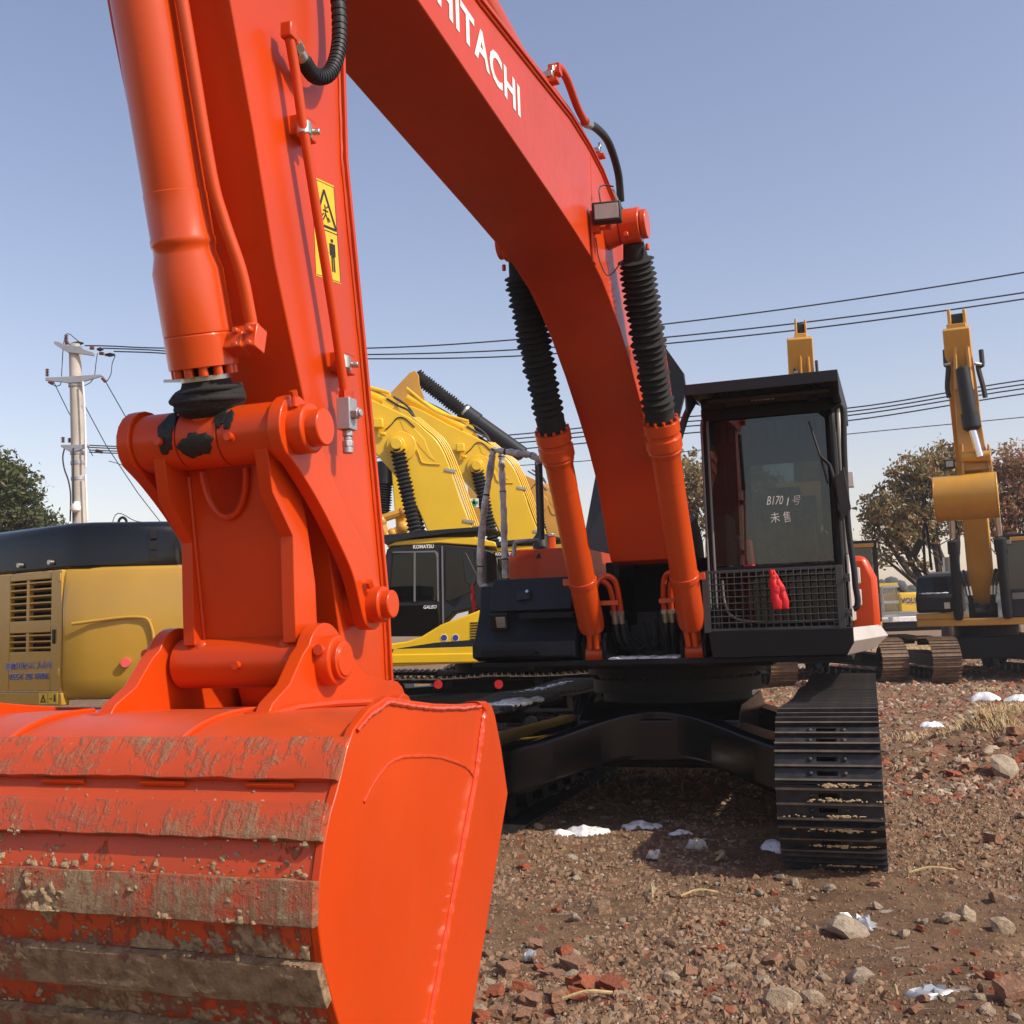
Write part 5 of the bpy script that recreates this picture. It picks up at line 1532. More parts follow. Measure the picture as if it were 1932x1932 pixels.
c = MB(); c.lathe(k3p(870, 455), k3p(1340, 790), [(0, .16), (0, .22), (.45, .22), (.46, .19), (1.8, .19), (1.85, .12)], 18); c.build('arm_cylinder', 'charcoal_paint', k3)
c = MB(); c.cyl(k3p(885, 460), k3p(900, 472), .225, 18); c.build('clamp_band', 'zinc', k3)
for off in (0, 30):
    c = MB(); c.tube(smooth_path([k3p(455, 420 + off), k3p(500, 375 + off), k3p(600, 395 + off), k3p(760, 480 + off), k3p(860, 580 + off), k3p(1000, 660 + off), k3p(1080, 720 + off), k3p(1110, 780 + off)], 5), .035, 7); c.build('hose', 'black_rubber', k3)
# hanging stick of the second machine with its boots and linkage, seen left of the boom
_k2i = (Matrix.Translation(k2.location) @ Matrix.Rotation(-math.pi / 2, 4, 'Z') @ Matrix.Scale(1.03, 4)).inverted()
def k2p(px, py, Y=20.2): return _k2i @ at(670.8 + px * .2315, 670.8 + py * .2315, Y)
c = MB(); simple_bellows(c, k2p(238, 1040), k2p(210, 1330), .12, .17, 14, 12, 4); c.build('bellows', 'black_cloth', k2, 0, 25)
c = MB(); c.cyl(k2p(245, 870), k2p(238, 1050), .16, 16); c.build('bucket_cylinder', 'charcoal_paint', k2)
for a_, b_ in (((185, 1338), (390, 1275)), ((205, 1350), (250, 1470)), ((385, 1400), (300, 1450))):
    c = MB(); pa, pb = k2p(*a_, 19.9), k2p(*b_, 19.9); c.tube([pa, pb], .075, 8); c.ball(pa, .12); c.ball(pb, .10); c.build('bucket_link', 'yellow_cat', k2)
# safety sticker on the hanging stick
c = MB(); q = [k2p(928, 1165, 19.4), k2p(1003, 1165, 19.4), k2p(1003, 1235, 19.4), k2p(928, 1235, 19.4)]; c.hexa(q, [p + Vector((-.03, 0, 0)) for p in q]); stk = c.build('safety_sign', 'white_paint', k2)
c = MB()
for r0 in (((955, 1170), (978, 1230)), ((935, 1188), (998, 1212))):
    a_, b_ = k2p(*r0[0], 19.38), k2p(*r0[1], 19.38); c.span((a_.x, a_.y, a_.z), (a_.x - .004, b_.y, b_.z))
c.build('green_cross', 'decal_green', stk)

# ================================================================== excavators facing the viewer on the right
cshoe = shoe_mesh('track_shoe', .30, .22, 'rusty_steel', False)
CX, CY, CYAW = 11.0, 25.0, R_(25.5)
_ci = (Matrix.Translation((CX, CY, 0)) @ Matrix.Rotation(-CYAW, 4, 'Z')).inverted()
def facing(label):
    root = empty('yellow_excavator', (0, 0, 0), -CYAW); Y_ = 'yellow_cat'
    def cp(px, py, f):                              # sight line met with the machine's own plane f metres ahead of its centre
        o, d = _ci @ Vector((0, 0, SURV_H)), _ci.to_3x3() @ _sight(px, py)
        return o + d * ((-f - o.y) / d.y)
    for s in (1, -1):
        t_ = make_track(root, s * 1.25, 1.95, .46, .30, .22, cshoe, 'black_paint'); t_.rotation_euler = (0, 0, CYAW - R_(6)); t_.location = (-.35, 0, 0)
    c = MB(); c.prism([(-1.0, .45), (1.0, .45), (1.0, .95), (-1.0, .95)], 1.0, -1.0, lambda u_, v_, a: (u_, -a, v_)); c.cyl((0, 0, .9), (0, 0, 1.2), .7, 28); c.build('carbody', 'black_paint', root, .03)
    c = MB(); c.span(M(1.35, -1.4, 1.2), M(-2.6, 1.45, 1.36)); c.build('deck', Y_, root, .02)
    c = MB(); c.prism([(1.35, 1.36), (1.35, 1.50), (-2.5, 1.50), (-2.5, 1.36)], -1.4, -.45, FZ); c.build('side_frame', Y_, root, .02)
    c = MB(); c.prism([(1.38, 1.52), (1.42, 1.9), (1.2, 2.02), (.9, 2.35), (.3, 2.40), (-2.2, 2.40), (-2.2, 1.52)], -1.38, -.50, FZ); bx = c.build('tool_box', 'charcoal_paint', root, .06)
    c = MB(); c.span(M(1.3, -1.0, 1.96), M(1.22, -.68, 2.32)); c.build('step_recess', 'black_paint', bx, .01)
    c = MB(); c.span(M(1.425, -.78, 1.6), M(1.41, -.66, 1.74)); c.build('latch', 'zinc', bx)
    rs_ = random.Random(7); c = MB()
    for k in range(22): c.ball(M(1.30 + rs_.uniform(-.08, .06), -.95 + rs_.uniform(-.40, .40), 1.955), rs_.uniform(.03, .06), 1.3, 1, .5, 8, 5)
    c.build('snow_crust', 'snow', bx)
    c = MB(); c.tube(smooth_path([M(1.2, -1.15, 2.4), M(1.2, -1.12, 3.4), M(1.15, -1.05, 3.5), M(1.0, -1.02, 2.5)], 5), .03, 8); c.build('handrail', 'black_rubber', root)
    c = MB(); c.box(M(1.3, -1.28, 3.0), (.16, .06, .45), Matrix.Rotation(R_(28), 3, 'Y')); c.tube([M(1.2, -1.1, 2.4), M(1.28, -1.4, 2.6), M(1.3, -1.3, 2.8)], .02, 6); c.build('mirror', 'black_rubber', root, .02)
    c = MB(); c.span(M(-.4, -1.3, 2.2), M(-2.8, 1.4, 2.5)); c.build('engine_hood', 'grey_paint', root, .06)
    c = MB(); c.cyl(M(-.6, -.75, 2.4), M(-.6, -.75, 2.85), .12, 14); c.build('exhaust', 'zinc', root)
    # cab
    c = MB()
    for r in (.45, 1.40):
        c.span(M(1.35, r - .05, 1.5), M(1.25, r + .05, 3.15)); c.span(M(-.3, r - .05, 1.5), M(-.4, r + .05, 3.15)); c.span(M(1.3, r - .04, 1.4), M(-.4, r + .04, 1.95))
    c.span(M(1.38, .4, 3.05), M(-.45, 1.45, 3.2)); c.span(M(1.36, .4, 1.36), M(1.3, 1.45, 1.98)); c.span(M(-.38, .4, 1.36), M(-.42, 1.45, 3.1))
    cb_ = c.build('cab', 'charcoal_paint', root, .03)
    c = MB(); c.span(M(1.40, .66, 3.04), M(1.38, 1.38, 3.13)); c.build('cab_brow', Y_, cb_, .01)
    c = MB(); c.span(M(1.33, .50, 1.98), M(1.32, 1.35, 3.05)); c.build('windshield', 'cab_glass', cb_, 0, 0)
    c = MB(); c.span(M(1.37, .62, 1.76), M(1.36, 1.35, 1.90)); c.build('grille', 'grey_paint', cb_)
    c = MB(); c.box(M(1.42, .62, 3.02), (.14, .06, .10)); c.build('lamp', 'lamp_lens', cb_, .01)
    # boom rising behind the bucket
    c = MB(); c.prism([(.1, 1.5), (.7, 1.45), (1.15, 2.3), (1.6, 3.5), (2.5, 4.8), (3.7, 6.6), (3.9, 7.35), (3.65, 7.45), (2.2, 6.4), (.9, 4.4), (.1, 2.6)], -.26, .26, FZ)
    bm = c.build('boom', Y_, root, .02, 35)
    for s in (1, -1):
        a_, b_ = M(1.40, s * .50, 1.35), M(1.80, s * .47, 3.15); e_ = M(2.25, s * .44, 4.5)
        c = MB(); c.lathe(a_, b_, [(0, .08), (.1, .105), (1.5, .105), (1.5, .13), (1.78, .13), (1.8, .09)], 18); cy = c.build('boom_cylinder', 'charcoal_paint', root)
        c = MB(); c.cyl(b_, e_, .062, 16); c.build('rod', 'chrome', cy)
        for k in range(2):
            c = MB(); c.tube(smooth_path([M(1.2, s * (.42 - k * .08), 2.45), M(1.3, s * (.35 - k * .08), 2.2), M(1.3, s * (.28 - k * .06), 1.95), M(1.2, s * (.22 - k * .06), 1.5)], 5), .03, 7); c.build('hose', 'black_rubber', root)
            c = MB(); c.cyl(M(1.31, s * (.30 - k * .07), 2.08), M(1.31, s * (.28 - k * .07), 1.88), .036, 8); c.build('hose_fitting', 'zinc', root)
    c = MB(); c.span(M(1.0, -.3, 1.37), M(.8, .3, 1.7)); c.cyl(M(1.05, -.26, 1.5), M(1.05, .26, 1.5), .09, 14); c.build('control_valve', 'black_rubber', root, .02)
    # stick hanging in front, seen from its back
    F0 = 3.7
    st_ = [cp(x, y, F0) for x, y in ((1785, 612), (1822, 608), (1833, 660), (1842, 720), (1852, 800), (1866, 885), (1812, 890), (1804, 800), (1797, 700), (1790, 650))]
    c = MB(); n_ = len(st_); c.add(st_ + [p + Vector((.0, .55, 0)) for p in st_], [tuple(range(n_)), tuple(range(n_, 2 * n_))[::-1]] + [(i, (i + 1) % n_, n_ + (i + 1) % n_, n_ + i) for i in range(n_)])
    sk_ = c.build('stick', Y_, root, .015)
    for x in (1790, 1819):
        c = MB(); a_ = cp(x, 590, F0 - .1); c.box(a_ + Vector((0, .15, -.12)), (.07, .4, .38)); c.build('stick_tip_lug', Y_, sk_, .02)
    c = MB(); a_ = cp(1804, 600, F0 - .15); c.box(a_ + Vector((0, .2, 0)), (.26, .25, .24)); c.build('tip_link', 'black_rubber', sk_, .03)
    for x0, x1 in ((1801, 1806), (1825, 1834)):
        c = MB(); a_, b_ = cp(x0, 655, F0 + .08), cp(x1, 735, F0 + .08); c.tube([a_, b_], .045, 6); c.build('cylinder_bracket', Y_, sk_)
    a_, m_, b_, e_ = cp(1815, 692, F0 + .22), cp(1829, 780, F0 + .22), cp(1835, 812, F0 + .22), cp(1849, 862, F0 + .22)
    c = MB(); c.lathe(a_, b_, [(0, .08), (.05, .135), ((m_ - a_).length, .15), ((m_ - a_).length, .18), ((b_ - a_).length - .06, .18), ((b_ - a_).length, .12)], 18); cy = c.build('bucket_cylinder', 'charcoal_paint', root)
    c = MB(); c.cyl(b_, e_, .075, 14); c.build('rod', 'chrome', cy)
    c = MB(); c.cyl(cp(1813, 720, F0 + .2), cp(1824, 810, F0 + .2), .03, 8); c.build('feed_pipe', 'black_rubber', cy)
    for s, x in ((-1, 1783), (1, 1851)):
        c = MB(); c.tube(smooth_path([cp(x, 660, F0), cp(x + 2, 690, F0), cp(x + s * -6, 690, F0), cp(x + 4, 730, F0), cp(x + 8, 750, F0)], 4), .05, 7); c.build('hose', 'black_rubber', sk_)
        c = MB(); c.tube([cp(x, 688, F0 + .05), cp(x + s * -12, 686, F0 + .1)], .035, 7); c.build('hose_fitting', 'zinc', sk_)
    c = MB(); a_ = cp(1792, 876, F0 + .1); c.box(a_, (.2, .14, .18)); lm = c.build('work_lamp', 'black_rubber', sk_, .02)
    c = MB(); c.box(a_ + Vector((0, -.075, 0)), (.14, .01, .12)); c.build('lens', 'lamp_lens', lm)
    # linkage and bucket, back of the bucket towards the viewer
    for x0, x1 in ((1812, 1815), (1862, 1872)):
        c = MB(); c.hexa([cp(x0, 838, F0 + .1), cp(x0 + 5, 838, F0 + .1), cp(x1 + 6, 918, F0 + .1), cp(x1, 918, F0 + .1)], [cp(x0, 838, F0 - .3), cp(x0 + 5, 838, F0 - .3), cp(x1 + 6, 918, F0 - .3), cp(x1, 918, F0 - .3)]); c.build('link', Y_, root, .015)
    c = MB(); c.cyl(cp(1815, 862, F0 + .12), cp(1868, 860, F0 + .12), .11, 16); c.build('link_pin', Y_, root)
    c = MB(); c.cyl(cp(1820, 918, F0 + .2), cp(1868, 914, F0 + .2), .12, 16); c.build('link_pin', Y_, root)
    zb = [(3.85, 4.36), (4.0, 4.30), (4.12, 4.18), (4.2, 4.0), (4.22, 3.8), (4.18, 3.62), (4.05, 3.45), (3.8, 3.3), (3.5, 3.24), (3.2, 3.28)]
    off = cp(1821, 935, 4.1).x
    zt, zl = cp(1821, 893, 4.0).z, cp(1821, 977, 4.0).z
    k_ = (zt - zl) / (4.36 - 3.24)
    pr_ = [(f, zl + (z - 3.24) * k_) for f, z in smooth2(zb, 3)]
    inn_ = [(f - .05 * (1 if f > 3.6 else .5), z + (.04 if z < (zt + zl) / 2 else -.04)) for f, z in pr_]
    W_ = (cp(1880, 935, 4.0).x - cp(1764, 935, 4.0).x) / 2
    c = MB(); c.prism(pr_ + inn_[::-1], off - W_, off + W_, FZ); bk = c.build('bucket', Y_, root, .01)
    for s in (1, -1):
        c = MB(); c.prism(pr_ + [(3.1, zt - .2)], off + s * W_, off + s * (W_ + .03), FZ); c.build('side_plate', Y_, bk, .01)
    return root
right_ex = facing('')
right_ex.location = (CX, CY, 0)
tag(right_ex, 'yellow excavator at the right edge with raised stick and empty yellow bucket facing us', 'excavator', 'yellow excavators facing the viewer')
back_ex = copy_tree(right_ex)
back_ex.location = (7.15, 25.6, 0); back_ex.rotation_euler = (0, 0, -R_(14.5))
for ch in back_ex.children:
    if ch.name.startswith('stick'):
        xc = sum(v.co.x for v in ch.data.vertices) / len(ch.data.vertices)
        ch.scale = (.66, 1, 1); ch.location.x = xc * .34
tag(back_ex, 'yellow excavator hidden behind the black cab, its stick tip above the visor', 'excavator', 'yellow excavators facing the viewer')

# ================================================================== the tan-yellow excavator on the left, seen from behind
TD = 9.0
tan_o = at(116, 1300, TD); tan_o.z = 0
tanx = empty('tan_yellow_excavator', tan_o, 0)
tag(tanx, 'tan yellow excavator with black engine hood, only its rear end shown behind the bucket', 'excavator')
def tp(px, py, Y): return at(px, py, Y) - tan_o
SA = Vector((-math.sin(R_(58)), math.cos(R_(58)), 0))            # along its side, receding to the left
RA = Vector((math.cos(R_(12)), math.sin(R_(12)), 0))             # along its rear
def side_pt(s, z, off=0.0): return SA * s + Vector((0, 0, z)) + Vector((SA.y, -SA.x, 0)) * -off
def ztan(py, Y=TD): return at(116, py, Y).z
z0_, z1_, z2_ = ztan(1318), ztan(1072), ztan(985)
SN = Vector((-SA.y, SA.x, 0)); SN = SN if SN.y < 0 else -SN      # outward normal of the side
RN = Vector((RA.y, -RA.x, 0))
# counterweight: plan outline swept in height with a soft waist
plan = [Vector((0, 0, 0)), RA * .05 + RN * .03, RA * .25 + RN * .10, RA * .55 + RN * .15, RA * 1.0 + RN * .17, RA * 1.5 + RN * .15, RA * 2.0 + RN * .08, RA * 2.4 - RN * .05, RA * 2.55 - RN * .3, RA * 2.55 - RN * .8, RA * .04 - RN * .8]
levels = [(z0_ - .02, .90), (z0_ + .03, .97), (z0_ + .13, 1.0), (z0_ + .16, 1.015), (z0_ + .75, 1.02), (z1_ - .22, 1.0), (z1_ - .08, .975), (z1_, .93)]
cen = RA * 1.2 - RN * .35
vs, fs = [], []
for z, k in levels:
    for p in plan:
        q = cen + (p - cen) * k if p.length > .01 else p + RN * (k - 1) * .6
        vs.append(Vector((q.x, q.y, z)))
n_ = len(plan)
for j in range(len(levels) - 1):
    for i in range(n_): fs.append((j * n_ + i, j * n_ + (i + 1) % n_, (j + 1) * n_ + (i + 1) % n_, (j + 1) * n_ + i))
fs.append(tuple(range(n_))[::-1]); fs.append(tuple(range((len(levels) - 1) * n_, len(levels) * n_)))
c = MB(); c.add(vs, fs)
cwt = c.build('counterweight', 'tan_yellow', tanx, .03, 60)
# raised arch panel on the counterweight
ar = smooth_path([RA * .10 + RN * .13 + Vector((0, 0, z0_ + .62)), RA * .6 + RN * .19 + Vector((0, 0, z0_ + .66)), RA * .74 + RN * .20 + Vector((0, 0, z0_ + .58)), RA * .78 + RN * .20 + Vector((0, 0, z0_ + .2))], 6)
c = MB(); c.tube([p - RN * .006 for p in ar], .014, 8); c.build('press_line', 'tan_yellow', cwt)
dt = MB(); q = tp(235, 1254, TD - .05); q2 = q + RN * .0
d0 = RA * ((235 - 116) / SURV_F * TD); d0.z = ztan(1254)
dt.cyl(d0 + RN * .10, d0 + RN * .20, .038, 24); dt.build('pink_dot_sticker', 'pink_dot', cwt)
# side door with grilles
c = MB()
H0, H1 = z0_ + .06, z1_ - .01
def slab(s0, s1, za, zb, o0, o1, mb):
    pts = [side_pt(s0, za) + SN * o0, side_pt(s1, za) + SN * o0, side_pt(s1, zb) + SN * o0, side_pt(s0, zb) + SN * o0]
    mb.hexa(pts, [p + SN * (o1 - o0) for p in pts])
gz = [(ztan(1168), ztan(1090)), (ztan(1228), ztan(1192))]
s_lo, s_hi = .16, .75
slab(.012, s_lo, H0, H1, -.05, .0, c); slab(s_hi, 1.5, H0, H1, -.05, .0, c)
slab(s_lo, s_hi, gz[0][1], H1, -.05, .0, c); slab(s_lo, s_hi, gz[1][1], gz[0][0], -.05, .0, c); slab(s_lo, s_hi, H0, gz[1][0], -.05, .0, c)
door = c.build('side_door', 'tan_yellow', tanx, .008)
c = MB(); slab(.0, 1.5, z0_ - .06, H0 - .012, -.08, .0, c); sill = c.build('side_sill', 'tan_yellow', tanx, .01)
for za, zb in gz:
    nb = 6 if zb - za > .25 else 3
    for k in range(nb):
        c = MB(); z = za + (zb - za) * (k + .5) / nb; hh = (zb - za) / nb * .28
        pts = [side_pt(s_lo, z - hh) + SN * -.045, side_pt(s_hi, z - hh) + SN * -.045, side_pt(s_hi, z - hh + .012) + SN * -.045, side_pt(s_lo, z - hh + .012) + SN * -.045]
        c.hexa(pts, [p + SN * .04 + Vector((0, 0, hh)) for p in pts]); c.build('louvre', 'tan_yellow', door)
    c = MB(); slab(.47, .51, za, zb, -.045, -.004, c); c.build('grille_rib', 'tan_yellow', door)
for zz in (H0 + .12, H1 - .10):
    c = MB(); slab(.02, .05, zz, zz + .07, .0, .012, c); c.build('hinge', 'tan_yellow', door, .004)
c = MB(); slab(.09, .12, H0 + .40, H0 + .52, .0, .014, c); c.build('door_latch', 'black_rubber', door, .004)
c = MB(); slab(.0, 1.5, gz[1][1] + .045, gz[1][1] + .055, -.002, .003, c); c.build('crease_line', 'tan_yellow', door)
c = MB(); slab(.05, 1.5, H0, H1, -.30, -.29, c); c.build('radiator_core', 'black_cloth', tanx)
X_, Zv = -SA, Vector((0, 0, 1))
def sside(px, py):
    """point of the side face seen at a pixel"""
    o = Vector((0, 0, SURV_H)) - tan_o; d = _sight(px, py)
    return o + d * ((-(o.dot(SN))) / d.dot(SN))
a_, b_ = sside(12, 1266), sside(99, 1262)
lettering('重機の後らに入ゐな', 'warning_text', 'white_paint', door, sside(12, 1266) + SN * .002, b_ - a_, Zv, width=(b_ - a_).length, height=.075, bold=.035, depth=.002)
lettering('重機の後らに入ゐな', 'warning_text', 'blue_print', door, sside(12, 1266) + SN * .004 + Vector((0, 0, .004)), b_ - a_, Zv, width=(b_ - a_).length, height=.068, bold=.004, depth=.003)
a_, b_ = sside(18, 1283), sside(93, 1281)
lettering('0S54-28-9806', 'phone_number', 'white_paint', door, sside(18, 1284) + SN * .002, b_ - a_, Zv, width=(b_ - a_).length, height=.064, bold=.035, depth=.002)
lettering('0S54-28-9806', 'phone_number', 'blue_print', door, sside(18.6, 1283.5) + SN * .004, b_ - a_, Zv, width=(b_ - a_).length * .99, height=.056, bold=.008, depth=.003)
q = [sside(74, 1307), sside(109, 1306), sside(109, 1328), sside(74, 1329)]
c = MB(); c.hexa([p + SN * .001 for p in q], [p + SN * .004 for p in q]); dcl = c.build('warning_decal', 'decal_yellow', sill)
c = MB()
def dtri(pts): c.add([q[0].lerp(q[1], u).lerp(q[3].lerp(q[2], u), v) + SN * .006 for u, v in pts], [tuple(range(len(pts)))])
dtri([(.08, .85), (.24, .15), (.29, .25), (.17, .76)]); dtri([(.24, .15), (.40, .85), (.33, .85), (.22, .3)]); dtri([(.08, .85), (.40, .85), (.38, .75), (.12, .75)])
dtri([(.6, .5), (.72, .5), (.72, .6), (.6, .6)]); dtri([(.82, .2), (.9, .2), (.92, .8), (.8, .8)]); dtri([(.49, .05), (.51, .05), (.51, .95), (.49, .95)])
c.build('pictogram', 'black_print', dcl)
# black engine hood
hp = [SA * 1.8 + SN * -.03, SA * .02 - RN * .03, RA * .22 + RN * .05, RA * .95 + RN * .06, RA * 1.08 - RN * .05, RA * 1.08 - RN * .8, SA * 1.8 - SN * .9]
lv_ = [(z1_ - .012, 1.0), (z1_ + .15, .985), (z2_ - .12, .97), (z2_ - .03, .93), (z2_, .85)]
cen = RA * .5 - RN * .45 + SA * .3
vs, fs = [], []
for z, k in lv_:
    for p in hp:
        q_ = cen + (p - cen) * k; vs.append(Vector((q_.x, q_.y, z)))
n_ = len(hp)
for j in range(len(lv_) - 1):
    for i in range(n_): fs.append((j * n_ + i, j * n_ + (i + 1) % n_, (j + 1) * n_ + (i + 1) % n_, (j + 1) * n_ + i))
fs.append(tuple(range(n_))[::-1]); fs.append(tuple(range((len(lv_) - 1) * n_, len(lv_) * n_)))
c = MB(); c.add(vs, fs); hood = c.build('engine_hood', 'black_gloss', tanx, .03, 50)
for k in range(3):
    c = MB(); p = RA * .74 + RN * .052 + Vector((0, 0, z1_ + .08 + k * .095)); c.box(p, (.055, .03, .07), Matrix.Rotation(R_(12), 3, 'Z')); c.build('vent_slot', 'lamp_lens' if k == 9 else 'black_cloth', hood)
for s in (.18, .62):
    c = MB(); c.cyl(side_pt(s, z1_ + .06) + SN * -.04, side_pt(s, z1_ + .06) + SN * .015, .022, 12); c.build('bolt', 'zinc', hood)
c = MB(); p = RA * .42 - RN * .2 + Vector((0, 0, z2_ - .02)); c.tube(smooth_path([p, p + RA * .0 + Vector((0, 0, .05)), p + RA * .03 + Vector((0, 0, .075)), p + RA * .06 + Vector((0, 0, .05)), p + RA * .06], 4), .012, 7); c.build('lifting_eye', 'black_gloss', hood)
c = MB(); p0_ = RA * 1.15 - RN * .6; c.add([p0_ + Vector((0, 0, z1_ - .02)), p0_ + RA * 1.3 + Vector((0, 0, z1_ - .02)), p0_ + RA * 1.3 - RN * .8 + Vector((0, 0, z1_ - .02)), p0_ - RN * .8 + Vector((0, 0, z1_ - .02))] + [p0_ + Vector((0, 0, z1_ + .19)), p0_ + RA * 1.3 + Vector((0, 0, z1_ + .19)), p0_ + RA * 1.3 - RN * .8 + Vector((0, 0, z1_ + .19)), p0_ - RN * .8 + Vector((0, 0, z1_ + .19))], [(3, 2, 1, 0), (4, 5, 6, 7), (0, 1, 5, 4), (1, 2, 6, 5), (2, 3, 7, 6), (3, 0, 4, 7)]); c.build('side_hood', 'slate_paint', tanx, .03)
c = MB()
for s in (.6, 2.0):
    c.add([p + Vector((0, 0, z)) for z in (.0, .9) for p in (RA * s - RN * .4, RA * (s + .5) - RN * .4, RA * (s + .5) - RN * 3.4 + SA * 1, RA * s - RN * 3.4 + SA * 1)], [(3, 2, 1, 0), (4, 5, 6, 7), (0, 1, 5, 4), (1, 2, 6, 5), (2, 3, 7, 6), (3, 0, 4, 7)])
c.build('undercarriage', 'black_paint', tanx, .1)

# ================================================================== far yellow machine with the open cab door
vo = at(1690, 1190, 44.0); vo.z = 0.15
vol = empty('yellow_excavator', vo)
tag(vol, 'small far yellow excavator with open grey cab door and dark lettering on its side', 'excavator')
def vp(px, py, Y=44.0): return at(px, py, Y) - vo
def vbox(x0, y0, x1, y1, ya, yb, mb):
    a, b = vp(x0, y0, ya), vp(x1, y1, ya); mb.span((a.x, ya - 44.0, a.z), (b.x, yb - 44.0, b.z))
c = MB(); vbox(1695, 1118, 1775, 1160, 43.4, 45.5, c); body = c.build('body', 'yellow_volvo', vol, .1)
c = MB(); vbox(1648, 1155, 1780, 1168, 43.2, 45.6, c); c.build('deck', 'grey_paint', vol, .05)
c = MB(); vbox(1640, 1170, 1790, 1188, 42.9, 45.8, c); c.build('track', 'black_paint', vol, .15)
c = MB(); vbox(1655, 1165, 1775, 1171, 42.8, 43.3, c); c.build('snow_crust', 'snow', vol, .03)
c = MB()
for x0, x1 in ((1652, 1655), (1664, 1667), (1691, 1694)): vbox(x0, 1106, x1, 1158, 43.5, 43.6, c); vbox(x0, 1106, x1, 1158, 45.0, 45.1, c)
vbox(1650, 1101, 1694, 1107, 43.4, 45.2, c); vcab = c.build('cab', 'yellow_volvo', vol, .04)
c = MB(); vbox(1655, 1108, 1664, 1150, 43.52, 43.54, c); vbox(1667, 1108, 1691, 1150, 43.52, 43.54, c); c.build('window', 'clear_glass', vcab)
c = MB()
vbox(1665, 1107, 1668, 1162, 42.6, 42.7, c); vbox(1692, 1107, 1696, 1162, 42.6, 42.7, c); vbox(1665, 1160, 1696, 1164, 42.6, 42.7, c); vbox(1665, 1134, 1696, 1138, 42.6, 42.7, c); vbox(1665, 1105, 1696, 1108, 42.6, 42.7, c)
c.build('door', 'galvanised', vcab, .02)
q = vp(1700, 1139, 43.35); lettering('VOLVO', 'lettering', 'navy_print', body, (q.x, -.62, q.z), Vector((1, 0, 0)), Vector((0, 0, 1)), width=.95, height=.24, bold=.03, depth=.01)
c = MB(); c.tube(smooth_path([vp(1694, 1106), vp(1708, 1120), vp(1716, 1140), vp(1760, 1100)], 4), .12, 8); c.build('boom', 'charcoal_paint', vol)

# ================================================================== utility pole and its lines
PY = 30.0
def pp_(px, py, Y=PY): return at(px, py, Y)
Zp = lambda x, y: ((100 + x / 3.22) * .6389, (950 + y / 3.22) * .6389)      # survey sheet of the pole
base = pp_(150.5, 985); top_ = pp_(141.0, 650)
pole_x = base.x + (base.x - top_.x) * 0.0
pole = empty('utility_pole', (base.x, PY, 0))
tag(pole, 'round concrete power pole with three steel crossarms behind the black engine hood', 'pole')
PO = Vector((base.x, PY, 0))
lean = Vector(((top_.x - base.x) / (top_.z - base.z), 0, 1))
def pl(z): return lean * z - Vector((lean.x * base.z, 0, 0))
c = MB(); c.tube([pl(z) for z in (-.5, 2, 4, 6, 8, top_.z)], [.235, .22, .205, .19, .175, .165], 24); c.build('shaft', 'concrete_pole', pole, 0, 60)
def q_(x, y, Y=PY): return pp_(*Zp(x, y), Y) - PO
def arm(pts, name='crossarm', d=.07, mat='galvanised'):
    A = [q_(*p, PY - .22) for p in pts]
    m = MB(); n = len(A); m.add(A + [p + Vector((0, d, 0)) for p in A], [tuple(range(n)), tuple(range(n, 2 * n))[::-1]] + [(i, (i + 1) % n, n + (i + 1) % n, n + i) for i in range(n)])
    return m.build(name, mat, pole, .01)
arms = [arm([(190, 185), (225, 188), (320, 225), (440, 232), (470, 260), (572, 292), (572, 325), (440, 305), (320, 292), (190, 210)]),
        arm([(108, 530), (330, 520), (440, 512), (640, 500), (655, 515), (450, 575), (330, 582), (250, 572), (108, 560)]),
        arm([(255, 1170), (370, 1168), (520, 1165), (520, 1185), (370, 1245), (345, 1240), (255, 1190)])]
for y in (255, 545, 605, 1250, 1345, 1495):
    c = MB(); z = q_(390, y).z; c.cyl(pl(z - .05), pl(z + .05), .205, 20); c.build('clamp_band', 'galvanised', pole)
for i, (x, y, h) in enumerate(((307, 195, 75), (127, 520, 75), (277, 1150, 55), (340, 1150, 45))):
    c = MB(); a, b = q_(x, y), q_(x, y - h); L_ = (b - a).length
    pr_ = []
    for k in range(5): pr_ += [(L_ * k / 5, .025), (L_ * (k + .35) / 5, .065), (L_ * (k + .5) / 5, .025)]
    pr_ += [(L_, .02)]
    c.lathe(a, b, pr_, 10); c.build('insulator', 'insulator_red', pole, label=None)
for (a, b) in (((300, 205), (330, 200)), ((535, 250), (572, 252)), ((625, 300), (665, 305)), ((145, 570), (180, 590)), ((650, 535), (680, 570)), ((590, 1225), (650, 1240)), ((370, 1175), (450, 1190))):
    c = MB(); c.tube([q_(*a), q_(*b)], .05, 8); c.build('insulator', 'insulator_red', pole)
for (a, b) in (((360, 208), (470, 205)), ((600, 262), (660, 262)), ((675, 315), (770, 315))):
    c = MB(); c.tube([q_(*a), q_(*[(a[0] + b[0]) / 2, (a[1] + b[1]) / 2]), q_(*b)], [.03, .065, .03], 8); c.build('wire_clamp', 'black_rubber', pole)
for r, pts, mat in ((.03, ((465, 570), (480, 800), (490, 1100), (494, 1385)), 'white_paint'), (.03, ((490, 1455), (498, 1650), (506, 1890)), 'white_paint'), (.022, ((290, 1210), (275, 1290), (290, 1400), (325, 1500), (345, 1600), (350, 1700), (345, 1900)), 'black_rubber'), (.02, ((375, 1200), (375, 1400), (376, 1700), (372, 1900)), 'black_rubber')):
    c = MB(); c.tube(smooth_path([q_(*p, PY - .24) for p in pts], 5), r, 8); c.build('conduit', mat, pole)
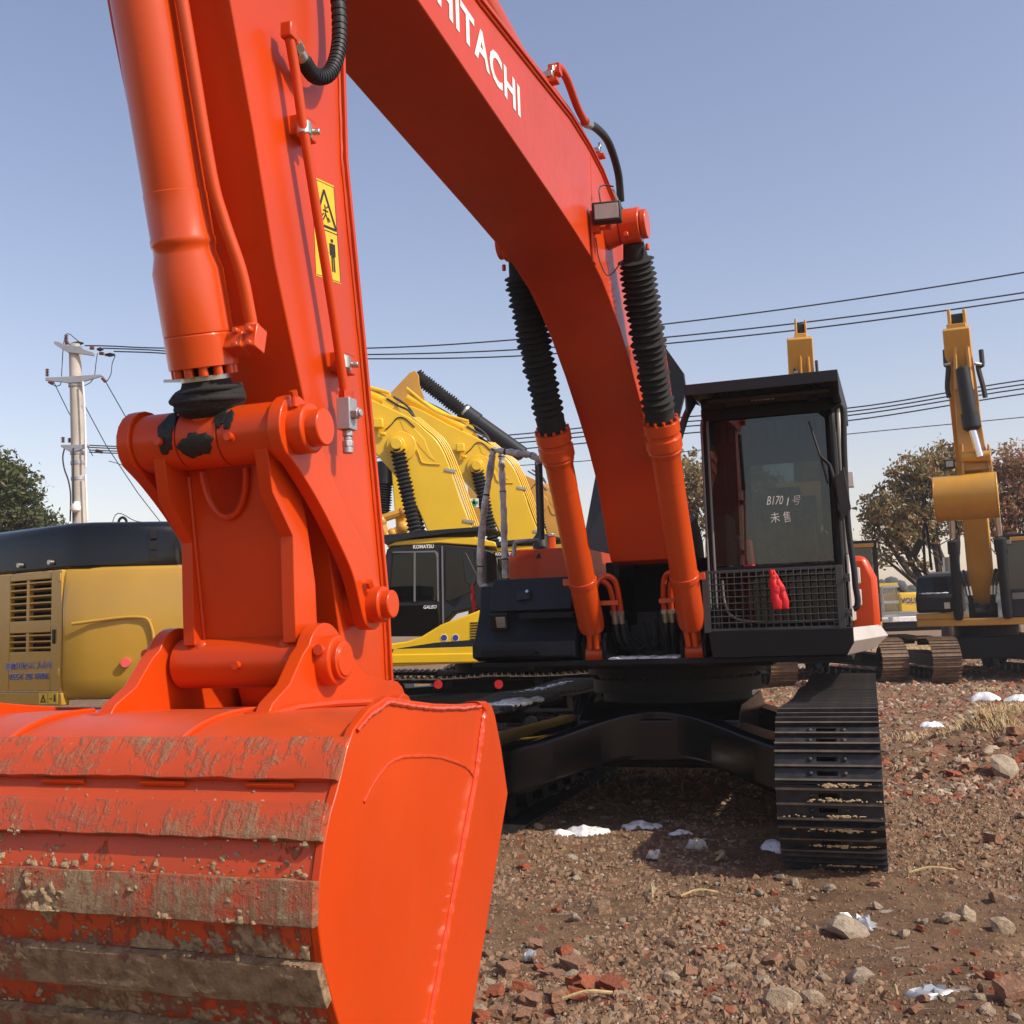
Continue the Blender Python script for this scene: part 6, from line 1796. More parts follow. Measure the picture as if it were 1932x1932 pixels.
for pts in (((305, 120), (285, 200), (275, 300), (268, 430), (262, 520)), ((310, 115), (345, 120), (380, 150), (430, 190)), ((605, 300), (590, 400), (578, 500), (545, 570), (480, 610)), ((775, 320), (745, 400), (735, 490), (710, 545), (685, 575)), ((180, 600), (215, 612), (250, 600), (262, 560))):
    c = MB(); c.tube(smooth_path([q_(*p, PY - .1) for p in pts], 5), .013, 6); c.build('jumper_wire', 'wire_grey', pole)
c = MB(); p = q_(398, 1760, PY - .35); c.lathe(p + Vector((0, 0, -.16)), p + Vector((0, 0, .15)), [(0, .06), (.05, .13), (.10, .14), (.16, .14), (.24, .12), (.24, .06), (.31, .05)], 18); c.box(p + Vector((.02, .15, .12)), (.08, .3, .06)); cctv = c.build('security_camera', 'white_paint', pole, .005)
# lines: from the pole towards the right, sagging
def wire(pts, r, label, name='power_line', mat='wire_grey'):
    P = smooth_path([pp_(x, y, Y) for x, y, Y in pts], 8)
    m = MB(); m.tube(P, r, 6)
    return tag(m.build(name, mat), label, 'wire', 'overhead wires')
Yr = 25.0
wire([(160, 652, 29.9), (210, 653, 29.8), (330, 657, 29.6), (690, 657, 28.8), (970, 641, 28.0), (1250, 612, 27.0), (1560, 572, 26.2), (1932, 514, Yr), (2400, 430, 24)], .019, 'uppermost overhead wire crossing the sky at the right edge')
wire([(195, 657, 29.9), (280, 660, 29.8), (400, 667, 29.6), (690, 669, 28.8), (970, 660, 28.0), (1250, 637, 27.0), (1560, 603, 26.2), (1932, 552, Yr), (2400, 475, 24)], .019, 'second overhead wire from the top, just above its lower neighbour')
wire([(215, 663, 29.9), (300, 666, 29.8), (400, 674, 29.6), (690, 677, 28.8), (970, 672, 28.0), (1250, 649, 27.0), (1560, 616, 26.2), (1932, 564, Yr), (2400, 488, 24)], .019, 'third overhead wire from the top, grazing the raised yellow stick tip')
for k, (yl, ym, yr) in enumerate(((842, 822, 717), (846, 830, 725), (851, 838, 733), (855, 850, 743))):
    wire([(168, yl - 2, 29.9), (215, yl, 29.8), (330, yl + 3, 29.6), (690, ym + 14, 28.8), (970, ym - 2, 28.0), (1300, ym - 36 + k, 26.8), (1600, (ym + yr * 2) / 3 + 18 - k, 26), (1932, yr, Yr), (2400, yr - 60, 24)], .017, ('topmost', 'second', 'third', 'lowest')[k] + ' of the four close wires passing behind the cab roof')
wire([(205, 870, 29.8), (310, 890, 29.6), (690, 890, 29), (1100, 870, 28), (1610, 818, 26), (1932, 787, Yr), (2400, 740, 24)], .011, 'thin single wire below the four close wires')
wire([(210, 1140, 29.9), (214, 640 * 1.53, 29.7), (260, 984, 29.2), (320, 990, 28.8), (700, 1010, 27)], .012, 'slack black cable drooping right from low on the pole', 'slack_cable', 'black_rubber')
def stay(pts, label):
    m = MB(); m.tube([pp_(*p) for p in pts], .014, 6); tag(m.build('stay_wire', 'wire_grey'), label, 'wire', 'stay wires of the power pole')
stay([(198, 718, 29.9), (262, 830, 32), (330, 965, 35), (400, 1100, 38)], 'steep thin stay wire slanting right from the pole crossarm end')
stay([(157, 760, 29.9), (200, 840, 31), (260, 930, 33), (330, 1020, 36)], 'steep thin stay wire slanting right from the pole shaft')
stay([(99, 716, 29.9), (128, 775, 30.6), (175, 860, 32)], 'short thin stay wire slanting down from the left crossarm end')

# ================================================================== trees
def leaf_quads(m, c, size, rnd):
    a = Vector((rnd.gauss(0, 1), rnd.gauss(0, 1), rnd.gauss(0, 1))).normalized()
    b = a.orthogonal().normalized(); b = (Matrix.Rotation(rnd.uniform(0, 6.28), 3, a) @ b)
    d = a.cross(b)
    l_, w_2 = size * rnd.uniform(.7, 1.3), size * rnd.uniform(.35, .6)
    m.add([c - b * l_, c + d * w_2 + a * w_2 * .3, c + b * l_, c - d * w_2 + a * w_2 * .3], [(0, 1, 2), (0, 2, 3)])
def tree(name, label, loc, height, trunk_r, blobs, nleaf, size, mat, seed, trunk_top=.35, dens=1.0):
    rnd = random.Random(seed)
    root = empty(name, loc)
    tag(root, label, 'tree', 'trees behind the yard')
    tk = MB()
    base_z = -.2
    fork = Vector((rnd.uniform(-.1, .1), 0, height * trunk_top))
    tk.tube(smooth_path([Vector((0, 0, base_z)), Vector((.04, 0, fork.z * .5)), fork], 4), [trunk_r * (1.25 - .55 * k / 8) for k in range(9)], 9)
    cl = MB()
    tot = sum(b[3] * b[4] * b[5] for b in blobs)
    for (x, y, z, rx, ry, rz) in blobs:
        c = Vector((x, y, z))
        mid = fork.lerp(c, .5) + Vector((rnd.uniform(-.25, .25), rnd.uniform(-.25, .25), -.15 * (c - fork).length * .4))
        pth = smooth_path([fork - Vector((0, 0, .15)), mid, c], 4)
        tk.tube(pth, [trunk_r * .5 * (1 - .85 * k / (len(pth) - 1)) + .012 for k in range(len(pth))], 7)
        # twigs and leaf clumps on them
        share = max(3, int(nleaf * (rx * ry * rz) / tot / 26))
        for _ in range(share):
            d = Vector((rnd.gauss(0, 1), rnd.gauss(0, 1), rnd.gauss(0, 1))).normalized()
            rr = rnd.random() ** .40
            e = c + Vector((d.x * rx * rr, d.y * ry * rr, d.z * rz * rr))
            if rnd.random() < .5:
                s0 = pth[rnd.randint(4, len(pth) - 1)]
                tk.tube([s0, s0.lerp(e, .5) + Vector((0, 0, -.06)), e], [.02, .014, .006], 5)
            cs = rnd.uniform(.10, .30) * (size / .12)
            for _k in range(26):
                leaf_quads(cl, e + Vector((rnd.gauss(0, cs), rnd.gauss(0, cs), rnd.gauss(0, cs * .8))), size, rnd)
    tk.build('trunk', 'bark', root)
    me = bpy.data.meshes.new('crown'); me.from_pydata(cl.v, [], cl.f); me.materials.append(MATS[mat])
    link('crown', me, root)
    return root
def tb_(px, py, Y, rx, ry, rz, o):
    p = at(px, py, Y) - o; return (p.x, p.y, p.z, rx, ry, rz)
TY = 33.0
o = at(1783, 1100, TY); o.z = 0
tree('autumn_tree', 'brown and green autumn tree between the cab and the raised yellow bucket', o, 7.5, .26,
     [tb_(1680, 960, TY, 1.0, 1.1, .75, o), tb_(1735, 905, TY, 1.1, 1.2, .8, o), tb_(1790, 880, TY, 1.0, 1.2, .75, o), tb_(1690, 1010, TY, .9, 1.0, .55, o), tb_(1750, 985, TY, 1.1, 1.1, .6, o), tb_(1670, 1055, TY, .5, .6, .3, o), tb_(1720, 1070, TY, .45, .5, .22, o), tb_(1650, 985, TY, .45, .6, .5, o), tb_(1820, 930, TY, .8, 1.0, .9, o)], 10500, .085, 'leaf_autumn', 4, .22)
o = at(1905, 1130, TY + 2); o.z = 0
tree('autumn_tree', 'reddish autumn tree at the right edge behind the yellow bucket', o, 7.5, .24,
     [tb_(1905, 880, TY + 2, 1.2, 1.2, .7, o), tb_(1870, 930, TY + 2, .9, 1.0, .8, o), tb_(1900, 975, TY + 2, 1.2, 1.1, .7, o), tb_(1960, 920, TY + 2, 1.2, 1.2, 1.1, o), tb_(1880, 1005, TY + 2, .7, .8, .35, o)], 8000, .085, 'leaf_red', 9, .22)
o = at(1300, 1100, 36); o.z = 0
tree('autumn_tree', 'olive brown tree glimpsed between orange boom cylinder and cab', o, 6.5, .22,
     [tb_(1300, 890, 36, 1.0, 1.1, .9, o), tb_(1315, 970, 36, 1.2, 1.2, 1.0, o), tb_(1390, 930, 36, 1.4, 1.2, 1.1, o), tb_(1460, 960, 36, 1.2, 1.2, 1.2, o)], 7000, .10, 'leaf_autumn', 12, .25)
o = at(-30, 1150, 34); o.z = 0
tree('evergreen_tree', 'dense dark green tree at the left edge beside the power pole', o, 6.5, .3,
     [tb_(-40, 900, 34, 1.5, 1.3, 1.1, o), tb_(15, 920, 34, .95, 1.0, .85, o), tb_(45, 960, 34, .85, 1.0, .6, o), tb_(75, 985, 34, .7, .9, .45, o), tb_(-20, 980, 34, 1.5, 1.2, .9, o), tb_(95, 1005, 34, .6, .8, .4, o)], 16000, .085, 'leaf_evergreen', 6, .3)
# far wooded rise
fw = MB(); rf = random.Random(1)
pr_ = []
for k in range(160):
    px = 1200 + k * 10
    hh = 1113 - 14 * math.exp(-((px - 1665) / 40) ** 2) - 10 * (noise.noise(Vector((px * .02, 1, 0))) + .4) - 6 * rf.random() - (px - 1932) * .03
    pr_.append((px, hh))
vs, fs = [], []
for px, hh in pr_:
    a, b = at(px, hh, 210), at(px, 1200, 210)
    for dy in (0, 8, 20): vs.append(Vector((a.x, 210 + dy, a.z * (1 if dy == 8 else .55) + rf.uniform(-.6, .6))))
    vs += [Vector((b.x, 205, -1)), Vector((b.x, 240, -1))]
for k in range(len(pr_) - 1):
    i, j = k * 5, k * 5 + 5
    for a, b in ((3, 0), (0, 1), (1, 2), (2, 4)): fs.append((i + a, i + b, j + b, j + a))
fw.add(vs, fs)
for k in range(1500):
    px = rf.uniform(1200, 2790); i = min(len(pr_) - 1, int((px - 1200) / 10)); p = at(px, pr_[i][1] + rf.uniform(-1, 26), 208); fw.ball(p, rf.uniform(.5, 1.3), 1.2, 1, .9, 6, 4)
tag(kind(fw.build('far_woodland', 'far_trees', None, 0, 60), 'stuff'), 'hazy bluish far woodland on the horizon', 'woodland')

# ================================================================== rubble, snow and litter
GH = ground_h
def rock_mesh(name, seed, mat, brick=False, sx=1, sy=1, sz=1):
    r = random.Random(seed)
    b = bmesh.new()
    if brick:
        bmesh.ops.create_cube(b, size=1.0)
        bmesh.ops.scale(b, vec=(sx, sy, sz), verts=b.verts)
        bmesh.ops.subdivide_edges(b, edges=b.edges[:], cuts=2, use_grid_fill=True)
        cut = r.choice((-1, 1))
        for v in b.verts:
            k = .035 if abs(v.co.x) < sx * .49 else .06
            v.co += Vector((r.uniform(-k, k) * sx, r.uniform(-k, k) * sy, r.uniform(-k, k) * sz))
            if v.co.x * cut > sx * .3: v.co.x += r.uniform(-.22, .08) * sx * cut
    else:
        bmesh.ops.create_icosphere(b, subdivisions=2, radius=.5)
        o_ = Vector((r.uniform(0, 50), r.uniform(0, 50), 0))
        planes = [Vector((r.gauss(0, 1), r.gauss(0, 1), r.gauss(0, 1))).normalized() for _ in range(5)]
        for v in b.verts:
            for p in planes:
                d = v.co.dot(p)
                if d > .30: v.co -= p * (d - .30) * .85
            v.co *= 1 + .28 * noise.noise(v.co * 3 + o_)
            v.co.x *= sx; v.co.y *= sy; v.co.z *= sz
    me = bpy.data.meshes.new(name); b.to_mesh(me); b.free()
    me.materials.append(MATS[mat])
    return me
rr = random.Random(77)
brick_me = [rock_mesh('brick', k, 'brick_red' if k % 3 else 'brick_dusty', True, 1.0, .52, .30) for k in range(7)]
brick_half = [rock_mesh('broken_brick', 20 + k, 'brick_red' if k % 2 else 'brick_dusty', True, .62, .55, .34) for k in range(7)]
stone_me = [rock_mesh('stone', 40 + k, ('stone_pale', 'stone_pale', 'stone_brown', 'stone_grey')[k % 4], False, 1, r_, z_) for k, (r_, z_) in enumerate(((.8, .6), (.7, .75), (.9, .5), (.75, .65), (.85, .7), (.6, .55), (.8, .8), (.7, .5)))]
def put(me, name, px, py, size, label, cat, group=None, rz=None, tilt=.25, sink=.25):
    p = on_ground(px, py); p = on_ground(px, py, GH(p.x, p.y))
    o = bpy.data.objects.new(name, me); COL.objects.link(o)
    o.location = (p.x, p.y, GH(p.x, p.y) + size * sink)
    o.rotation_euler = (rr.uniform(-tilt, tilt), rr.uniform(-tilt, tilt), rr.uniform(0, 6.28) if rz is None else rz)
    o.scale = (size,) * 3
    return tag(o, label, cat, group)
G1, G2 = 'bricks heaped beside the bucket', 'bricks and stones lying on the dirt'
heap = [(1010, 1790, .11), (985, 1880, .12), (1040, 1850, .12), (1085, 1830, .15), (1095, 1870, .17), (1160, 1875, .13), (1050, 1900, .12), (1000, 1905, .13), (935, 1890, .10), (940, 1920, .11), (1090, 1895, .12), (895, 1900, .12), (1065, 1795, .10), (960, 1845, .12), (1015, 1815, .10), (910, 1925, .12)]
heap_l = ['half brick sticking out at the top left of the heap beside the bucket', 'dusty brick end left of the middle of the heap', 'broken brick lying just left of the tall dusty one', 'tall dusty brick standing at the top of the heap beside the bucket', 'long red brick lying flat across the heap beside the bucket', 'rightmost squared red brick of the heap beside the bucket',
          'broken brick below the long flat brick of the heap', 'red brick low in the left half of the heap', 'small red brick touching the bucket at the left of the heap', 'red brick at the bottom edge left of the heap', 'broken brick low at the right of the heap', 'red brick lump at the far left bottom, closest to the bucket', 'dusty half brick behind the tall brick of the heap', 'dark red brick at the upper left rim of the heap', 'small flat brick behind the foam scrap', 'red brick cut by the bottom edge beside the bucket']
for k, (x, y, s) in enumerate(heap):
    put(brick_me[k % 7] if k in (3, 4, 5) else brick_half[k % 7], 'brick', x, y, s * 1.05, heap_l[k], 'brick', G1, None, .35, .16)
named = [(1133, 1722, .19, 2, 'big pale rounded boulder alone on the dirt in the middle foreground'), (1177, 1740, .075, 0, 'small pale stone just right of the big boulder'), (1230, 1680, .10, 4, 'upright pale stone behind the big boulder'), (1272, 1692, .10, 2, 'flat pale oval stone right of the upright one'),
         (1018, 1560, .12, 0, 'pale stone leaning on the soil heel by the far track'), (1480, 1905, .17, 4, 'pale stone with red side at the bottom edge'), (1532, 1893, .11, 1, 'pale blunt stone at the bottom edge, right of the red-sided one'), (1705, 1620, .09, 2, 'reddish brown wedge stone in front of the near track'),
         (1790, 1740, .13, 0, 'left of the two pale stones side by side on the right'), (1822, 1735, .13, 4, 'right of the two pale stones side by side on the right'), (1882, 1700, .12, 6, 'upright pale stone near the right edge, above the other pale stones'), (1890, 1760, .14, 1, 'large pale jagged stone near the right edge'),
         (1620, 1855, .14, 3, 'grey jagged stone in the right foreground rubble'), (1600, 1765, .22, 3, 'broad flat grey brown slab stone in the right foreground'), (1895, 1440, .40, 3, 'grey slab half buried in the spoil ridge'), (1440, 1745, .09, 0, 'small pale angular stone below the track shadow'), (1505, 1833, .11, 6, 'round pale stone left of the grey jagged one')]
for x, y, s, k, lab in named:
    put(stone_me[k], 'stone', x, y, s * .98, lab, 'stone', G2, None, .4, .12)
for x, y, s, lab in ((1525, 1355, .0, ''), (1750, 1390, .2, 'red brick lying on the spoil ridge beside the near track'), (1780, 1385, .2, 'second red brick on the spoil ridge, right of its neighbour'), (1740, 1470, .14, 'broken red brick below the dry grass tufts'), (1800, 1468, .18, 'long red brick below the dry grass tufts'), (1875, 1590, .16, 'dusty red brick at the right edge near the spoil ridge'), (1460, 1818, .11, 'small cubic red brick piece in the right foreground'), (1920, 1895, .2, 'dark red brick cut by the right edge at the bottom')):
    if s: put(brick_half[int(x) % 7], 'brick', x, y, s, lab, 'brick', G2, None, .35, .16)
rz_ = random.Random(15)
for k in range(26):
    x, y = rz_.gauss(5.6, 1.1), rz_.gauss(11.2, .7)
    o = bpy.data.objects.new('ridge_brick' if k % 3 else 'ridge_stone', (brick_half[k % 7] if k % 3 else stone_me[k % 8])); COL.objects.link(o)
    o.location = (x, y, GH(x, y) + .03); o.rotation_euler = (rz_.uniform(-.5, .5), rz_.uniform(-.5, .5), rz_.uniform(0, 6)); o.scale = (rz_.uniform(.12, .24),) * 3
    if k % 3: tag(o, 'broken red brick half buried in the spoil ridge', 'brick', 'bricks in the spoil ridge')
    else: tag(o, 'pale stone half buried in the spoil ridge', 'stone', 'stones in the spoil ridge')
# many alike pieces lying about
n_b = n_s = 0
tries = 0
while n_b + n_s < 300 and tries < 4000:
    tries += 1
    u = rr.random()
    px, py = (rr.uniform(880, 1940), rr.uniform(1560, 1932)) if u < .62 else (rr.uniform(1660, 1940), rr.uniform(1270, 1560))
    if any(abs(px - q[0]) < 45 and abs(py - q[1]) < 48 for q in named): continue
    if 1450 < px < 1690 and py < 1650: continue
    if px < 945 and py < 1650: continue
    dens = .45 + .55 * noise.noise(Vector((px * .006, py * .012, 3)))
    if py > 1740: dens += .35
    if px > 1700: dens += .2
    if rr.random() > dens: continue
    p = on_ground(px, py)
    s = rr.choice((.03, .035, .04, .05, .06, .08)) * (1 + max(0, p.y - 7) * .06)
    if rr.random() < .42:
        put(rr.choice(brick_half), 'brick_fragment', px, py, s * 1.2, 'small red brick fragment strewn loose over the dirt', 'brick', 'loose brick fragments', None, .5, .15); n_b += 1
    else:
        put(rr.choice(stone_me), 'small_stone', px, py, s, 'small stone strewn loose over the dirt', 'stone', 'loose small stones', None, .5, .2); n_s += 1
# gravel and crumbs: nobody could count these
def scatter(name, label, mat, n, region, smin, smax, seed, flat=.6):
    r = random.Random(seed); m = MB()
    vs, fs = [], []
    for _ in range(n):
        x, y = region(r)
        s = smin + (smax - smin) * r.random() ** 3
        s *= 1 + max(0, math.hypot(x, y) - 8) * .05
        z = GH(x, y)
        a = r.uniform(0, 6.28); ca, sa = math.cos(a), math.sin(a)
        b = len(vs)
        e1, e2 = r.uniform(.7, 1.3), r.uniform(.5, 1.0)
        for (ux, uy, uz) in ((-1, -.4, 0), (.2, -1, 0), (1, .1, 0), (.3, .9, 0), (-.6, .8, 0), (-.4, -.1, 1), (.45, .15, .85)):
            j = r.uniform(.75, 1.2)
            X, Y_ = ux * e1 * s * j, uy * e2 * s * j
            vs.append((x + X * ca - Y_ * sa, y + X * sa + Y_ * ca, z - s * .15 + uz * s * flat * r.uniform(.7, 1.25)))
        fs += [(b, b + 1, b + 5), (b + 1, b + 6, b + 5), (b + 1, b + 2, b + 6), (b + 2, b + 3, b + 6), (b + 3, b + 5, b + 6), (b + 3, b + 4, b + 5), (b + 4, b, b + 5)]
    me = bpy.data.meshes.new(name); me.from_pydata(vs, [], fs); me.materials.append(MATS[mat])
    return tag(kind(link(name, me), 'stuff'), label, 'gravel')
def reg_near(r):
    while True:
        d = 3.2 + 7.0 * r.random() ** 1.1; x = r.uniform(-.35, .62) * d
        if noise.noise(Vector((x * .8, d * .8, 5))) * 1.7 + .5 * noise.noise(Vector((x * 3, d * 3, 2))) + r.random() > .42: return x, d
def reg_mid(r):
    while True:
        d = 9 + 21 * r.random() ** 1.2; x = r.uniform(.02, .58) * d
        if noise.noise(Vector((x * .35, d * .35, 8))) + r.random() > .25: return x, d
scatter('gravel', 'fine mixed gravel and brick crumbs over the near dirt', 'gravel_mix', 60000, reg_near, .002, .019, 31)
scatter('gravel', 'coarser rubble and brick crumbs over the farther dirt', 'gravel_mix', 42000, reg_mid, .006, .06, 32)
# soil clods
scatter('soil_clods', 'crumbly brown soil clods over the near dirt', 'stone_brown', 40000, reg_near, .003, .032, 33, .8)
def reg_even(r):
    d = 3.2 + 6.0 * r.random() ** 1.2; return r.uniform(-.32, .60) * d, d
scatter('soil_crumbs', 'fine brown soil crumbs covering the near dirt', 'stone_brown', 60000, reg_even, .0015, .013, 34, .9)
# snow patches
def snow_patch(px, py, w, d, h, seed, label):
    p = on_ground(px, py); r = random.Random(seed)
    nr, na = 6, 22
    vs, fs = [(0, 0, h)], []
    ph = [r.uniform(0, 6.28) for _ in range(4)]
    for i in range(1, nr + 1):
        t = i / nr
        for k in range(na):
            a = 2 * math.pi * k / na
            q = t * (1 + .22 * math.sin(2 * a + ph[0]) + .16 * math.sin(3 * a + ph[1]) + .10 * math.sin(5 * a + ph[2]) + r.uniform(-.06, .06))
            x, y = w * q * math.cos(a), d * q * math.sin(a)
            vs.append((x, y, GH(p.x + x, p.y + y) - GH(p.x, p.y) + (h * (1 - t ** 2.2) + .012 * noise.noise(Vector((x * 20, y * 20, seed))) - (.02 if i == nr else 0))))
    fs += [(0, 1 + k, 1 + (k + 1) % na) for k in range(na)]
    for i in range(nr - 1):
        for k in range(na): fs.append((1 + i * na + k, 1 + (i + 1) * na + k, 1 + (i + 1) * na + (k + 1) % na, 1 + i * na + (k + 1) % na))
    m = MB(); m.add(vs, fs)
    o = m.build('snow_patch', 'snow', None, 0, 80); o.location = (p.x, p.y, GH(p.x, p.y) + .004)
    return tag(o, label, 'snow', 'melting snow patches')
snow_patch(1108, 1578, .16, .13, .045, 1, 'longest bright snow patch lit by the sun under the boom')
snow_patch(1063, 1592, .085, .07, .035, 2, 'small round snow patch touching the longest bright one')
snow_patch(1212, 1565, .13, .12, .035, 3, 'shaded bluish snow patch under the machine')
snow_patch(1283, 1578, .08, .05, .02, 4, 'thin small shaded snow sliver right of the bluish patch')
snow_patch(1462, 1608, .085, .16, .05, 5, 'shaded snow lump against the front of the near track')
snow_patch(1860, 1318, .34, .26, .16, 6, 'big white snow clump topped with straw on the spoil ridge')
snow_patch(1755, 1372, .16, .10, .06, 7, 'small snow patch left of the big white clump')
snow_patch(1930, 1322, .3, .2, .12, 8, 'white snow clump cut by the right edge')
snow_patch(1690, 1245, .5, .3, .07, 9, 'snow patch between the two far yellow excavators')
snow_patch(1855, 1215, .35, .15, .05, 10, 'thin snow patch under the right yellow excavator')
# litter
def crumple(name, px, py, w, d, h, mat, label, cat, seed):
    p = on_ground(px, py); r = random.Random(seed); m = MB(); n = 7
    vs = [(w * (i / n - .5) + r.uniform(-.1, .1) * w, d * (j / n - .5) + r.uniform(-.1, .1) * d, h * (.35 + .65 * r.random()) * (1 if 0 < i < n and 0 < j < n else .15)) for i in range(n + 1) for j in range(n + 1)]
    fs = [(i * (n + 1) + j, (i + 1) * (n + 1) + j, (i + 1) * (n + 1) + j + 1, i * (n + 1) + j + 1) for i in range(n) for j in range(n)]
    m.add(vs, fs); o = m.build(name, mat, None, 0, 20); o.location = (p.x, p.y, GH(p.x, p.y) + .005); o.rotation_euler = (0, 0, r.uniform(0, 6))
    s_ = o.modifiers.new('thickness', 'SOLIDIFY'); s_.thickness = .003
    return tag(o, label, cat)
crumple('plastic_scrap', 1235, 1623, .12, .08, .06, 'white_sheet', 'crumpled white wrapper at the edge of the machine shadow', 'litter', 1)
crumple('paper_cup', 1316, 1606, .13, .09, .07, 'white_sheet', 'squashed pale cup lying in the machine shadow', 'litter', 2)
crumple('foam_scrap', 1003, 1822, .07, .07, .05, 'galvanised', 'bluish grey foam scrap on the brick heap', 'litter', 3)
crumple('plastic_sheet', 1615, 1748, .18, .12, .06, 'galvanised', 'pale bluish plastic sheet caught on the flat slab', 'litter', 4)
crumple('plastic_sheet', 1755, 1885, .2, .12, .03, 'galvanised', 'torn grey plastic sheet trampled into the right foreground dirt', 'litter', 5)
crumple('blue_bag', 1490, 1243, .5, .3, .25, 'galvanised', 'pale blue bag lying far behind the swing bearing', 'litter', 6)
c = MB(); p = on_ground(1350, 1630); c.tube(smooth_path([Vector((0, 0, .02)), Vector((.05, .03, .05)), Vector((.06, .1, .05)), Vector((.02, .15, .03))], 6), [.006 + .012 * math.sin(math.pi * k / 18) for k in range(19)], 6); oo = c.build('bark_strip', 'straw'); oo.location = (p.x, p.y, GH(p.x, p.y)); tag(oo, 'curled tan bark strip lying in the machine shadow', 'bark')
for k, (x, y, dx, dy) in enumerate(((1760, 1662, .28, .02), (1230, 1690, .03, .30), (1320, 1690, .22, .05), (1110, 1925, .2, .05), (1690, 1900, .02, .12))):
    p = on_ground(x, y); c = MB(); r2 = random.Random(k)
    c.tube(smooth_path([Vector((-dx / 2, -dy / 2, .02)), Vector((0, r2.uniform(-.02, .02), .04)), Vector((dx / 2, dy / 2, .02))], 5), .007, 6); oo = c.build('dry_twig', 'straw'); oo.location = (p.x, p.y, GH(p.x, p.y) + .01)
    tag(oo, ('straight pale stick lying among the right foreground stones', 'thin dry stem sticking up past the upright pale stone', 'thin straw stalk right of the flat oval stone', 'short twig at the bottom edge below the bricks', 'tiny upright splinter in the right foreground')[k], 'twig')
# dry grass tufts
def grass(px, py, n, spread, h, seed, label, mat='straw'):
    p = on_ground(px, py); r = random.Random(seed); m = MB()
    for _ in range(n):
        x, y = r.gauss(0, spread), r.gauss(0, spread * .6); hh = h * r.uniform(.4, 1.2)
        b = Vector((x, y, GH(p.x + x, p.y + y) - .01)); d = Vector((r.gauss(0, .5), r.gauss(0, .4), 1)).normalized()
        q = b + d * hh * .6; e = q + (d + Vector((r.gauss(0, .6), r.gauss(0, .4), -.5))).normalized() * hh * .5
        w = Vector((.0035, .002, 0)) * (1 + p.y * .06)
        m.add([b - w, b + w, q + w * .8, q - w * .8, e], [(0, 1, 2, 3), (3, 2, 4)])
    o = m.build('dry_grass', mat, None, 0, 0); o.location = (p.x, p.y, 0)
    return tag(kind(o, 'stuff'), label, 'grass')
grass(1845, 1415, 110, .14, .20, 1, 'pale dry grass tuft on the spoil ridge'); grass(1900, 1420, 120, .15, .20, 2, 'dry grass tuft at the right of the ridge')
grass(1920, 1350, 120, .16, .24, 3, 'straw hanging from the snow clump at the right edge'); grass(1865, 1305, 120, .12, .12, 4, 'straw on top of the big snow clump')
grass(1320, 1455, 700, .8, .10, 5, 'dry straw seen under the machine beyond its shadow'); grass(1690, 1235, 600, 1.2, .5, 6, 'dry weeds between the far excavators')
grass(1740, 1400, 120, .3, .12, 7, 'short dry stubble beside the near track'); grass(1870, 1225, 400, 1.5, .4, 8, 'dry weeds under the right yellow excavator')
# far concrete kerb blocks behind
c = MB(); a, b = at(780, 1258, 21), at(560, 1262, 21); c.span((b.x, 21, 0), (a.x, 21.5, .55)); tag(c.build('concrete_block', 'concrete_pole', None, .03), 'long pale concrete beam lying far behind the first yellow excavator', 'block')
c = MB(); a, b = at(1400, 1242, 30), at(1590, 1238, 30); c.span((a.x, 30, 0), (b.x, 30.6, .42)); tag(c.build('concrete_block', 'concrete_pole', None, .03), 'long pale concrete beam seen below the cab skirt', 'block')
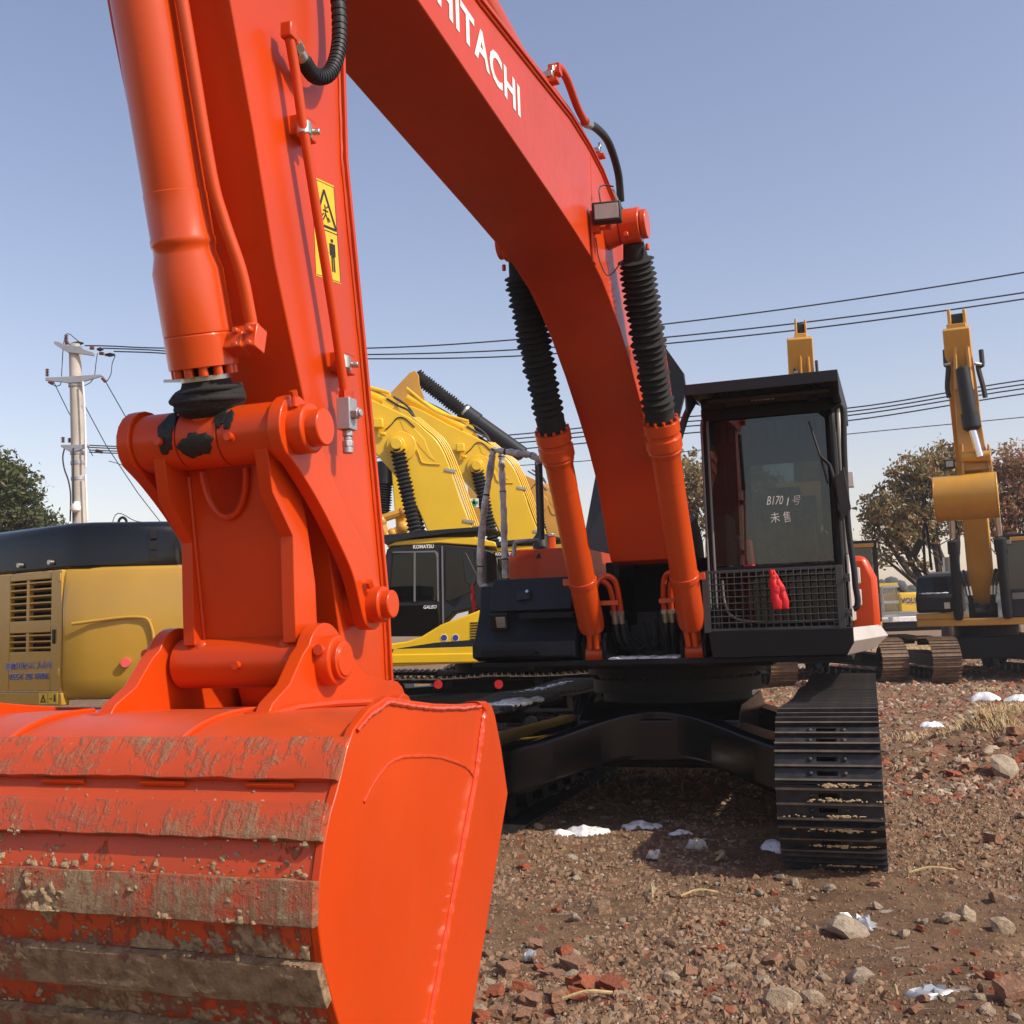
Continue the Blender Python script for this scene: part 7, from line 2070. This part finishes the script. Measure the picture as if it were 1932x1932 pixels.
# red ribbons
def ribbon(pts, w, label, wdir=(1, 0, 0)):
    P = smooth_path(pts, 6); W = Vector(wdir); m = MB(); n = len(P); r = random.Random(5)
    vs = []
    for i, p in enumerate(P):
        ww = w * (.35 + .65 * min(1, i / (n * .45))) * (1 + .1 * math.sin(i))
        off = Vector((0, .012 * math.sin(i * 1.1), 0))
        vs += [p - W * ww + off, p + off * -1 + Vector((0, -.008, 0)), p + W * ww + off]
    fs = []
    for i in range(n - 1):
        for k in range(2): fs.append((i * 3 + k, i * 3 + k + 1, i * 3 + k + 4, i * 3 + k + 3))
    m.add(vs, fs); o = m.build('red_ribbon', 'red_cloth', None, 0, 180); s_ = o.modifiers.new('thickness', 'SOLIDIFY'); s_.thickness = .002
    return tag(o, label, 'ribbon', 'red ribbons tied to the orange excavator')
HW = lambda v: _hi @ v
dirx = (_hi.to_3x3() @ Vector((1, 0, 0)))
ribbon([HW(M(1.43, .955, 1.875)), HW(M(1.44, .965, 1.80)), HW(M(1.44, .975, 1.70)), HW(M(1.44, .985, 1.60))], .032, 'red ribbon tied to the wire mesh guard below the windshield, front tail', dirx)
ribbon([HW(M(1.425, .965, 1.875)), HW(M(1.43, .99, 1.80)), HW(M(1.43, 1.02, 1.71)), HW(M(1.43, 1.035, 1.60))], .03, 'wider red ribbon tail behind the front one on the mesh guard', dirx)
ribbon([HW(sf(1100 * .6389 + 715 / 2.415 * .6389, (1600 + 300 / 2.415) * .6389, 1.14)), HW(sf(1100 * .6389 + 715 / 2.415 * .6389, (1600 + 380 / 2.415) * .6389, 1.14)), HW(sf(1100 * .6389 + 728 / 2.415 * .6389, (1600 + 500 / 2.415) * .6389, 1.14))], .016, 'narrow red ribbon hanging from the plastic-wrapped handrail', dirx)

# ================================================================== winter haze
hz = MB(); hz.span((-640, -80, -1.6), (640, 940, 13.5))
me = bpy.data.meshes.new('haze'); me.from_pydata(hz.v, [], hz.f)
m, n, l, out = _mat('haze_air')
vol_ = n.new('ShaderNodeVolumePrincipled')
vol_.inputs['Color'].default_value = (.88, .90, .95, 1)
vol_.inputs['Density'].default_value = .0009
vol_.inputs['Anisotropy'].default_value = .1
l.new(vol_.outputs[0], out.inputs['Volume'])
me.materials.append(m)
b = bmesh.new(); b.from_mesh(me); bmesh.ops.recalc_face_normals(b, faces=b.faces); b.to_mesh(me); b.free()
haze = kind(link('haze', me), 'stuff')
tag(haze, 'thin pale winter haze hanging over the whole yard', 'haze')
